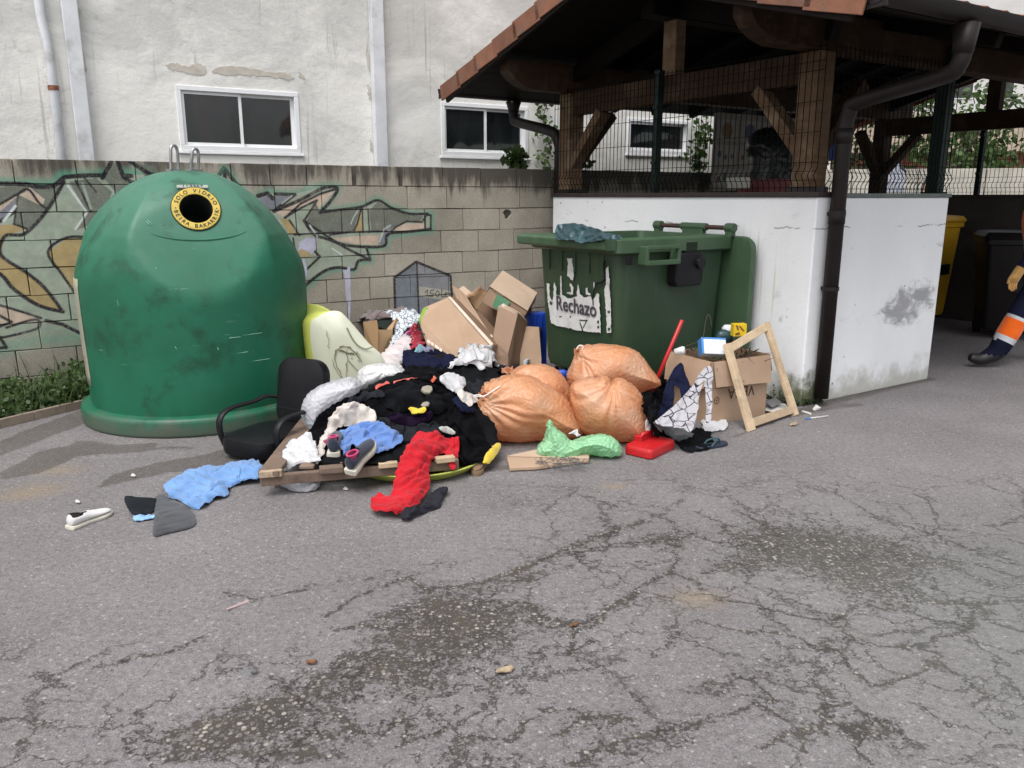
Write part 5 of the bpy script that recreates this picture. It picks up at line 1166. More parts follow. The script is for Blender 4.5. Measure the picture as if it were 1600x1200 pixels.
def relax(P, T, E, B, rest, brest, kb, pin, P0, kp, lift, steps, grav, solid=None, fric=.5, inner=None):
    n = len(P); Q = P.copy(); X = P.copy(); i, j = E[:, 0], E[:, 1]; bi, bj = B[:, 0], B[:, 1]
    cnt = np.bincount(i, minlength=n)+np.bincount(j, minlength=n); cnt = np.maximum(cnt, 1); cb_ = np.maximum(np.bincount(bi, minlength=n)+np.bincount(bj, minlength=n), 1)
    for s in range(steps):
        Vv = (X-Q)*.86; Q = X.copy(); X = X+np.clip(Vv, -.02, .02); X[:, 2] -= grav
        for k in range(4):
            d = X[j]-X[i]; L = np.sqrt((d*d).sum(1))+1e-9; c = d*((L-rest)/L*.5)[:, None]; D = np.zeros_like(X)
            for a in range(3): D[:, a] = np.bincount(i, c[:, a], n)-np.bincount(j, c[:, a], n)
            X += D/cnt[:, None]*1.7
        if kb > 0 and len(B):
            d = X[bj]-X[bi]; L = np.sqrt((d*d).sum(1))+1e-9; c = d*((L-brest)/L*.5*kb)[:, None]; D = np.zeros_like(X)
            for a in range(3): D[:, a] = np.bincount(bi, c[:, a], n)-np.bincount(bj, c[:, a], n)
            X += D/cb_[:, None]
        if kp is not None: X += (P0-X)*kp[:, None]
        if lift is not None:
            h = Hs(X[:, 0], X[:, 1])+lift; b = X[:, 2] < h
            X[b, 2] = h[b]; X[b, :2] = X[b, :2]*(1-fric)+Q[b, :2]*fric
    return X
def smooth_v(X, E, k, it):
    n = len(X); i, j = E[:, 0], E[:, 1]; c = np.maximum(np.bincount(i, minlength=n)+np.bincount(j, minlength=n), 1)
    for _ in range(it):
        S_ = np.zeros_like(X)
        for a in range(3): S_[:, a] = np.bincount(i, X[j, a], n)+np.bincount(j, X[i, a], n)
        X = X+(S_/c[:, None]-X)*k
    return X
def finish(name, X, T, mat, thick, parent=None, sub=1, up=True):
    me = mesh_of(X, T, True)
    o = obj(name, me, mat, parent)
    if thick: md = o.modifiers.new('t', 'SOLIDIFY'); md.thickness = thick; md.offset = -1
    if sub: md = o.modifiers.new('s', 'SUBSURF'); md.levels = md.render_levels = sub
    return o
def garment(name, poly, mat, label, cat, lift=.006, ex=1.2, wl=.10, amp=.018, sp=2.6, steps=22, dirn=None, grav=.0005, seed=1, thick=.0024, group=None, puff=.05, smooth=3, kb=.3, parent=None, bake=True, keep=.05):
    rng = np.random.default_rng(seed); P2, T, bd_ = px_mesh(poly, sp, smooth); P = march(P2, lift)
    E, B = topo(T)
    P = smooth_v(P, E, .5, 4)                        # cliffs of the heap become slopes
    rest = np.linalg.norm(P[E[:, 0]]-P[E[:, 1]], axis=1)*(1+(ex-1)*rng.uniform(.5, 1.5, len(E))); brest = np.linalg.norm(P[B[:, 0]]-P[B[:, 1]], axis=1)*(1+(ex-1)*.9) if len(B) else np.zeros(0)
    d_ = edge_dist(P2, np.array(resample([tuple(p) for p in catmull([np.array(p, float) for p in poly], 3)], 3))); dpx = np.clip(d_/max(10, .8*d_.max()), 0, 1); env = np.sqrt(dpx*(2-dpx))
    dr = rng.normal(0, 1, 3)*np.array([1, 1, .4]) if dirn is None else np.asarray(dirn, float); dr = unit(dr)
    f = waves(P, wl, 4, rng, dr, .55); g_ = waves(P, min(wl, .12)*.9, 6, rng); lo = waves(P, wl*3.2, 3, rng); f2 = waves(P, .05, 5, rng)
    ridge = np.minimum(np.abs(f), 1.3)*.5+np.minimum(np.abs(g_), 1.3)*.75
    nrm = np.array([0, -.5, .86])
    h = puff*.75*env*(.75+.35*lo)+amp*2.0*ridge*(.62+.38*env)
    P0 = P+nrm*h[:, None]+rng.normal(0, 1, 3)*0
    side = unit(np.cross(dr, nrm)); P0 = P0+dr*(amp*.9*np.sin(f*2.2)*(.3+.7*env))[:, None]   # folds lean over
    X = P0+nrm*(f2*amp*.35*(.3+.7*env))[:, None]
    kp = np.where(bd_, .12, keep)
    X = relax(X, T, E, B, rest, brest, kb, None, P0, kp, lift, steps, grav)
    X = smooth_v(X, E, .3, 1)
    n = np.cross(X[T[:, 1]]-X[T[:, 0]], X[T[:, 2]]-X[T[:, 0]]).sum(0)
    if n@np.array([0, -.4, 1.0]) < 0: T = T[:, ::-1]
    o = finish(name, X, T, mat, thick, parent)
    if label: tagit(o, label, cat, group)
    if label and len(X) > 250:
        ee = np.sort(np.vstack([T[:, [0, 1]], T[:, [1, 2]], T[:, [2, 0]]]), 1); u_, c_ = np.unique(ee, axis=0, return_counts=True); nb = {}
        for a, b in u_[c_ == 1]: nb.setdefault(int(a), []).append(int(b)); nb.setdefault(int(b), []).append(int(a))
        st0 = next(iter(nb)); loop = [st0]; prv, cur = -1, st0
        while True:
            nx = [q for q in nb[cur] if q != prv]
            if not nx or nx[0] == st0 or len(loop) > len(nb): break
            prv, cur = cur, nx[0]; loop.append(cur)
        if len(loop) > 12:
            hm = G().tube([X[q]-Z_*.0015 for q in loop], .0026, 6, close=True).build('hem', mat, None, smooth=True); hm.parent = o
    if bake: raster(X-Z_*min(.02, puff*.4), 1)
    return o
def bag(name, poly, depth, T_, mat, label, cat, knot=None, ex=1.06, wl=.05, amp=.008, sp=3.0, steps=16, seed=1, group=None, sag=.12, radial=14, ramp_=.012, kpin=.10, lean=0.0, back=1.0, lobes=.0, thick=0.0, tie=None, smooth=3):
    """a filled sack: the outline inflated towards and away from the camera, then crumpled"""
    rng = np.random.default_rng(seed); P2, T, bd_ = px_mesh(poly, sp, smooth); P2b = np.array(resample([tuple(p) for p in catmull([np.array(p, float) for p in poly], 3)], 3))
    ins = edge_dist(P2, P2b); mx = ins.max(); q = np.clip(ins/mx, 0, 1); w = np.sqrt(1-(1-q)**2)*T_
    y0 = P2[:, 1].max(); mpx = depth/FPX
    C3 = np.array([atd(x, y, depth+lean*(y0-y)*mpx) for x, y in P2])
    if lobes:
        w = w*(1+lobes*waves(C3, T_*1.3, 4, rng))
    n = len(P2); idx = np.where(~bd_)[0]; mapb = np.arange(n); mapb[idx] = n+np.arange(len(idx))
    F = C3.copy(); F[:, 1] -= w; Bk = C3[idx].copy(); Bk[:, 1] += w[idx]*back
    # keep what the camera sees under the same outline: move along the sight line instead of straight
    F[:, 0] = C3[:, 0]*(F[:, 1]/C3[:, 1]); F[:, 2] = EYE[2]+(C3[:, 2]-EYE[2])*(F[:, 1]/C3[:, 1])
    X = np.vstack([F, Bk]); TT = np.vstack([T, mapb[T][:, ::-1]])
    E, B = topo(TT)
    cen = X.mean(0); out = X-cen; out /= np.linalg.norm(out, axis=1)[:, None]+1e-9
    if knot is not None:
        k3 = atd(knot[0], knot[1], depth-.0); rel = X-k3; r = np.linalg.norm(rel, axis=1); ang = np.arctan2(rel[:, 2], rel[:, 0])+.6*np.sin(rel[:, 1]*9)
        rad = np.sin(ang*radial+1.5*np.sin(ang*5+seed))*np.exp(-r/.22)*np.clip(r/.05, 0, 1)
        X = X+out*(rad*ramp_)[:, None]
    X0 = X.copy(); L0 = np.linalg.norm(X[E[:, 0]]-X[E[:, 1]], axis=1)
    rest = L0*(1+(ex-1)*rng.uniform(.5, 1.5, len(E))); brest = np.linalg.norm(X[B[:, 0]]-X[B[:, 1]], axis=1)*(1+(ex-1)*1.0)
    f = waves(X, wl, 6, rng); X = X+out*((np.abs(f)-.5)*amp)[:, None]
    X = relax(X, TT, E, B, rest, brest, .3, None, X0, np.full(len(X), kpin), None, steps, .0006); X[:, 2] = np.maximum(X[:, 2], .004)
    o = finish(name, X, TT, mat, 0, None)
    v = X[T]; nn = np.cross(v[:, 1]-v[:, 0], v[:, 2]-v[:, 0]).sum(0)
    if nn[1] > 0:
        o.data.flip_normals()
    tagit(o, label, cat, group); raster(X, 1)
    return o, X

# fabrics
F_BLACK = fabric('black_wool', (.0035, .0035, .0045), sheen=.02); F_BLACK2 = fabric('black_cotton', (.007, .0075, .009), sheen=.04); F_NAVY = fabric('navy_cotton', (.009, .011, .03), sheen=.08); F_DGREY = fabric('charcoal_cloth', (.017, .019, .023), sheen=.06)
F_WHITE = fabric('white_cotton', (.50, .50, .515), .08, .2); F_CREAM = fabric('cream_cotton', (.52, .475, .44), .12, .2); F_PINKW = fabric('pinkish_white_cotton', (.55, .49, .50), .12); F_BLUE = fabric('mid_blue_cotton', (.10, .19, .43), .22); F_SKY = fabric('light_blue_jersey', (.135, .26, .50), .15)
F_RED = fabric('bright_red_cotton', (.40, .010, .018), .25, .08); F_GREYB = fabric('grey_brown_blanket', (.15, .12, .115), .2); F_PURP = fabric('pale_purple_cloth', (.20, .19, .30), .2); F_TEALC = fabric('pale_teal_cloth', (.17, .30, .38), .2); F_MAG = fabric('magenta_cloth', (.35, .03, .22), .2); F_PURD = fabric('dark_purple_cloth', (.012, .006, .018), .3, .05); F_GREY = fabric('mid_grey_cloth', (.10, .105, .11), .2)
F_SALM = fabric('coral_cloth', (.55, .10, .08), .2); F_ORNG = fabric('orange_red_cloth', (.55, .09, .03), .2)
def lined(name, base, ink, sc, w, warp=.0, box=False):
    m = M(name); P = m.co('Object'); wv = m.node('ShaderNodeVectorMath', operation='SUBTRACT'); m.wire(wv.inputs[0], m.noise(6, 3, .5, out=1)); wv.inputs[1].default_value = (.5, .5, .5)
    Q = m.vadd(P, wv.outputs[0], warp); d = m.vor(sc, 'DISTANCE_TO_EDGE', vec=m.mapping(Q, scale=(1, 1, 1.0), rot=(.4, .3, .5)), rnd=.9 if not box else .55)
    c = m.mix(m.step(d, w*1.4, w*.7), (*base, 1), (*ink, 1)); m.set('Base Color', c); m.set('Roughness', .9); m.set('Sheen Weight', .2); m.bump(m.noise(45, 5, .65), .35, .006); return m.m
F_PATT = lined('white_cloth_dark_scribble', (.62, .66, .70), (.10, .12, .17), 26, .055, .03); F_LINE = lined('white_cloth_black_lines', (.36, .35, .375), (.010, .010, .022), 13, .03, .05, True)
def dotted(name, base, ink, sc):
    m = M(name); d = m.vor(sc); c = m.mix(m.step(d, .3, .2), (*base, 1), (*ink, 1)); m.set('Base Color', c); m.set('Roughness', .9); m.bump(m.noise(45, 5, .65), .35, .006); return m.m
F_REDD = dotted('dark_red_cloth_pale_dots', (.27, .012, .03), (.55, .35, .35), 45)
def plastic(name, a, b, tr=.3, rough=.34, inner=None, spec=.45):
    m = M(name); c = m.ramp(m.noise(5, 4, .55), [(.3, (*a, 1)), (.7, (*b, 1))])
    if inner is not None:
        for (loc, sc, col, lo, hi, k) in inner: c = m.mix(m.math('MULTIPLY', m.step(m.noise(sc, 3, .55, vec=m.mapping(m.co(), loc=loc)), lo, hi), k), c, (*col, 1))
    m.set('Base Color', c); m.set('Roughness', rough); m.set('Specular IOR Level', spec); cr_ = m.noise(9, 2, .4, dist=1.0); m.bump(m.math('ABSOLUTE', m.math('SUBTRACT', cr_, .5)), .6, .02); m.bump(m.noise(40, 4, .5), .08, .006)
    td = m.node('ShaderNodeBsdfTranslucent'); m.wire(td.inputs[0], c); mx = m.node('ShaderNodeMixShader'); mx.inputs[0].default_value = tr
    m.t.links.new(m.b.outputs[0], mx.inputs[1]); m.t.links.new(td.outputs[0], mx.inputs[2]); m.t.links.new(mx.outputs[0], m.out.inputs[0]); return m.m
P_ORNG = plastic('orange_bag_plastic', (.72, .345, .17), (.78, .43, .25), .40, .33, [((1, 2, 3), 4, (.76, .54, .39), .48, .66, .6), ((5, 1, 2), 5, (.56, .33, .18), .58, .72, .35), ((2, 7, 4), 6, (.72, .26, .14), .6, .74, .4)])
P_WBAG = plastic('milky_bag_plastic', (.66, .66, .70), (.76, .76, .79), .4, .3, [((1, 2, 3), 7, (.20, .50, .66), .6, .70, .85), ((4, 1, 7), 5, (.62, .32, .36), .62, .74, .5), ((7, 7, 1), 8, (.34, .35, .38), .58, .7, .5)])
P_WHITE = plastic('white_bag_plastic', (.78, .78, .79), (.84, .84, .845), .3, .35); P_GREEN = plastic('mint_bag_plastic', (.33, .66, .38), (.46, .78, .50), .4, .32, [((1, 1, 1), 8, (.22, .45, .26), .58, .7, .4)]); P_TEAL = plastic('teal_black_plastic', (.012, .03, .035), (.03, .075, .09), .05, .35)
P_GREYW = plastic('grey_white_plastic', (.45, .46, .50), (.6, .6, .62), .3, .35)
def card(name, a, b):
    m = M(name); P = m.co('Object'); c = m.ramp(m.noise(3, 5, .6), [(.3, (*a, 1)), (.7, (*b, 1))]); c = m.mix(m.math('MULTIPLY', m.step(m.noise(6, 6, .68, dist=.5), .58, .75), .3), c, (.17, .115, .075, 1))
    m.set('Base Color', c); m.set('Roughness', .85); m.bump(m.noise(1, 3, .5, vec=m.mapping(P, scale=(2, 2, 130))), .06, .002); m.bump(m.noise(5, 5, .6), .3, .012); return m.m
M_CARD = card('brown_cardboard', (.35, .235, .155), (.43, .30, .21)); M_CARDD = card('shaded_cardboard', (.19, .115, .07), (.26, .165, .105)); M_CARDL = card('light_cardboard', (.42, .31, .225), (.50, .375, .28)); M_CARDO = card('ochre_cardboard', (.36, .22, .115), (.42, .27, .15))  # brown tones put the boxes' lit, shaded and inner faces into colour
M_GRNP = plain('green_print', (.10, .25, .14), .8, .15, 20); M_LGRN = plain('leaf_green_print', (.16, .30, .035), .8, .15, 20); M_CINK = plain('card_ink', (.07, .04, .03), .85); M_CWHT = plain('pale_card_edge', (.58, .5, .42), .9)

# ---- cardboard heap against the wall
def cpt(L, d):
    d = d if hasattr(d, '__len__') else [d]*len(L); return [atd(x, y, k) for (x, y), k in zip(L, d)]
def panel(par, L, d, mat=M_CARD, t=.006, name='panel'):
    pts = cpt(L, d); return G().slab(pts, t).build(name, mat, par)
cb1 = thing('cardboard_box', 'big brown cardboard box on its side, with a green printed corner', 'cardboard box', (-.6, 6.4, 0))
A = [(655, 500), (662, 482), (702, 465), (768, 540), (738, 585), (682, 580)]; dA = [6.30, 6.40, 6.42, 6.22, 6.0, 6.08]
pa = cpt(A, dA); pb2 = [p+np.array([.12, .42, -.06]) for p in pa]
f1 = G().slab(pa, .006).build('panel', M_CARD, cb1)
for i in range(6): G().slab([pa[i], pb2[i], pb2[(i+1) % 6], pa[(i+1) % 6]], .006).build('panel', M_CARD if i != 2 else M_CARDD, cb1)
panel(cb1, [(700, 465), (704, 464), (771, 538), (767, 541)], [6.41, 6.42, 6.2, 6.2], M_CWHT, .01, 'torn_edge'); panel(cb1, [(654, 501), (661, 482.5), (667.5, 480), (670, 486), (657, 508)], [6.285, 6.385, 6.38, 6.36, 6.27], M_LGRN, .003, 'green_print')
for L in ([(672, 487), (684, 500), (699, 518)], [(699, 518), (722, 498)], [(684, 500), (704, 486)]): G().tube([atd(x, y, 6.40-.0046*(y-465)+.0) for x, y in L], .0035, 5).build('crease', M_CARDD, f1) if False else None
fN = unit(np.cross(pa[1]-pa[0], pa[3]-pa[0])); fN = fN if fN[1] < 0 else -fN
def onbox(x, y, o=.003): return onplane(x, y, pa[0]+fN*o, fN)
G().slab([onbox(x, y, .002) for x, y in [(678, 488), (684, 485.5), (724, 540), (716, 545)]], .002, n=fN).build('tape', M_CARDL, f1); G().slab([onbox(x, y, .0025) for x, y in [(686, 497), (708, 482), (710, 484), (688, 500)]], .0015, n=fN).build('crease', M_CARDD, f1)
for x, y, w in ((668, 530, 5), (674, 534, 4), (680, 538, 6), (687, 543, 4)): G().slab([onbox(x, y), onbox(x+w, y+w*.7), onbox(x+w-1, y+w*.7+4), onbox(x-1, y+4)], .0015, n=fN).build('printed_mark', M_CWHT, f1)
for x, y in ((658, 517), (661, 520)): G().slab([onbox(x, y), onbox(x+3, y+1), onbox(x+3, y+4), onbox(x, y+3)], .0015, n=fN).build('printed_mark', M_CINK, f1)
g = G(); q0 = atd(668, 531, 6.10); exq = unit(atd(682, 541, 6.06)-q0); enq = unit(np.cross(pa[1]-pa[0], pa[3]-pa[0])); enq = enq if enq[1] < 0 else -enq
text_to(g, 'la fruta', atd(674, 530, 6.12)+enq*.004, exq, unit(np.cross(enq, exq)), enq, .07, .005); g.build('lettering', M_CWHT, f1) if False else None
cb2 = thing('cardboard_box', 'crumpled cardboard box with long loose flaps standing behind the big tilted box', 'cardboard box', (-.3, 6.9, 0))
panel(cb2, [(706, 446), (714, 450), (724, 458), (768, 527), (752, 534), (713, 468)], [6.62, 6.63, 6.64, 6.46, 6.42, 6.55], M_CARD, .006, 'flap'); panel(cb2, [(702, 466), (713, 461), (750, 528), (740, 524)], [6.60, 6.62, 6.55, 6.54], M_CARDD, .006, 'flap')
panel(cb2, [(717, 452), (724, 447), (736, 457), (734, 464), (729, 463)], [6.75, 6.76, 6.72, 6.7, 6.7], M_CARDL, .006, 'flap'); panel(cb2, [(732, 459), (738, 456), (752, 445), (752, 450), (738, 462)], [6.7, 6.72, 6.8, 6.78, 6.68], M_CARDD, .006, 'flap'); panel(cb2, [(730, 463), (752, 450), (759, 456), (757, 465), (752, 470), (744, 484), (733, 470)], [6.74, 6.82, 6.85, 6.82, 6.8, 6.74, 6.72], M_CARDO, .006, 'flap')
G().tube([atd(731, 464, 6.67), atd(735, 461, 6.66), atd(738, 460, 6.67)], .02, 8).build('rolled_corner', M_CARDO, cb2)
panel(cb2, [(744, 483), (757, 468), (780, 486), (778, 500), (770, 528)], [6.95, 7.0, 7.0, 6.95, 6.9], M_CARDD, .006, 'panel'); panel(cb2, [(746, 487), (772, 528), (790, 540), (720, 560), (724, 500)], [6.9, 6.8, 6.75, 6.7, 6.9], M_CARDD, .006, 'panel')
cb3 = thing('cardboard_box', 'cardboard box with green print tilted on top of the cardboard heap', 'cardboard box', (.0, 7.0, .5))
top3 = [(785, 423), (839, 458), (824, 486), (765, 448)]; d3 = [7.05, 6.95, 6.62, 6.72]; t3 = cpt(top3, d3); dn = np.array([.0, .14, -.20])
panel(cb3, top3, d3, M_CARDL); side = [t3[3]+np.array([0, .015, -.008]), t3[2]+np.array([0, .015, -.008]), t3[2]+dn*np.array([1, .6, .5])*.55, t3[3]+np.array([-.03, .02, -.11])]
panel(cb3, [(766, 450), (824, 487), (817, 498), (805, 494), (778, 486), (752, 470)], [6.74, 6.64, 6.68, 6.7, 6.74, 6.80], M_CARD); panel(cb3, [(777, 459), (798, 472), (790, 482), (780, 485), (769, 478)], [6.715, 6.675, 6.69, 6.71, 6.735], M_GRNP, .002, 'green_print')
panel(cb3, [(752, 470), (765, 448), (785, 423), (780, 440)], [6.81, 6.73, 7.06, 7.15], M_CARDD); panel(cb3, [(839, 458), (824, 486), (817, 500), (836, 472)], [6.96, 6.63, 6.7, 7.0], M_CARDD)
G().box(atd(800, 478, 7.05), (1, 0, 0), (0, 1, 0), Z_, .34, .20, .16).build('panel', M_CARDD, cb3)
cb4 = thing('cardboard_box', 'open brown cardboard box standing against the left side of the green bin', 'cardboard box', (.1, 6.3, 0))
pD = [(779, 479), (809, 492), (794, 553), (794, 575), (760, 560), (770, 531)]; panel(cb4, pD, [6.50, 6.46, 6.30, 6.28, 6.36, 6.40], M_CARDD if False else card('mid_cardboard', (.23, .15, .10), (.29, .195, .135))); panel(cb4, [(808, 488), (823, 503), (813, 556), (812, 585), (794, 585), (793, 552)], [6.47, 6.64, 6.56, 6.5, 6.28, 6.30], M_CARDD)
panel(cb4, [(822, 510), (842, 511), (846, 562), (844, 590), (812, 590), (812, 555)], [6.62, 6.60, 6.50, 6.44, 6.44, 6.5], M_CARD); panel(cb4, [(778, 480), (786, 475), (812, 489), (823, 503), (809, 492)], [6.52, 6.66, 6.64, 6.66, 6.47], M_CARDL, .006, 'flap'); panel(cb4, [(783, 477), (787, 474), (791, 478), (787, 481)], [6.49, 6.5, 6.5, 6.48], M_CWHT, .004, 'tape')
panel(cb4, [(826, 560), (842, 511), (848, 515), (852, 590)], [6.85, 6.62, 6.9, 6.9], M_CARDD)
G().tube([atd(767, 523, 6.38), atd(769, 527, 6.37)], .008, 6).build('tape', M_CWHT, cb4)
cr = thing('blue_crate', 'bright blue plastic crate half hidden behind the cardboard by the bin', 'crate', (.12, 6.75, 0))
g = G(); M_BLUEP = plain('blue_plastic', (.012, .06, .42), .4, .15, 8)
cc_ = atd(833, 500, 6.85); G().box(cc_+np.array([.02, .05, -.21]), (.96, .28, 0), (-.28, .96, 0), Z_, .17, .15, .54).build('body', M_BLUEP, cr, bevel=.012)
for k in range(3): G().box(cc_+np.array([-.03+.05*k, -.045+.015*k, -.2]), (.96, .28, 0), (-.28, .96, 0), Z_, .014, .02, .48).build('rib', M_BLUEP, cr, bevel=.003)
cb5 = thing('cardboard_box', 'small open ochre cardboard box behind the tub chair', 'cardboard box', (-1.05, 6.3, 0))
panel(cb5, [(568, 503), (589, 500), (592, 519), (592, 560), (575, 560)], [6.32, 6.25, 6.22, 6.2, 6.3], M_CARDO); panel(cb5, [(588, 515), (613, 515), (612, 560), (592, 560)], [6.23, 6.34, 6.32, 6.2], card('light_ochre_cardboard', (.40, .26, .14), (.47, .31, .18))); panel(cb5, [(604, 515), (619, 497), (622, 500), (612, 517)], [6.36, 6.5, 6.52, 6.34], M_CARDO, .006, 'flap'); panel(cb5, [(568, 503), (571, 499), (622, 497), (615, 520), (590, 520)], [6.35, 6.55, 6.6, 6.5, 6.45], M_DHOLE, .006, 'inside')  # near-black inside holds the box's shade, the lighter face its lit side
for k in range(3): panel(cb5, [(574, 508.5+3*k), (586, 506.5+3*k), (586, 507.6+3*k), (574, 509.6+3*k)], [6.295, 6.25, 6.25, 6.295], M_CINK, .002, 'printed_line')

# ---- the heap of clothes, bottom first
base_o = garment('dark_clothes', [(505, 655), (575, 580), (600, 545), (650, 530), (710, 530), (765, 540), (800, 575), (768, 625), (782, 700), (745, 728), (700, 722), (560, 728), (480, 726), (455, 700)], F_BLACK2, 'spread of black clothes lying under all the other garments of the heap', 'clothes', lift=.004, ex=1.12, sp=5, seed=3, wl=.2, amp=.014)
gm = garment
gm('blanket', [(556, 500), (575, 490), (588, 482), (612, 479), (640, 481), (652, 488), (625, 496), (600, 499), (578, 506)], F_GREYB, 'grey brown blanket heaped along the foot of the block wall', 'blanket', puff=.03, seed=11, amp=.012)
gm('scribbled_cloth', [(592, 490), (612, 484), (636, 484), (656, 488), (657, 505), (640, 515), (628, 528), (618, 545), (606, 548), (614, 520), (612, 498)], F_PATT, 'white cloth with fine dark scribble pattern, behind the small ochre box', 'cloth', puff=.03, seed=12)
gm('white_clothes', [(590, 562), (604, 545), (622, 530), (640, 516), (646, 540), (640, 560), (625, 575), (605, 580), (592, 574)], F_PINKW, 'pinkish white garments between the tub chair and the big cardboard box', 'clothes', puff=.04, seed=13)
gm('magenta_cloth', [(630, 523), (640, 513), (650, 506), (646, 522), (638, 526)], F_MAG, 'small magenta scrap showing beside the red dotted cloth', 'cloth', puff=.035, seed=14)
gm('red_dotted_cloth', [(640, 512), (648, 504), (655, 510), (662, 528), (668, 541), (660, 546), (642, 550), (640, 530)], F_REDD, 'dark red cloth with pale dots left of the big cardboard box', 'cloth', puff=.04, seed=15)
gm('teal_cloth', [(645, 552), (650, 541), (664, 541), (672, 548), (660, 556)], F_TEALC, 'pale teal cloth below the red dotted cloth', 'cloth', puff=.035, seed=16)
gm('purple_cloth', [(660, 548), (672, 536), (692, 531), (704, 536), (690, 550), (670, 556)], F_PURP, 'pale purple cloth below the big cardboard box', 'cloth', puff=.035, seed=17)
gm('black_jumper', [(704, 545), (716, 530), (738, 526), (760, 531), (764, 545), (740, 560), (712, 560)], F_BLACK2, 'black jumper rolled up behind the white garment', 'jumper', puff=.05, seed=18)
gm('navy_jumper', [(628, 560), (634, 545), (652, 552), (675, 548), (690, 534), (712, 536), (722, 550), (712, 570), (690, 590), (660, 592), (636, 585)], F_NAVY, 'navy jumper crumpled in the middle of the heap', 'jumper', puff=.05, seed=19, amp=.018)
gm('printed_blouse', [(626, 576), (650, 572), (690, 575), (715, 570), (720, 588), (700, 604), (665, 602), (640, 596)], F_BLACK, 'black blouse in front of the navy jumper', 'blouse', puff=.03, seed=20)
gm('charcoal_trousers', [(740, 545), (776, 545), (800, 556), (834, 582), (828, 592), (800, 590), (760, 590), (700, 585), (692, 594), (720, 612), (745, 625), (765, 610), (800, 600)], F_DGREY, 'charcoal trousers draped at the right of the heap below the cardboard', 'trousers', puff=.05, seed=21, amp=.014)
gm('grey_scarf', [(798, 556), (815, 558), (828, 568), (824, 574), (806, 568)], fabric('pale_grey', (.36, .40, .44)), 'pale grey cloth edge at the foot of the open brown box', 'cloth', puff=.035, seed=22)
gm('white_shirt', [(722, 528), (730, 540), (748, 542), (768, 538), (778, 545), (776, 562), (782, 575), (770, 576), (752, 583), (738, 576), (716, 576), (698, 577), (712, 560), (718, 548)], F_WHITE, 'white shirt crumpled on the top of the heap', 'shirt', puff=.12, seed=23, amp=.024, ex=1.2, wl=.09, lift=.02)
bg, X_ = bag('white_carrier_bag', [(557, 598), (560, 580), (575, 570), (600, 567), (618, 569), (634, 580), (636, 592), (615, 600), (590, 606), (565, 610)], 5.02, .16, P_WHITE, 'full white plastic carrier bag between the tub chair and the clothes', 'bag', knot=(606, 569), seed=31, sp=2.6)
bg, X_ = bag('milky_bag', [(470, 640), (478, 618), (500, 602), (530, 592), (556, 594), (562, 606), (550, 625), (520, 645), (505, 665), (490, 676), (478, 668)], 4.70, .18, P_WBAG, 'milky see through plastic bag of rubbish behind the timber frame', 'bag', knot=(556, 596), seed=32, ex=1.08)
coat = gm('black_coat', [(487, 692), (482, 678), (496, 652), (520, 632), (548, 618), (572, 612), (588, 600), (625, 592), (655, 593), (690, 604), (712, 618), (728, 645), (748, 672), (768, 698), (756, 714), (742, 724), (726, 726), (712, 712), (700, 690), (676, 672), (640, 655), (600, 655), (560, 645), (525, 662), (508, 684), (498, 700)], F_BLACK, 'big black woollen coat arched over the front of the heap', 'coat', puff=.05, seed=33, amp=.012, wl=.19, lift=.012)
gm('black_hoodie', [(596, 622), (615, 606), (640, 600), (668, 606), (690, 622), (700, 640), (684, 652), (650, 644), (622, 648), (600, 640)], F_BLACK2, 'black hooded sweatshirt bunched on the crest of the black coat', 'sweatshirt', puff=.06, seed=133, amp=.026, lift=.014)
gm('black_skirt', [(700, 640), (722, 634), (742, 650), (762, 690), (776, 712), (752, 728), (728, 724), (716, 700), (700, 668)], F_BLACK, 'black skirt sliding down the right side of the heap', 'skirt', puff=.05, seed=134, amp=.03, lift=.014, wl=.13)
gm('charcoal_sleeve', [(534, 636), (546, 622), (574, 612), (598, 612), (604, 622), (580, 628), (556, 636), (540, 644)], F_DGREY, 'charcoal sleeve along the left edge of the black coat', 'clothes', puff=.05, seed=135, amp=.02, lift=.014)
gm('navy_rag', [(706, 626), (722, 618), (738, 632), (744, 648), (724, 650), (712, 640)], F_NAVY, 'navy rag beside the front left orange bag neck', 'rag', puff=.04, seed=136, amp=.024, lift=.014)
gm('coral_cloth', [(580, 606), (592, 600), (610, 596), (640, 590), (655, 592), (632, 597), (600, 605), (590, 610)], F_SALM, 'coral edge of a garment along the top of the black coat', 'cloth', puff=.02, seed=34, lift=.016)
gm('white_vest', [(684, 592), (700, 585), (720, 589), (730, 602), (722, 615), (705, 616), (692, 606)], F_WHITE, 'small crumpled white vest above the orange bags', 'vest', puff=.08, seed=35, amp=.018, lift=.02)
gm('cream_rag', [(712, 612), (728, 612), (746, 620), (752, 630), (735, 640), (720, 630)], F_CREAM, 'cream rag tucked beside the front orange bag', 'rag', puff=.03, seed=36)
gm('orange_scrap', [(672, 592), (680, 587), (684, 592), (680, 600), (673, 600)], F_ORNG, 'small orange red scrap on top of the heap', 'cloth', puff=.035, seed=37)
gm('purple_blouse', [(600, 650), (620, 645), (650, 650), (672, 643), (680, 650), (668, 664), (640, 668), (612, 664)], F_PURD, 'dark purple blouse in the hollow of the black coat', 'top', puff=.03, seed=38, lift=.016)
gm('black_trousers', [(590, 652), (612, 660), (640, 668), (675, 660), (692, 668), (690, 690), (640, 695), (600, 690)], F_DGREY, 'charcoal cloth bunched below the yellow slipper', 'clothes', puff=.04, seed=39, lift=.014)
gm('cream_shirt', [(524, 640), (535, 631), (560, 629), (578, 636), (590, 650), (585, 664), (560, 668), (530, 672), (515, 690), (506, 716), (496, 728), (490, 715), (496, 696), (508, 672), (514, 655)], F_CREAM, 'cream cotton shirt trailing over the left end of the frame', 'top', puff=.045, seed=40, amp=.018, ex=1.22, lift=.016)
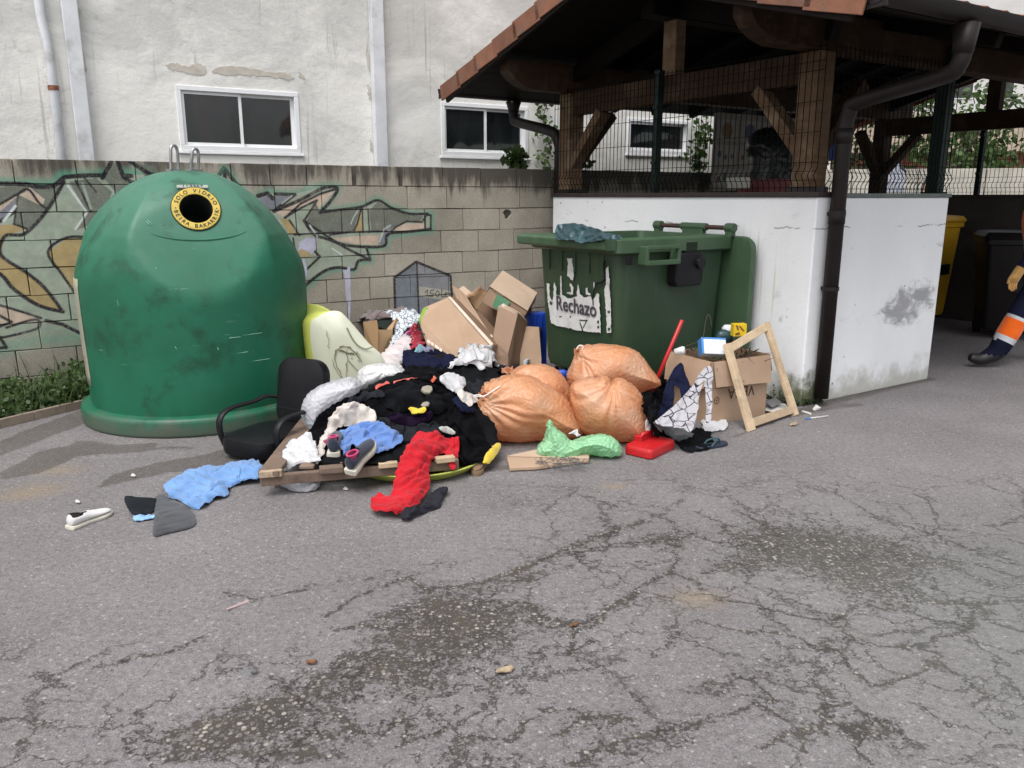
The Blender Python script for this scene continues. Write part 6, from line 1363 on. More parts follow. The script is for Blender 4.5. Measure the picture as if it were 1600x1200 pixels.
gm('white_cloth', [(442, 730), (444, 700), (462, 690), (482, 680), (494, 690), (500, 712), (502, 724), (478, 726), (456, 733)], F_WHITE, 'white cloth lying on the left board of the timber frame', 'cloth', puff=.05, seed=41, amp=.02, lift=.02)
gm('plum_cloth', [(500, 690), (512, 684), (530, 682), (532, 690), (515, 700)], fabric('plum', (.16, .02, .05)), 'plum coloured cloth under the blue shirt', 'cloth', puff=.035, seed=42)
# ---- shoes
def shoe(name, label, loc, yaw, L, upper, sole, lining, pitch=0.0, roll=0.0, high=.085, group=None, cuff=True, sh=1.0):
    t = thing(name, label, 'shoe', loc, group); t.rotation_euler = (roll, pitch, yaw)
    st = [(0, .030, .0), (.06, .036, 0), (.2, .036, 0), (.4, .031, 0), (.6, .040, 0), (.75, .046, 0), (.9, .036, 0), (.97, .022, 0), (1.0, .008, 0)]
    g = G(); R = []
    for z0, z1, grow in ((0, 0, 0),):
        pass
    ol = [(x*L, w*L/.27) for x, w, _ in st]; pol = [(x, w) for x, w in ol]+[(x, -w) for x, w in ol[::-1]]; pol = [tuple(p) for p in catmull([np.array(p) for p in pol], 2)]
    G().loft([[np.array([x*.99, y*.97, .0]) for x, y in pol], [np.array([x, y*1.04, .006]) for x, y in pol], [np.array([x, y*1.04, .006+.018*sh]) for x, y in pol], [np.array([x, y*.96, .010+.020*sh]) for x, y in pol]]).build('sole', sole, t, smooth=False, auto=40, local=True)
    def sect(x, w, h, open_):
        n = 14; o = []
        for k in range(n):
            a = 2*pi*k/n; yy = w*cos(a); zz = .008+.020*sh+h*.5+h*.5*sin(a)
            o.append(np.array([x, yy*(1-.25*max(0, sin(a))), zz]))
        return o
    hs_ = [(0.015, .024, high*.82), (.05, .033, high), (.16, .036, high*.98), (.3, .034, high*.92), (.42, .034, high*.82), (.55, .038, high*.66), (.7, .043, high*.52), (.85, .038, high*.42), (.95, .024, high*.3), (.99, .008, high*.15)]
    g = G(); R = [sect(x*L, w*L/.27, h, 0) for x, w, h in hs_]; g.loft(R)
    # open the collar: drop the top faces over the heel part
    keep = []; n = 14
    for f in g.f:
        c = sum(g.v[q] for q in f)/len(f)
        if len(f) == 4 and c[0] < .40*L and c[0] > .035*L and abs(c[1]) < .026*L/.27 and c[2] > .008+.020*sh+high*.72: continue
        keep.append(f)
    g.f = keep; me = g.mesh(True); o = obj('upper', me, upper, t, True); md = o.modifiers.new('t', 'SOLIDIFY'); md.thickness = .004; md = o.modifiers.new('s', 'SUBSURF'); md.levels = md.render_levels = 1
    G().loft([[np.array([L*(.215+.155*cos(a)), .022*L/.27*sin(a), .008+.020*sh+high*.86-.01*cos(a)]) for a in np.linspace(0, 2*pi, 16, endpoint=False)], [np.array([L*(.215+.145*cos(a)), .019*L/.27*sin(a), .016+.018*sh]) for a in np.linspace(0, 2*pi, 16, endpoint=False)]], caps=False).add([], []).build('lining', lining, t, local=True, smooth=True)
    if cuff: G().tube([np.array([L*(.215+.16*cos(a)), .0235*L/.27*sin(a), .028+high*.885-.012*cos(a)]) for a in np.linspace(0, 2*pi, 20, endpoint=False)], .005, 6, close=True).build('collar', lining if lining is not upper else upper, t, local=True, smooth=True)
    return t
M_SOLEW = plain('off_white_rubber', (.58, .55, .47), .7, .12, 20, dirt=(.33, .3, .25, 1)); M_NAVYC = fabric('navy_canvas', (.028, .036, .058)); M_PINK = fabric('pink_lining', (.50, .05, .16)); M_WLEA = plain('white_leather', (.66, .65, .64), .5, .08, 14, .15, 80, dirt=(.5, .48, .45, 1)); M_TAN = plain('tan_sole', (.22, .15, .09), .8); M_SUEDE = fabric('brown_suede', (.17, .10, .06)); M_INSOLE = plain('grey_beige_insole', (.26, .24, .19), .85, .1, 20); M_YELC = fabric('yellow_cloth', (.60, .44, .04), .15); M_NAVYP = plain('navy_rubber', (.02, .03, .055), .6)
yaw_of = lambda a, b: atan2(b[1]-a[1], b[0]-a[0])
a_, b_ = onz(101, 828), onz(165, 803)
shoe('slip_on_shoe', 'worn white slip on shoe alone on the asphalt at the far left', a_+np.array([.02, .0, .002]), yaw_of(a_, b_), .225, M_WLEA, M_SOLEW, plain('shoe_dark', (.035, .03, .03)), high=.058, cuff=False, sh=.25)
h1 = onz(519, 716, .16); shoe('trainer', 'navy trainer with pink lining, the one further left under the blue shirt', np.array([h1[0], h1[1]+.03, .15]), radians(96), .25, M_NAVYC, M_SOLEW, M_PINK, roll=0, pitch=radians(-8), group='navy trainers')
h2 = onz(550, 736, .14); shoe('trainer', 'navy trainer with pink lining hanging over the front beam', np.array([h2[0]-.01, h2[1]+.0, .118]), radians(68), .25, M_NAVYC, M_SOLEW, M_PINK, pitch=radians(-22), roll=radians(6), group='navy trainers')
a_ = onz(747, 745); shoe('suede_shoe', 'toe of a brown suede shoe peeping out by the round tray', a_+np.array([.02, .20, .0]), radians(-100), .2, M_SUEDE, M_TAN, M_SUEDE, high=.06)
def slab_shoe(name, label, px, lift, mat_in, cat='sandal', t=.018, strap=None, parent=None):
    P = march(np.array(px, float), lift); g = G(); P = smooth_v(P, np.array([[i, (i+1) % len(P)] for i in range(len(P))]), .4, 2); pts = [P[i] for i in range(len(P))]
    c = P.mean(0); th = thing(name, label, cat, c)
    n = np.zeros(3)
    for i in range(len(pts)): n += np.cross(pts[i]-c, pts[(i+1) % len(pts)]-c)
    n = unit(n); n = n if n[2] > 0 else -n
    pl_ = [p-n*((p-c)@n)+n*.02 for p in pts]
    G().slab(pl_, t, n=n).build('sole', mat_in, th, bevel=.004); return th, c+n*.02, n
slab_shoe('insole_shoe', 'upper grey beige insole sticking out of the black coat', [(650, 613), (658, 606), (668, 603), (676, 606), (678, 613), (672, 620), (664, 618)], .03, M_INSOLE)
t_, c_, n_ = slab_shoe('slipper', 'yellow slipper with a grey insole lying in the middle of the black coat', [(652, 636), (660, 630), (670, 626), (675, 630), (673, 637), (664, 641)], .035, M_INSOLE, 'slipper')
o = garment('strap', [(636, 640), (645, 636), (656, 637), (668, 640), (664, 648), (652, 652), (642, 650)], M_YELC, None, None, lift=.035, puff=.035, seed=51, sp=2.4, bake=False); o.parent = t_; o.location = -parent_origin(t_)
garment('blue_shirt', [(526, 690), (532, 676), (548, 668), (575, 660), (600, 662), (618, 672), (632, 682), (628, 694), (612, 704), (588, 712), (572, 706), (552, 700), (545, 712), (534, 712)], F_BLUE, 'mid blue shirt crumpled over the navy trainers', 'shirt', puff=.055, seed=52, amp=.024, ex=1.26, wl=.07, lift=.03)
garment('white_rag', [(684, 672), (694, 668), (710, 671), (714, 680), (704, 682), (692, 682)], fabric('grey_white', (.40, .40, .38)), 'small grey white rag above the red trousers', 'rag', puff=.035, seed=53, lift=.02)
garment('red_trousers', [(643, 684), (652, 675), (668, 676), (684, 674), (694, 686), (702, 684), (716, 682), (721, 694), (719, 728), (712, 739), (702, 730), (694, 710), (686, 716), (676, 724), (673, 738), (675, 756), (668, 772), (652, 790), (628, 803), (596, 802), (580, 797), (582, 782), (592, 770), (608, 772), (613, 750), (622, 722), (632, 700)], F_RED, 'bright red trousers hanging down from the frame onto the asphalt', 'trousers', puff=.05, seed=54, amp=.024, lift=.03, ex=1.22, wl=.3)
garment('charcoal_socks', [(624, 806), (630, 797), (645, 792), (660, 790), (670, 775), (682, 763), (698, 760), (702, 768), (692, 782), (690, 792), (672, 800), (655, 806), (640, 814), (628, 813)], fabric('charcoal_knit', (.022, .022, .028)), 'charcoal pair of socks on the asphalt under the red trousers', 'socks', puff=.025, seed=55, sp=2.2)
garment('sky_blue_jersey', [(258, 765), (272, 745), (300, 734), (325, 730), (350, 728), (380, 722), (404, 720), (412, 732), (404, 748), (380, 756), (362, 762), (360, 775), (340, 782), (325, 790), (305, 797), (282, 785), (264, 778)], F_SKY, 'sky blue jersey lying twisted on the asphalt left of the frame', 'jersey', puff=.07, seed=56, amp=.02, ex=1.18, wl=.10)
garment('blue_waistband', [(206, 800), (212, 804), (240, 802), (246, 810), (215, 815), (206, 810)], fabric('pale_blue_band', (.20, .36, .62)), 'pale blue band between the two grey trouser legs', 'cloth', puff=.015, seed=57, sp=2.2)
garment('grey_leggings', [(194, 774), (214, 774), (240, 776), (248, 778), (242, 800), (215, 806), (204, 802), (196, 788)], F_DGREY, 'left charcoal trouser leg folded on the asphalt', 'trousers', puff=.03, seed=58, amp=.003, wl=.3, ex=1.02)
garment('grey_leggings', [(242, 776), (256, 770), (270, 780), (300, 795), (308, 818), (290, 828), (262, 834), (239, 838), (240, 810)], fabric('slate_jersey', (.042, .045, .052)), 'right slate grey trouser leg spread flat on the asphalt', 'trousers', puff=.035, seed=59, amp=.003, wl=.3, ex=1.02)
bag('grey_carrier_bag', [(438, 756), (450, 750), (472, 752), (490, 748), (500, 756), (494, 768), (484, 777), (465, 776), (448, 766)], 4.02, .07, P_GREYW, 'greyish plastic bag squashed under the front beam of the frame', 'bag', seed=60, ex=1.12, sp=2.4)
garment('yellow_slipper', [(752, 722), (760, 705), (772, 692), (784, 692), (784, 704), (772, 722), (764, 729)], M_YELC, 'yellow slipper with a dark edge between the black coat and the orange bags', 'slipper', puff=.05, seed=61, amp=.004, ex=1.03)

# ---- orange rubbish bags
OB = 'orange rubbish bags'
def tie_of(X, px, d, name, mat, parent_o, r=.02):
    k = atd(px[0], px[1], d); g = G(); rng = np.random.default_rng(int(px[0]))
    for q in range(6):
        a = q*2*pi/6; e = k+np.array([cos(a)*.035, -.03+rng.uniform(-.02, .02), sin(a)*.02+.03*rng.uniform(.3, 1)]); sd = unit(np.array([-sin(a), 0, cos(a)]))
        g.add([k-sd*.006, k+sd*.006, e+sd*.02, e-sd*.016], [(0, 1, 2, 3)])
    o = g.build(name, mat, None); o.parent = parent_o; o.modifiers.new('t', 'SOLIDIFY').thickness = .004; return o
M_CORD = plain('white_cord', (.7, .68, .66), .7)
def cord(px, d, par, r=.004):
    o = G().tube([atd(x, y, d) for x, y in catmull([np.array(p, float) for p in px], 4, closed=False)], r, 6).build('drawstring', M_CORD, None, smooth=True); o.parent = par
bC, X_ = bag('orange_bag', [(886, 590), (892, 570), (900, 553), (905, 542), (925, 538), (975, 540), (1000, 552), (1020, 578), (1034, 600), (1012, 608), (990, 616), (960, 620), (920, 620), (895, 612)], 5.35, .24, P_ORNG, 'orange bag at the back, highest of the four, in front of the green bin', 'rubbish bag', knot=(906, 549), seed=71, group=OB, amp=.015, lobes=.12, sp=2.6, wl=.085, ex=1.06)
tie_of(X_, (905, 551), 5.30, 'knot', P_ORNG, bC); cord([(900, 546), (905, 540), (911, 541), (909, 549), (911, 556)], 5.24, bC)
bB, X_ = bag('orange_bag', [(790, 600), (800, 580), (822, 569), (850, 569), (872, 578), (888, 598), (896, 620), (892, 640), (870, 645), (830, 640), (800, 625)], 5.15, .19, P_ORNG, 'orange bag half hidden behind the front left orange bag', 'rubbish bag', knot=(796, 585), seed=72, group=OB, amp=.015, lobes=.12, sp=2.6, wl=.085, ex=1.06)
tie_of(X_, (793, 581), 5.08, 'knot', P_ORNG, bB)
bA, X_ = bag('orange_bag', [(735, 640), (750, 620), (756, 600), (778, 590), (812, 584), (836, 590), (862, 605), (886, 622), (902, 648), (912, 670), (900, 684), (862, 688), (830, 692), (795, 694), (765, 685), (745, 668)], 4.88, .23, P_ORNG, 'front left orange bag with a gathered white drawstring neck', 'rubbish bag', knot=(758, 620), seed=73, group=OB, amp=.015, lobes=.12, sp=2.6, wl=.085, ex=1.06, radial=18, ramp_=.018)
tie_of(X_, (757, 620), 4.80, 'knot', P_ORNG, bA); cord([(735, 628), (742, 620), (756, 619), (768, 612), (782, 603)], 4.72, bA); cord([(738, 619), (748, 617), (757, 621)], 4.72, bA)
bD, X_ = bag('orange_bag', [(890, 606), (902, 594), (928, 590), (950, 588), (956, 596), (966, 590), (985, 598), (1002, 616), (1013, 640), (1017, 668), (1014, 690), (1006, 698), (985, 692), (960, 690), (930, 684), (905, 670), (893, 640)], 4.86, .20, P_ORNG, 'front right orange bag with a slumped top beside the red tool case', 'rubbish bag', seed=74, group=OB, amp=.015, lobes=.12, sp=2.6, wl=.085, ex=1.06, knot=(955, 592), ramp_=.014)

bag('blue_bag', [(862, 588), (866, 580), (876, 576), (886, 578), (889, 588), (876, 592)], 5.6, .03, M_BLUEP, 'scrap of blue plastic between the orange bags and the green bin', 'bag', seed=77, sp=2.2)
# ---- things in front of the orange bags
fc = thing('flat_cardboard', 'folded piece of plain cardboard flat on the asphalt under the mint bag', 'cardboard', onz(858, 722))
pp = [onz(x, y, .025) for x, y in [(792, 714), (858, 700), (922, 708), (920, 718), (838, 729), (796, 731)]]; G().slab(pp, .02, n=Z_).build('sheet', M_CARD, fc, bevel=.004); G().slab([p*np.array([.98, 1, 1])+Z_*.008 for p in pp[:3]]+[pp[3]+Z_*.008], .006, n=Z_).build('sheet', M_CARDL, fc)
M_NET = plain('grey_netting', (.10, .11, .12), .7)
g = G(); rng_ = np.random.default_rng(8)
for k in range(26):
    a = np.array([rng_.uniform(835, 900), rng_.uniform(714, 730)]); pts = [a+np.array([q*5*rng_.uniform(.5, 1.3), rng_.normal(0, 1.6)+(q % 2)*2]) for q in range(5)]
    g.tube([onz(x, min(y, 736), .03+.012*abs(sin(q*1.9+k))) for q, (x, y) in enumerate(pts)], .0022, 4)
tagit(g.build('netting', M_NET), 'tangle of dark grey netting under the mint bag', 'netting')
bag('mint_bag', [(855, 660), (861, 654), (868, 667), (882, 676), (892, 687), (912, 682), (940, 677), (960, 683), (971, 698), (968, 712), (944, 714), (926, 707), (906, 713), (892, 728), (876, 732), (858, 723), (841, 710), (839, 698), (851, 684)], 4.54, .10, P_GREEN, 'thin mint green plastic bag in front of the orange bags', 'bag', knot=(860, 656), seed=81, ex=1.16, sp=2.2, amp=.024, wl=.07, kpin=.07)
garment('white_scrap', [(886, 678), (895, 672), (906, 674), (910, 682), (896, 684)], F_WHITE, 'white scrap showing behind the mint bag', 'cloth', puff=.035, seed=82)
M_REDP = plain('red_plastic', (.45, .012, .016), .38, .12, 8)
rc = thing('tool_case', 'flat red plastic tool case lying by the front right orange bag', 'tool case', onz(1018, 700))
q0, q1, q2 = onz(982, 704, .03), onz(1025, 714, .03), onz(1054, 700, .03); ex_ = unit(q2-q1); ey_ = unit(np.cross(Z_, ex_)); cen_ = (q0+q2)/2+np.array([0, .05, 0])
G().loft([[cen_+ex_*x*s+ey_*y*s+Z_*z for x, y in rrect(.30, .19, .03)] for s, z in ((.96, -.028), (1, -.02), (1, -.002), (.985, 0), (1, .002), (1, .016), (.95, .03))]).build('case', M_REDP, rc, auto=35)
G().tube([cen_+ex_*x+ey_*y+Z_*z for x, y, z in ((-.02, .06, .03), (-.015, .05, .07), (.10, .05, .075), (.115, .06, .03))], .012, 8).build('handle', M_REDP, rc, smooth=True); G().box(cen_+ex_*.04+ey_*.07+Z_*.045, ex_, ey_, Z_, .15, .05, .04).build('tray', M_REDP, rc, bevel=.006)
garment('white_sock', [(1008, 655), (1016, 652), (1022, 662), (1020, 676), (1012, 680), (1006, 672)], F_WHITE, 'small white sock right of the front right orange bag', 'sock', puff=.04, seed=83)

# ---- cardboard box full of rubbish with printed word, right of the bags
vb = thing('cardboard_box', 'brown cardboard box with upside down lettering, filled with twigs and packaging, beside the bin', 'cardboard box', onz(1110, 655))
c0 = onz(1100, 668); vL = 5.42
bl, bm_, br = onz(1040, 640), onz(1108, 664), onz(1195, 648)
eF = unit(br-bm_); eS_ = unit(bl-bm_); wF = np.linalg.norm(br-bm_); wS = np.linalg.norm(bl-bm_)
hB = .43; up_ = Z_
def vp(a, b, z): return bm_+eF*a+eS_*b+Z_*z
zt = hB-.0
G().slab([vp(0, 0, 0.0), vp(wF, 0, 0.0), vp(wF, 0, zt), vp(0, 0, zt)], .006).build('panel', M_CARD, vb); G().slab([vp(0, 0, 0.0), vp(0, 0, zt), vp(0, wS, zt), vp(0, wS, 0.0)], .006).build('panel', M_CARD, vb)
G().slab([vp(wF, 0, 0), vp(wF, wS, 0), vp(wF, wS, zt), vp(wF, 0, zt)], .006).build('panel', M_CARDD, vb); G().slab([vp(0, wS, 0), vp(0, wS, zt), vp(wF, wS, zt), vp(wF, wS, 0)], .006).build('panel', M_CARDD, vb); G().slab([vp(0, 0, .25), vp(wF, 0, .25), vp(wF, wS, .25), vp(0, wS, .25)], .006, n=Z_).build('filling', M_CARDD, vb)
nF = unit(np.cross(Z_, eF)); nF = nF if nF[1] < 0 else -nF; nS = unit(np.cross(Z_, eS_)); nS = nS if nS[0] < 0 else -nS
G().slab([vp(.0, 0, zt)+nF*.008, vp(wF, 0, zt)+nF*.008, vp(wF-.01, 0, zt-.185)+nF*.04, vp(.01, 0, zt-.165)+nF*.035], .006).build('flap', M_CARD, vb); G().slab([vp(0, .01, zt)+nS*.008, vp(0, wS, zt)+nS*.008, vp(0, wS-.03, zt-.19)+nS*.05, vp(0, .03, zt-.18)+nS*.045], .006).build('flap', M_CARD, vb); G().slab([vp(wF, 0, zt)+eF*.006, vp(wF, wS*.8, zt)+eF*.006, vp(wF, wS*.8, zt-.13)+eF*.09, vp(wF, .04, zt-.13)+eF*.08], .006).build('flap', M_CARDD, vb)
g = G(); text_to(g, 'VEGA', vp(wF*.53, 0, .195)+nF*.002, -eF, -Z_, nF, .105, .003, .95); g.tube([vp(wF*.10+.022*cos(a), 0, .165+.022*sin(a))+nF*.003 for a in np.linspace(0, 2*pi, 18, endpoint=False)], .0022, 5, close=True); g.slab([vp(wF*.10+.006*cos(a), 0, .165+.006*sin(a))+nF*.004 for a in np.linspace(0, 2*pi, 9, endpoint=False)], .002); g.build('lettering', M_CINK, vb)
M_TWIG = plain('twig_brown', (.07, .05, .035), .9, .3, 20)
g = G(); rng_ = np.random.default_rng(12)
for k in range(60):
    p = vp(rng_.uniform(.02, wF-.02), rng_.uniform(.02, wS-.02), rng_.uniform(.33, .47)); d = unit(np.array([rng_.normal(0, 1), rng_.normal(0, 1), rng_.normal(0, .4)])); L = rng_.uniform(.08, .22); mid_ = p+d*L*.5+rng_.normal(0, .015, 3)
    g.tube([p, mid_, p+d*L+rng_.normal(0, .02, 3)], [.003, .0025, .0015], 4)
for P_ in ([(1098, 535), (1100, 520), (1103, 500), (1107, 492), (1110, 497), (1112, 510)], [(1100, 528), (1112, 536), (1126, 546), (1135, 552)], [(1062, 540), (1075, 548), (1090, 556)]): g.tube([atd(x, y, 5.35) for x, y in catmull([np.array(p, float) for p in P_], 4, closed=False)], .003, 4)
tagit(g.build('twigs', M_TWIG), 'dry brown twigs sticking out of the lettered cardboard box', 'twigs', kind='stuff')
lf = G(); leaves(lf, [vp(rng_.uniform(.3*wF, wF-.02), rng_.uniform(.0, wS-.02), rng_.uniform(.38, .46)) for _ in range(60)], .035, rng_, squash=.22); tagit(lf.build('leaf_litter', M_LEAFD), 'green leaves and stalks in the lettered cardboard box', 'leaves', kind='stuff')
M_WBLU = plain('white_blue_pack', (.62, .66, .70), .5); M_BLU2 = plain('pack_blue', (.05, .2, .5), .5); M_YBOX = plain('yellow_pack', (.62, .42, .01), .45, .06); M_BRN = plain('brown_print', (.12, .05, .02), .6)
pk = thing('white_pack', 'white and blue carton lying in the lettered cardboard box', 'carton', atd(1112, 548, 5.4)); cpk = atd(1113, 543, 5.36)
exk, eyk = unit((1, .1, -.06)), unit((.0, .5, .86)); G().box(cpk, exk, unit(np.cross(exk, eyk)), eyk, .17, .07, .115).build('carton', M_WBLU, pk, bevel=.003); G().box(cpk-exk*.079-np.cross(exk, eyk)*-.0, exk, unit(np.cross(exk, eyk)), eyk, .016, .072, .112).build('blue_end', M_BLU2, pk); G().box(cpk+eyk*.052, exk, unit(np.cross(exk, eyk)), eyk, .168, .0725, .012).build('blue_band', M_BLU2, pk)
yb = thing('yellow_carton', 'small yellow carton perched on the rubbish behind the wooden frame', 'carton', atd(1154, 513, 5.5)); cyb = atd(1154, 515, 5.5); G().box(cyb, unit((1, .12, .02)), unit((-.12, 1, 0)), Z_, .092, .06, .085).build('carton', M_YBOX, yb, bevel=.002)
for (x0_, z0_, x1_, z1_) in ((-.01, .03, .035, -.005), (-.03, .035, -.005, .0)): G().slab([cyb+np.array([x0_, -.033, z0_]), cyb+np.array([x0_+.012, -.032, z0_]), cyb+np.array([x1_, -.03, z1_]), cyb+np.array([x1_-.012, -.031, z1_])], .002).build('printed_stripe', M_BRN, yb)
G().slab([cyb+np.array([-.03, -.035, -.02]), cyb+np.array([.0, -.034, -.012]), cyb+np.array([.0, -.034, -.028]), cyb+np.array([-.03, -.035, -.032])], .002).build('printed_mark', M_BRN, yb)
wc = thing('white_tub', 'white plastic tub behind the yellow carton', 'tub', atd(1138, 512, 5.6)); kq = atd(1138, 512, 5.6); G().tube([kq-Z_*.05, kq+Z_*.0, kq+Z_*.018, kq+Z_*.02], [.04, .045, .03, .002], 16).build('tub', P_WHITE, wc, smooth=True)
bl_ = thing('black_lump', 'black plastic bag knot under the white tub', 'bag', atd(1130, 522, 5.58))
bag('black_bag', [(1118, 532), (1120, 518), (1132, 513), (1144, 517), (1148, 530), (1135, 538)], 5.58, .05, P_TEAL, 'small black bag on the rubbish under the white tub', 'bag', seed=90, sp=2.2); bpy.data.objects.remove(bl_)
ct = thing('white_cup', 'crushed white cup in the left of the lettered box', 'cup', atd(1061, 549, 5.3)); kq = atd(1061, 550, 5.3); G().tube([kq+np.array([-.03, 0, .0]), kq+np.array([.02, -.01, .012]), kq+np.array([.035, -.015, .014])], [.02, .028, .026], 12).build('cup', P_WHITE, ct, smooth=True)
pole = thing('red_pole', 'thin red pole leaning up against the green bin behind the orange bag', 'pole', onz(1004, 646)); G().tube([onz(1004, 646), atd(1066, 500, 5.44)], .0135, 12).build('tube', M_REDP, pole, smooth=True)
# pale wooden frame leaning on the box
wf = thing('wooden_frame', 'pale raw wooden frame leaning against the lettered cardboard box', 'frame', onz(1200, 660))
k1, k2 = onz(1172, 675), onz(1249, 648); t1, t2 = atd(1134, 538, 5.27), atd(1203, 503, 5.66)
dn_ = unit(np.cross(k2-k1, t1-k1)); dn_ = dn_ if dn_[1] < 0 else -dn_
k1, k2, t1, t2 = [p+Z_*.004 for p in (k1, k2, t1, t2)]
hx_ = unit(k2-k1); vx_ = unit(((t1-k1)+(t2-k2))/2)
wl_ = .064
G().slab([k1, k1+hx_*wl_*1.15, t1+hx_*wl_, t1], .028, n=dn_).build('stile', M_WOODL, wf, bevel=.003); G().slab([k2-hx_*wl_*1.0, k2, t2, t2-hx_*wl_*.9], .028, n=dn_).build('stile', M_WOODL, wf, bevel=.003)
G().slab([k1+hx_*wl_*1.2+vx_*.02, k2-hx_*wl_*1.05+vx_*.02, k2-hx_*wl_*1.05+vx_*.075, k1+hx_*wl_*1.2+vx_*.075], .024, n=dn_).build('rail', M_WOODL, wf, bevel=.003); G().slab([t1+hx_*wl_*1.05-vx_*.06, t2-hx_*wl_*.95-vx_*.06, t2-hx_*wl_*.95-vx_*.004, t1+hx_*wl_*1.05-vx_*.004], .024, n=dn_).build('rail', M_WOODL, wf, bevel=.003)
for (a, b) in ((k1+hx_*wl_*1.2+vx_*.075, t1+hx_*wl_*1.05-vx_*.06), (k2-hx_*wl_*1.08+vx_*.075, t2-hx_*wl_*.98-vx_*.06)): G().beam(a-dn_*.016, b-dn_*.016, .012, .014, up=dn_).build('inner_bead', M_WOODL, wf)
garment('black_cloth', [(1000, 642), (1010, 620), (1030, 612), (1044, 630), (1040, 654), (1014, 664)], F_BLACK, 'black cloth stuffed between the back orange bag and the lettered box', 'cloth', puff=.14, seed=184, amp=.02)
# clothes by the lettered box
garment('black_bottoms', [(1010, 640), (1028, 625), (1050, 640), (1060, 662), (1075, 672), (1100, 668), (1116, 690), (1105, 704), (1068, 707), (1052, 690), (1020, 684)], F_BLACK2, 'black garment flat on the ground in front of the lettered box', 'clothes', puff=.03, seed=84)
garment('grey_cloth', [(1020, 660), (1050, 655), (1080, 672), (1082, 684), (1062, 690), (1040, 682)], F_GREY, 'grey cloth between the red tool case and the lined cloth', 'cloth', puff=.035, seed=85)
def hang(name, poly, d, mat, label, cat, amp=.02, wl=.08, seed=1, dirn=(1, 0, .3), thick=.004, sp=2.6):
    rng = np.random.default_rng(seed); P2, T, bd_ = px_mesh(poly, sp); P = np.array([atd(x, y, d(x, y)) for x, y in P2]); E, B = topo(T); P0 = P.copy()
    rest = np.linalg.norm(P[E[:, 0]]-P[E[:, 1]], axis=1)*1.14; br_ = np.linalg.norm(P[B[:, 0]]-P[B[:, 1]], axis=1)*1.1
    P = P+np.array([0, -1, .2])*((np.abs(waves(P, wl, 4, rng, dirn, .3))*amp)+np.abs(waves(P, wl*.8, 4, rng))*amp*.5)[:, None]; P0 = P.copy()
    X = relax(P, T, E, B, rest, br_, .25, None, P0, np.where(bd_, .3, .03), .004, 16, .0003); X = smooth_v(X, E, .3, 1)
    n = np.cross(X[T[:, 1]]-X[T[:, 0]], X[T[:, 2]]-X[T[:, 0]]).sum(0)
    if n[1] > 0: T = T[:, ::-1]
    o = finish(name, X, T, mat, thick); tagit(o, label, cat); return o
hang('navy_trousers', [(1028, 650), (1036, 612), (1046, 585), (1056, 570), (1064, 566), (1070, 578), (1076, 600), (1080, 622), (1066, 628), (1060, 606), (1054, 602), (1052, 630), (1048, 655), (1036, 668), (1024, 664)], lambda x, y: 5.10-(y-566)*.0030, F_NAVY, 'navy garment hung over the left flap of the lettered box', 'clothes', seed=86, amp=.03, wl=.09)
hang('lined_cloth', [(1021, 660), (1036, 645), (1056, 628), (1078, 604), (1092, 582), (1104, 571), (1110, 574), (1112, 596), (1110, 640), (1108, 658), (1101, 658), (1101, 620), (1098, 592), (1092, 620), (1088, 650), (1078, 674), (1066, 668), (1040, 666)], lambda x, y: 5.03-(y-570)*.0040, F_LINE, 'white cloth with black box lines hanging off the front of the lettered box', 'cloth', seed=87, dirn=(.7, 0, -.55), amp=.045, wl=.07)
garment('white_cloth', [(1092, 652), (1110, 654), (1130, 655), (1141, 664), (1136, 672), (1115, 676), (1098, 674)], F_WHITE, 'white cloth on the ground at the foot of the lettered box', 'cloth', puff=.03, seed=88)
M_TEALR = plain('teal_rubber', (.03, .085, .10), .6); ff = thing('flip_flop', 'teal flip flop on the asphalt, rightmost of the scattered clothes', 'flip flop', onz(1111, 694)); a_, b_ = onz(1092, 698, .02), onz(1131, 690, .02); ex_ = unit(b_-a_); ey_ = np.array([-ex_[1], ex_[0], 0]); L_ = np.linalg.norm(b_-a_)
ol = [tuple(p) for p in catmull([np.array(p) for p in [(0, .015), (.03, .03), (.1, .026), (.17, .036), (.23, .03), (.245, 0), (.22, -.034), (.15, -.036), (.08, -.028), (.02, -.03), (-.005, -.01)]], 3)]
G().prism(ol, (a_+b_)/2-ex_*.12-Z_*.018, ex_, ey_, Z_, .018).build('sole', M_NAVYP, ff, bevel=.003); m0 = (a_+b_)/2+ex_*.07
G().tube(catmull([m0-Z_*.0, m0-ex_*.02+Z_*.03, m0-ex_*.07+ey_*.028+Z_*.02, m0-ex_*.10+ey_*.032-Z_*.003], 4, closed=False), .006, 8).tube(catmull([m0-Z_*.0, m0-ex_*.02+Z_*.03, m0-ex_*.07-ey_*.028+Z_*.02, m0-ex_*.10-ey_*.032-Z_*.003], 4, closed=False), .006, 8).build('strap', M_TEALR, ff, smooth=True)
# dark sheet on the closed rim of the bin
hang('plastic_sheet', [(869, 374), (868, 356), (874, 350), (895, 348), (915, 352), (935, 358), (950, 365), (968, 367), (972, 374), (950, 375), (930, 377), (905, 380), (895, 376)], lambda x, y: 5.50+(960-x)*.0054-.10+(375-y)*.004, P_TEAL, 'crumpled dark teal plastic sheet lying on the rim of the green bin', 'plastic sheet', amp=.03, seed=89, wl=.12)

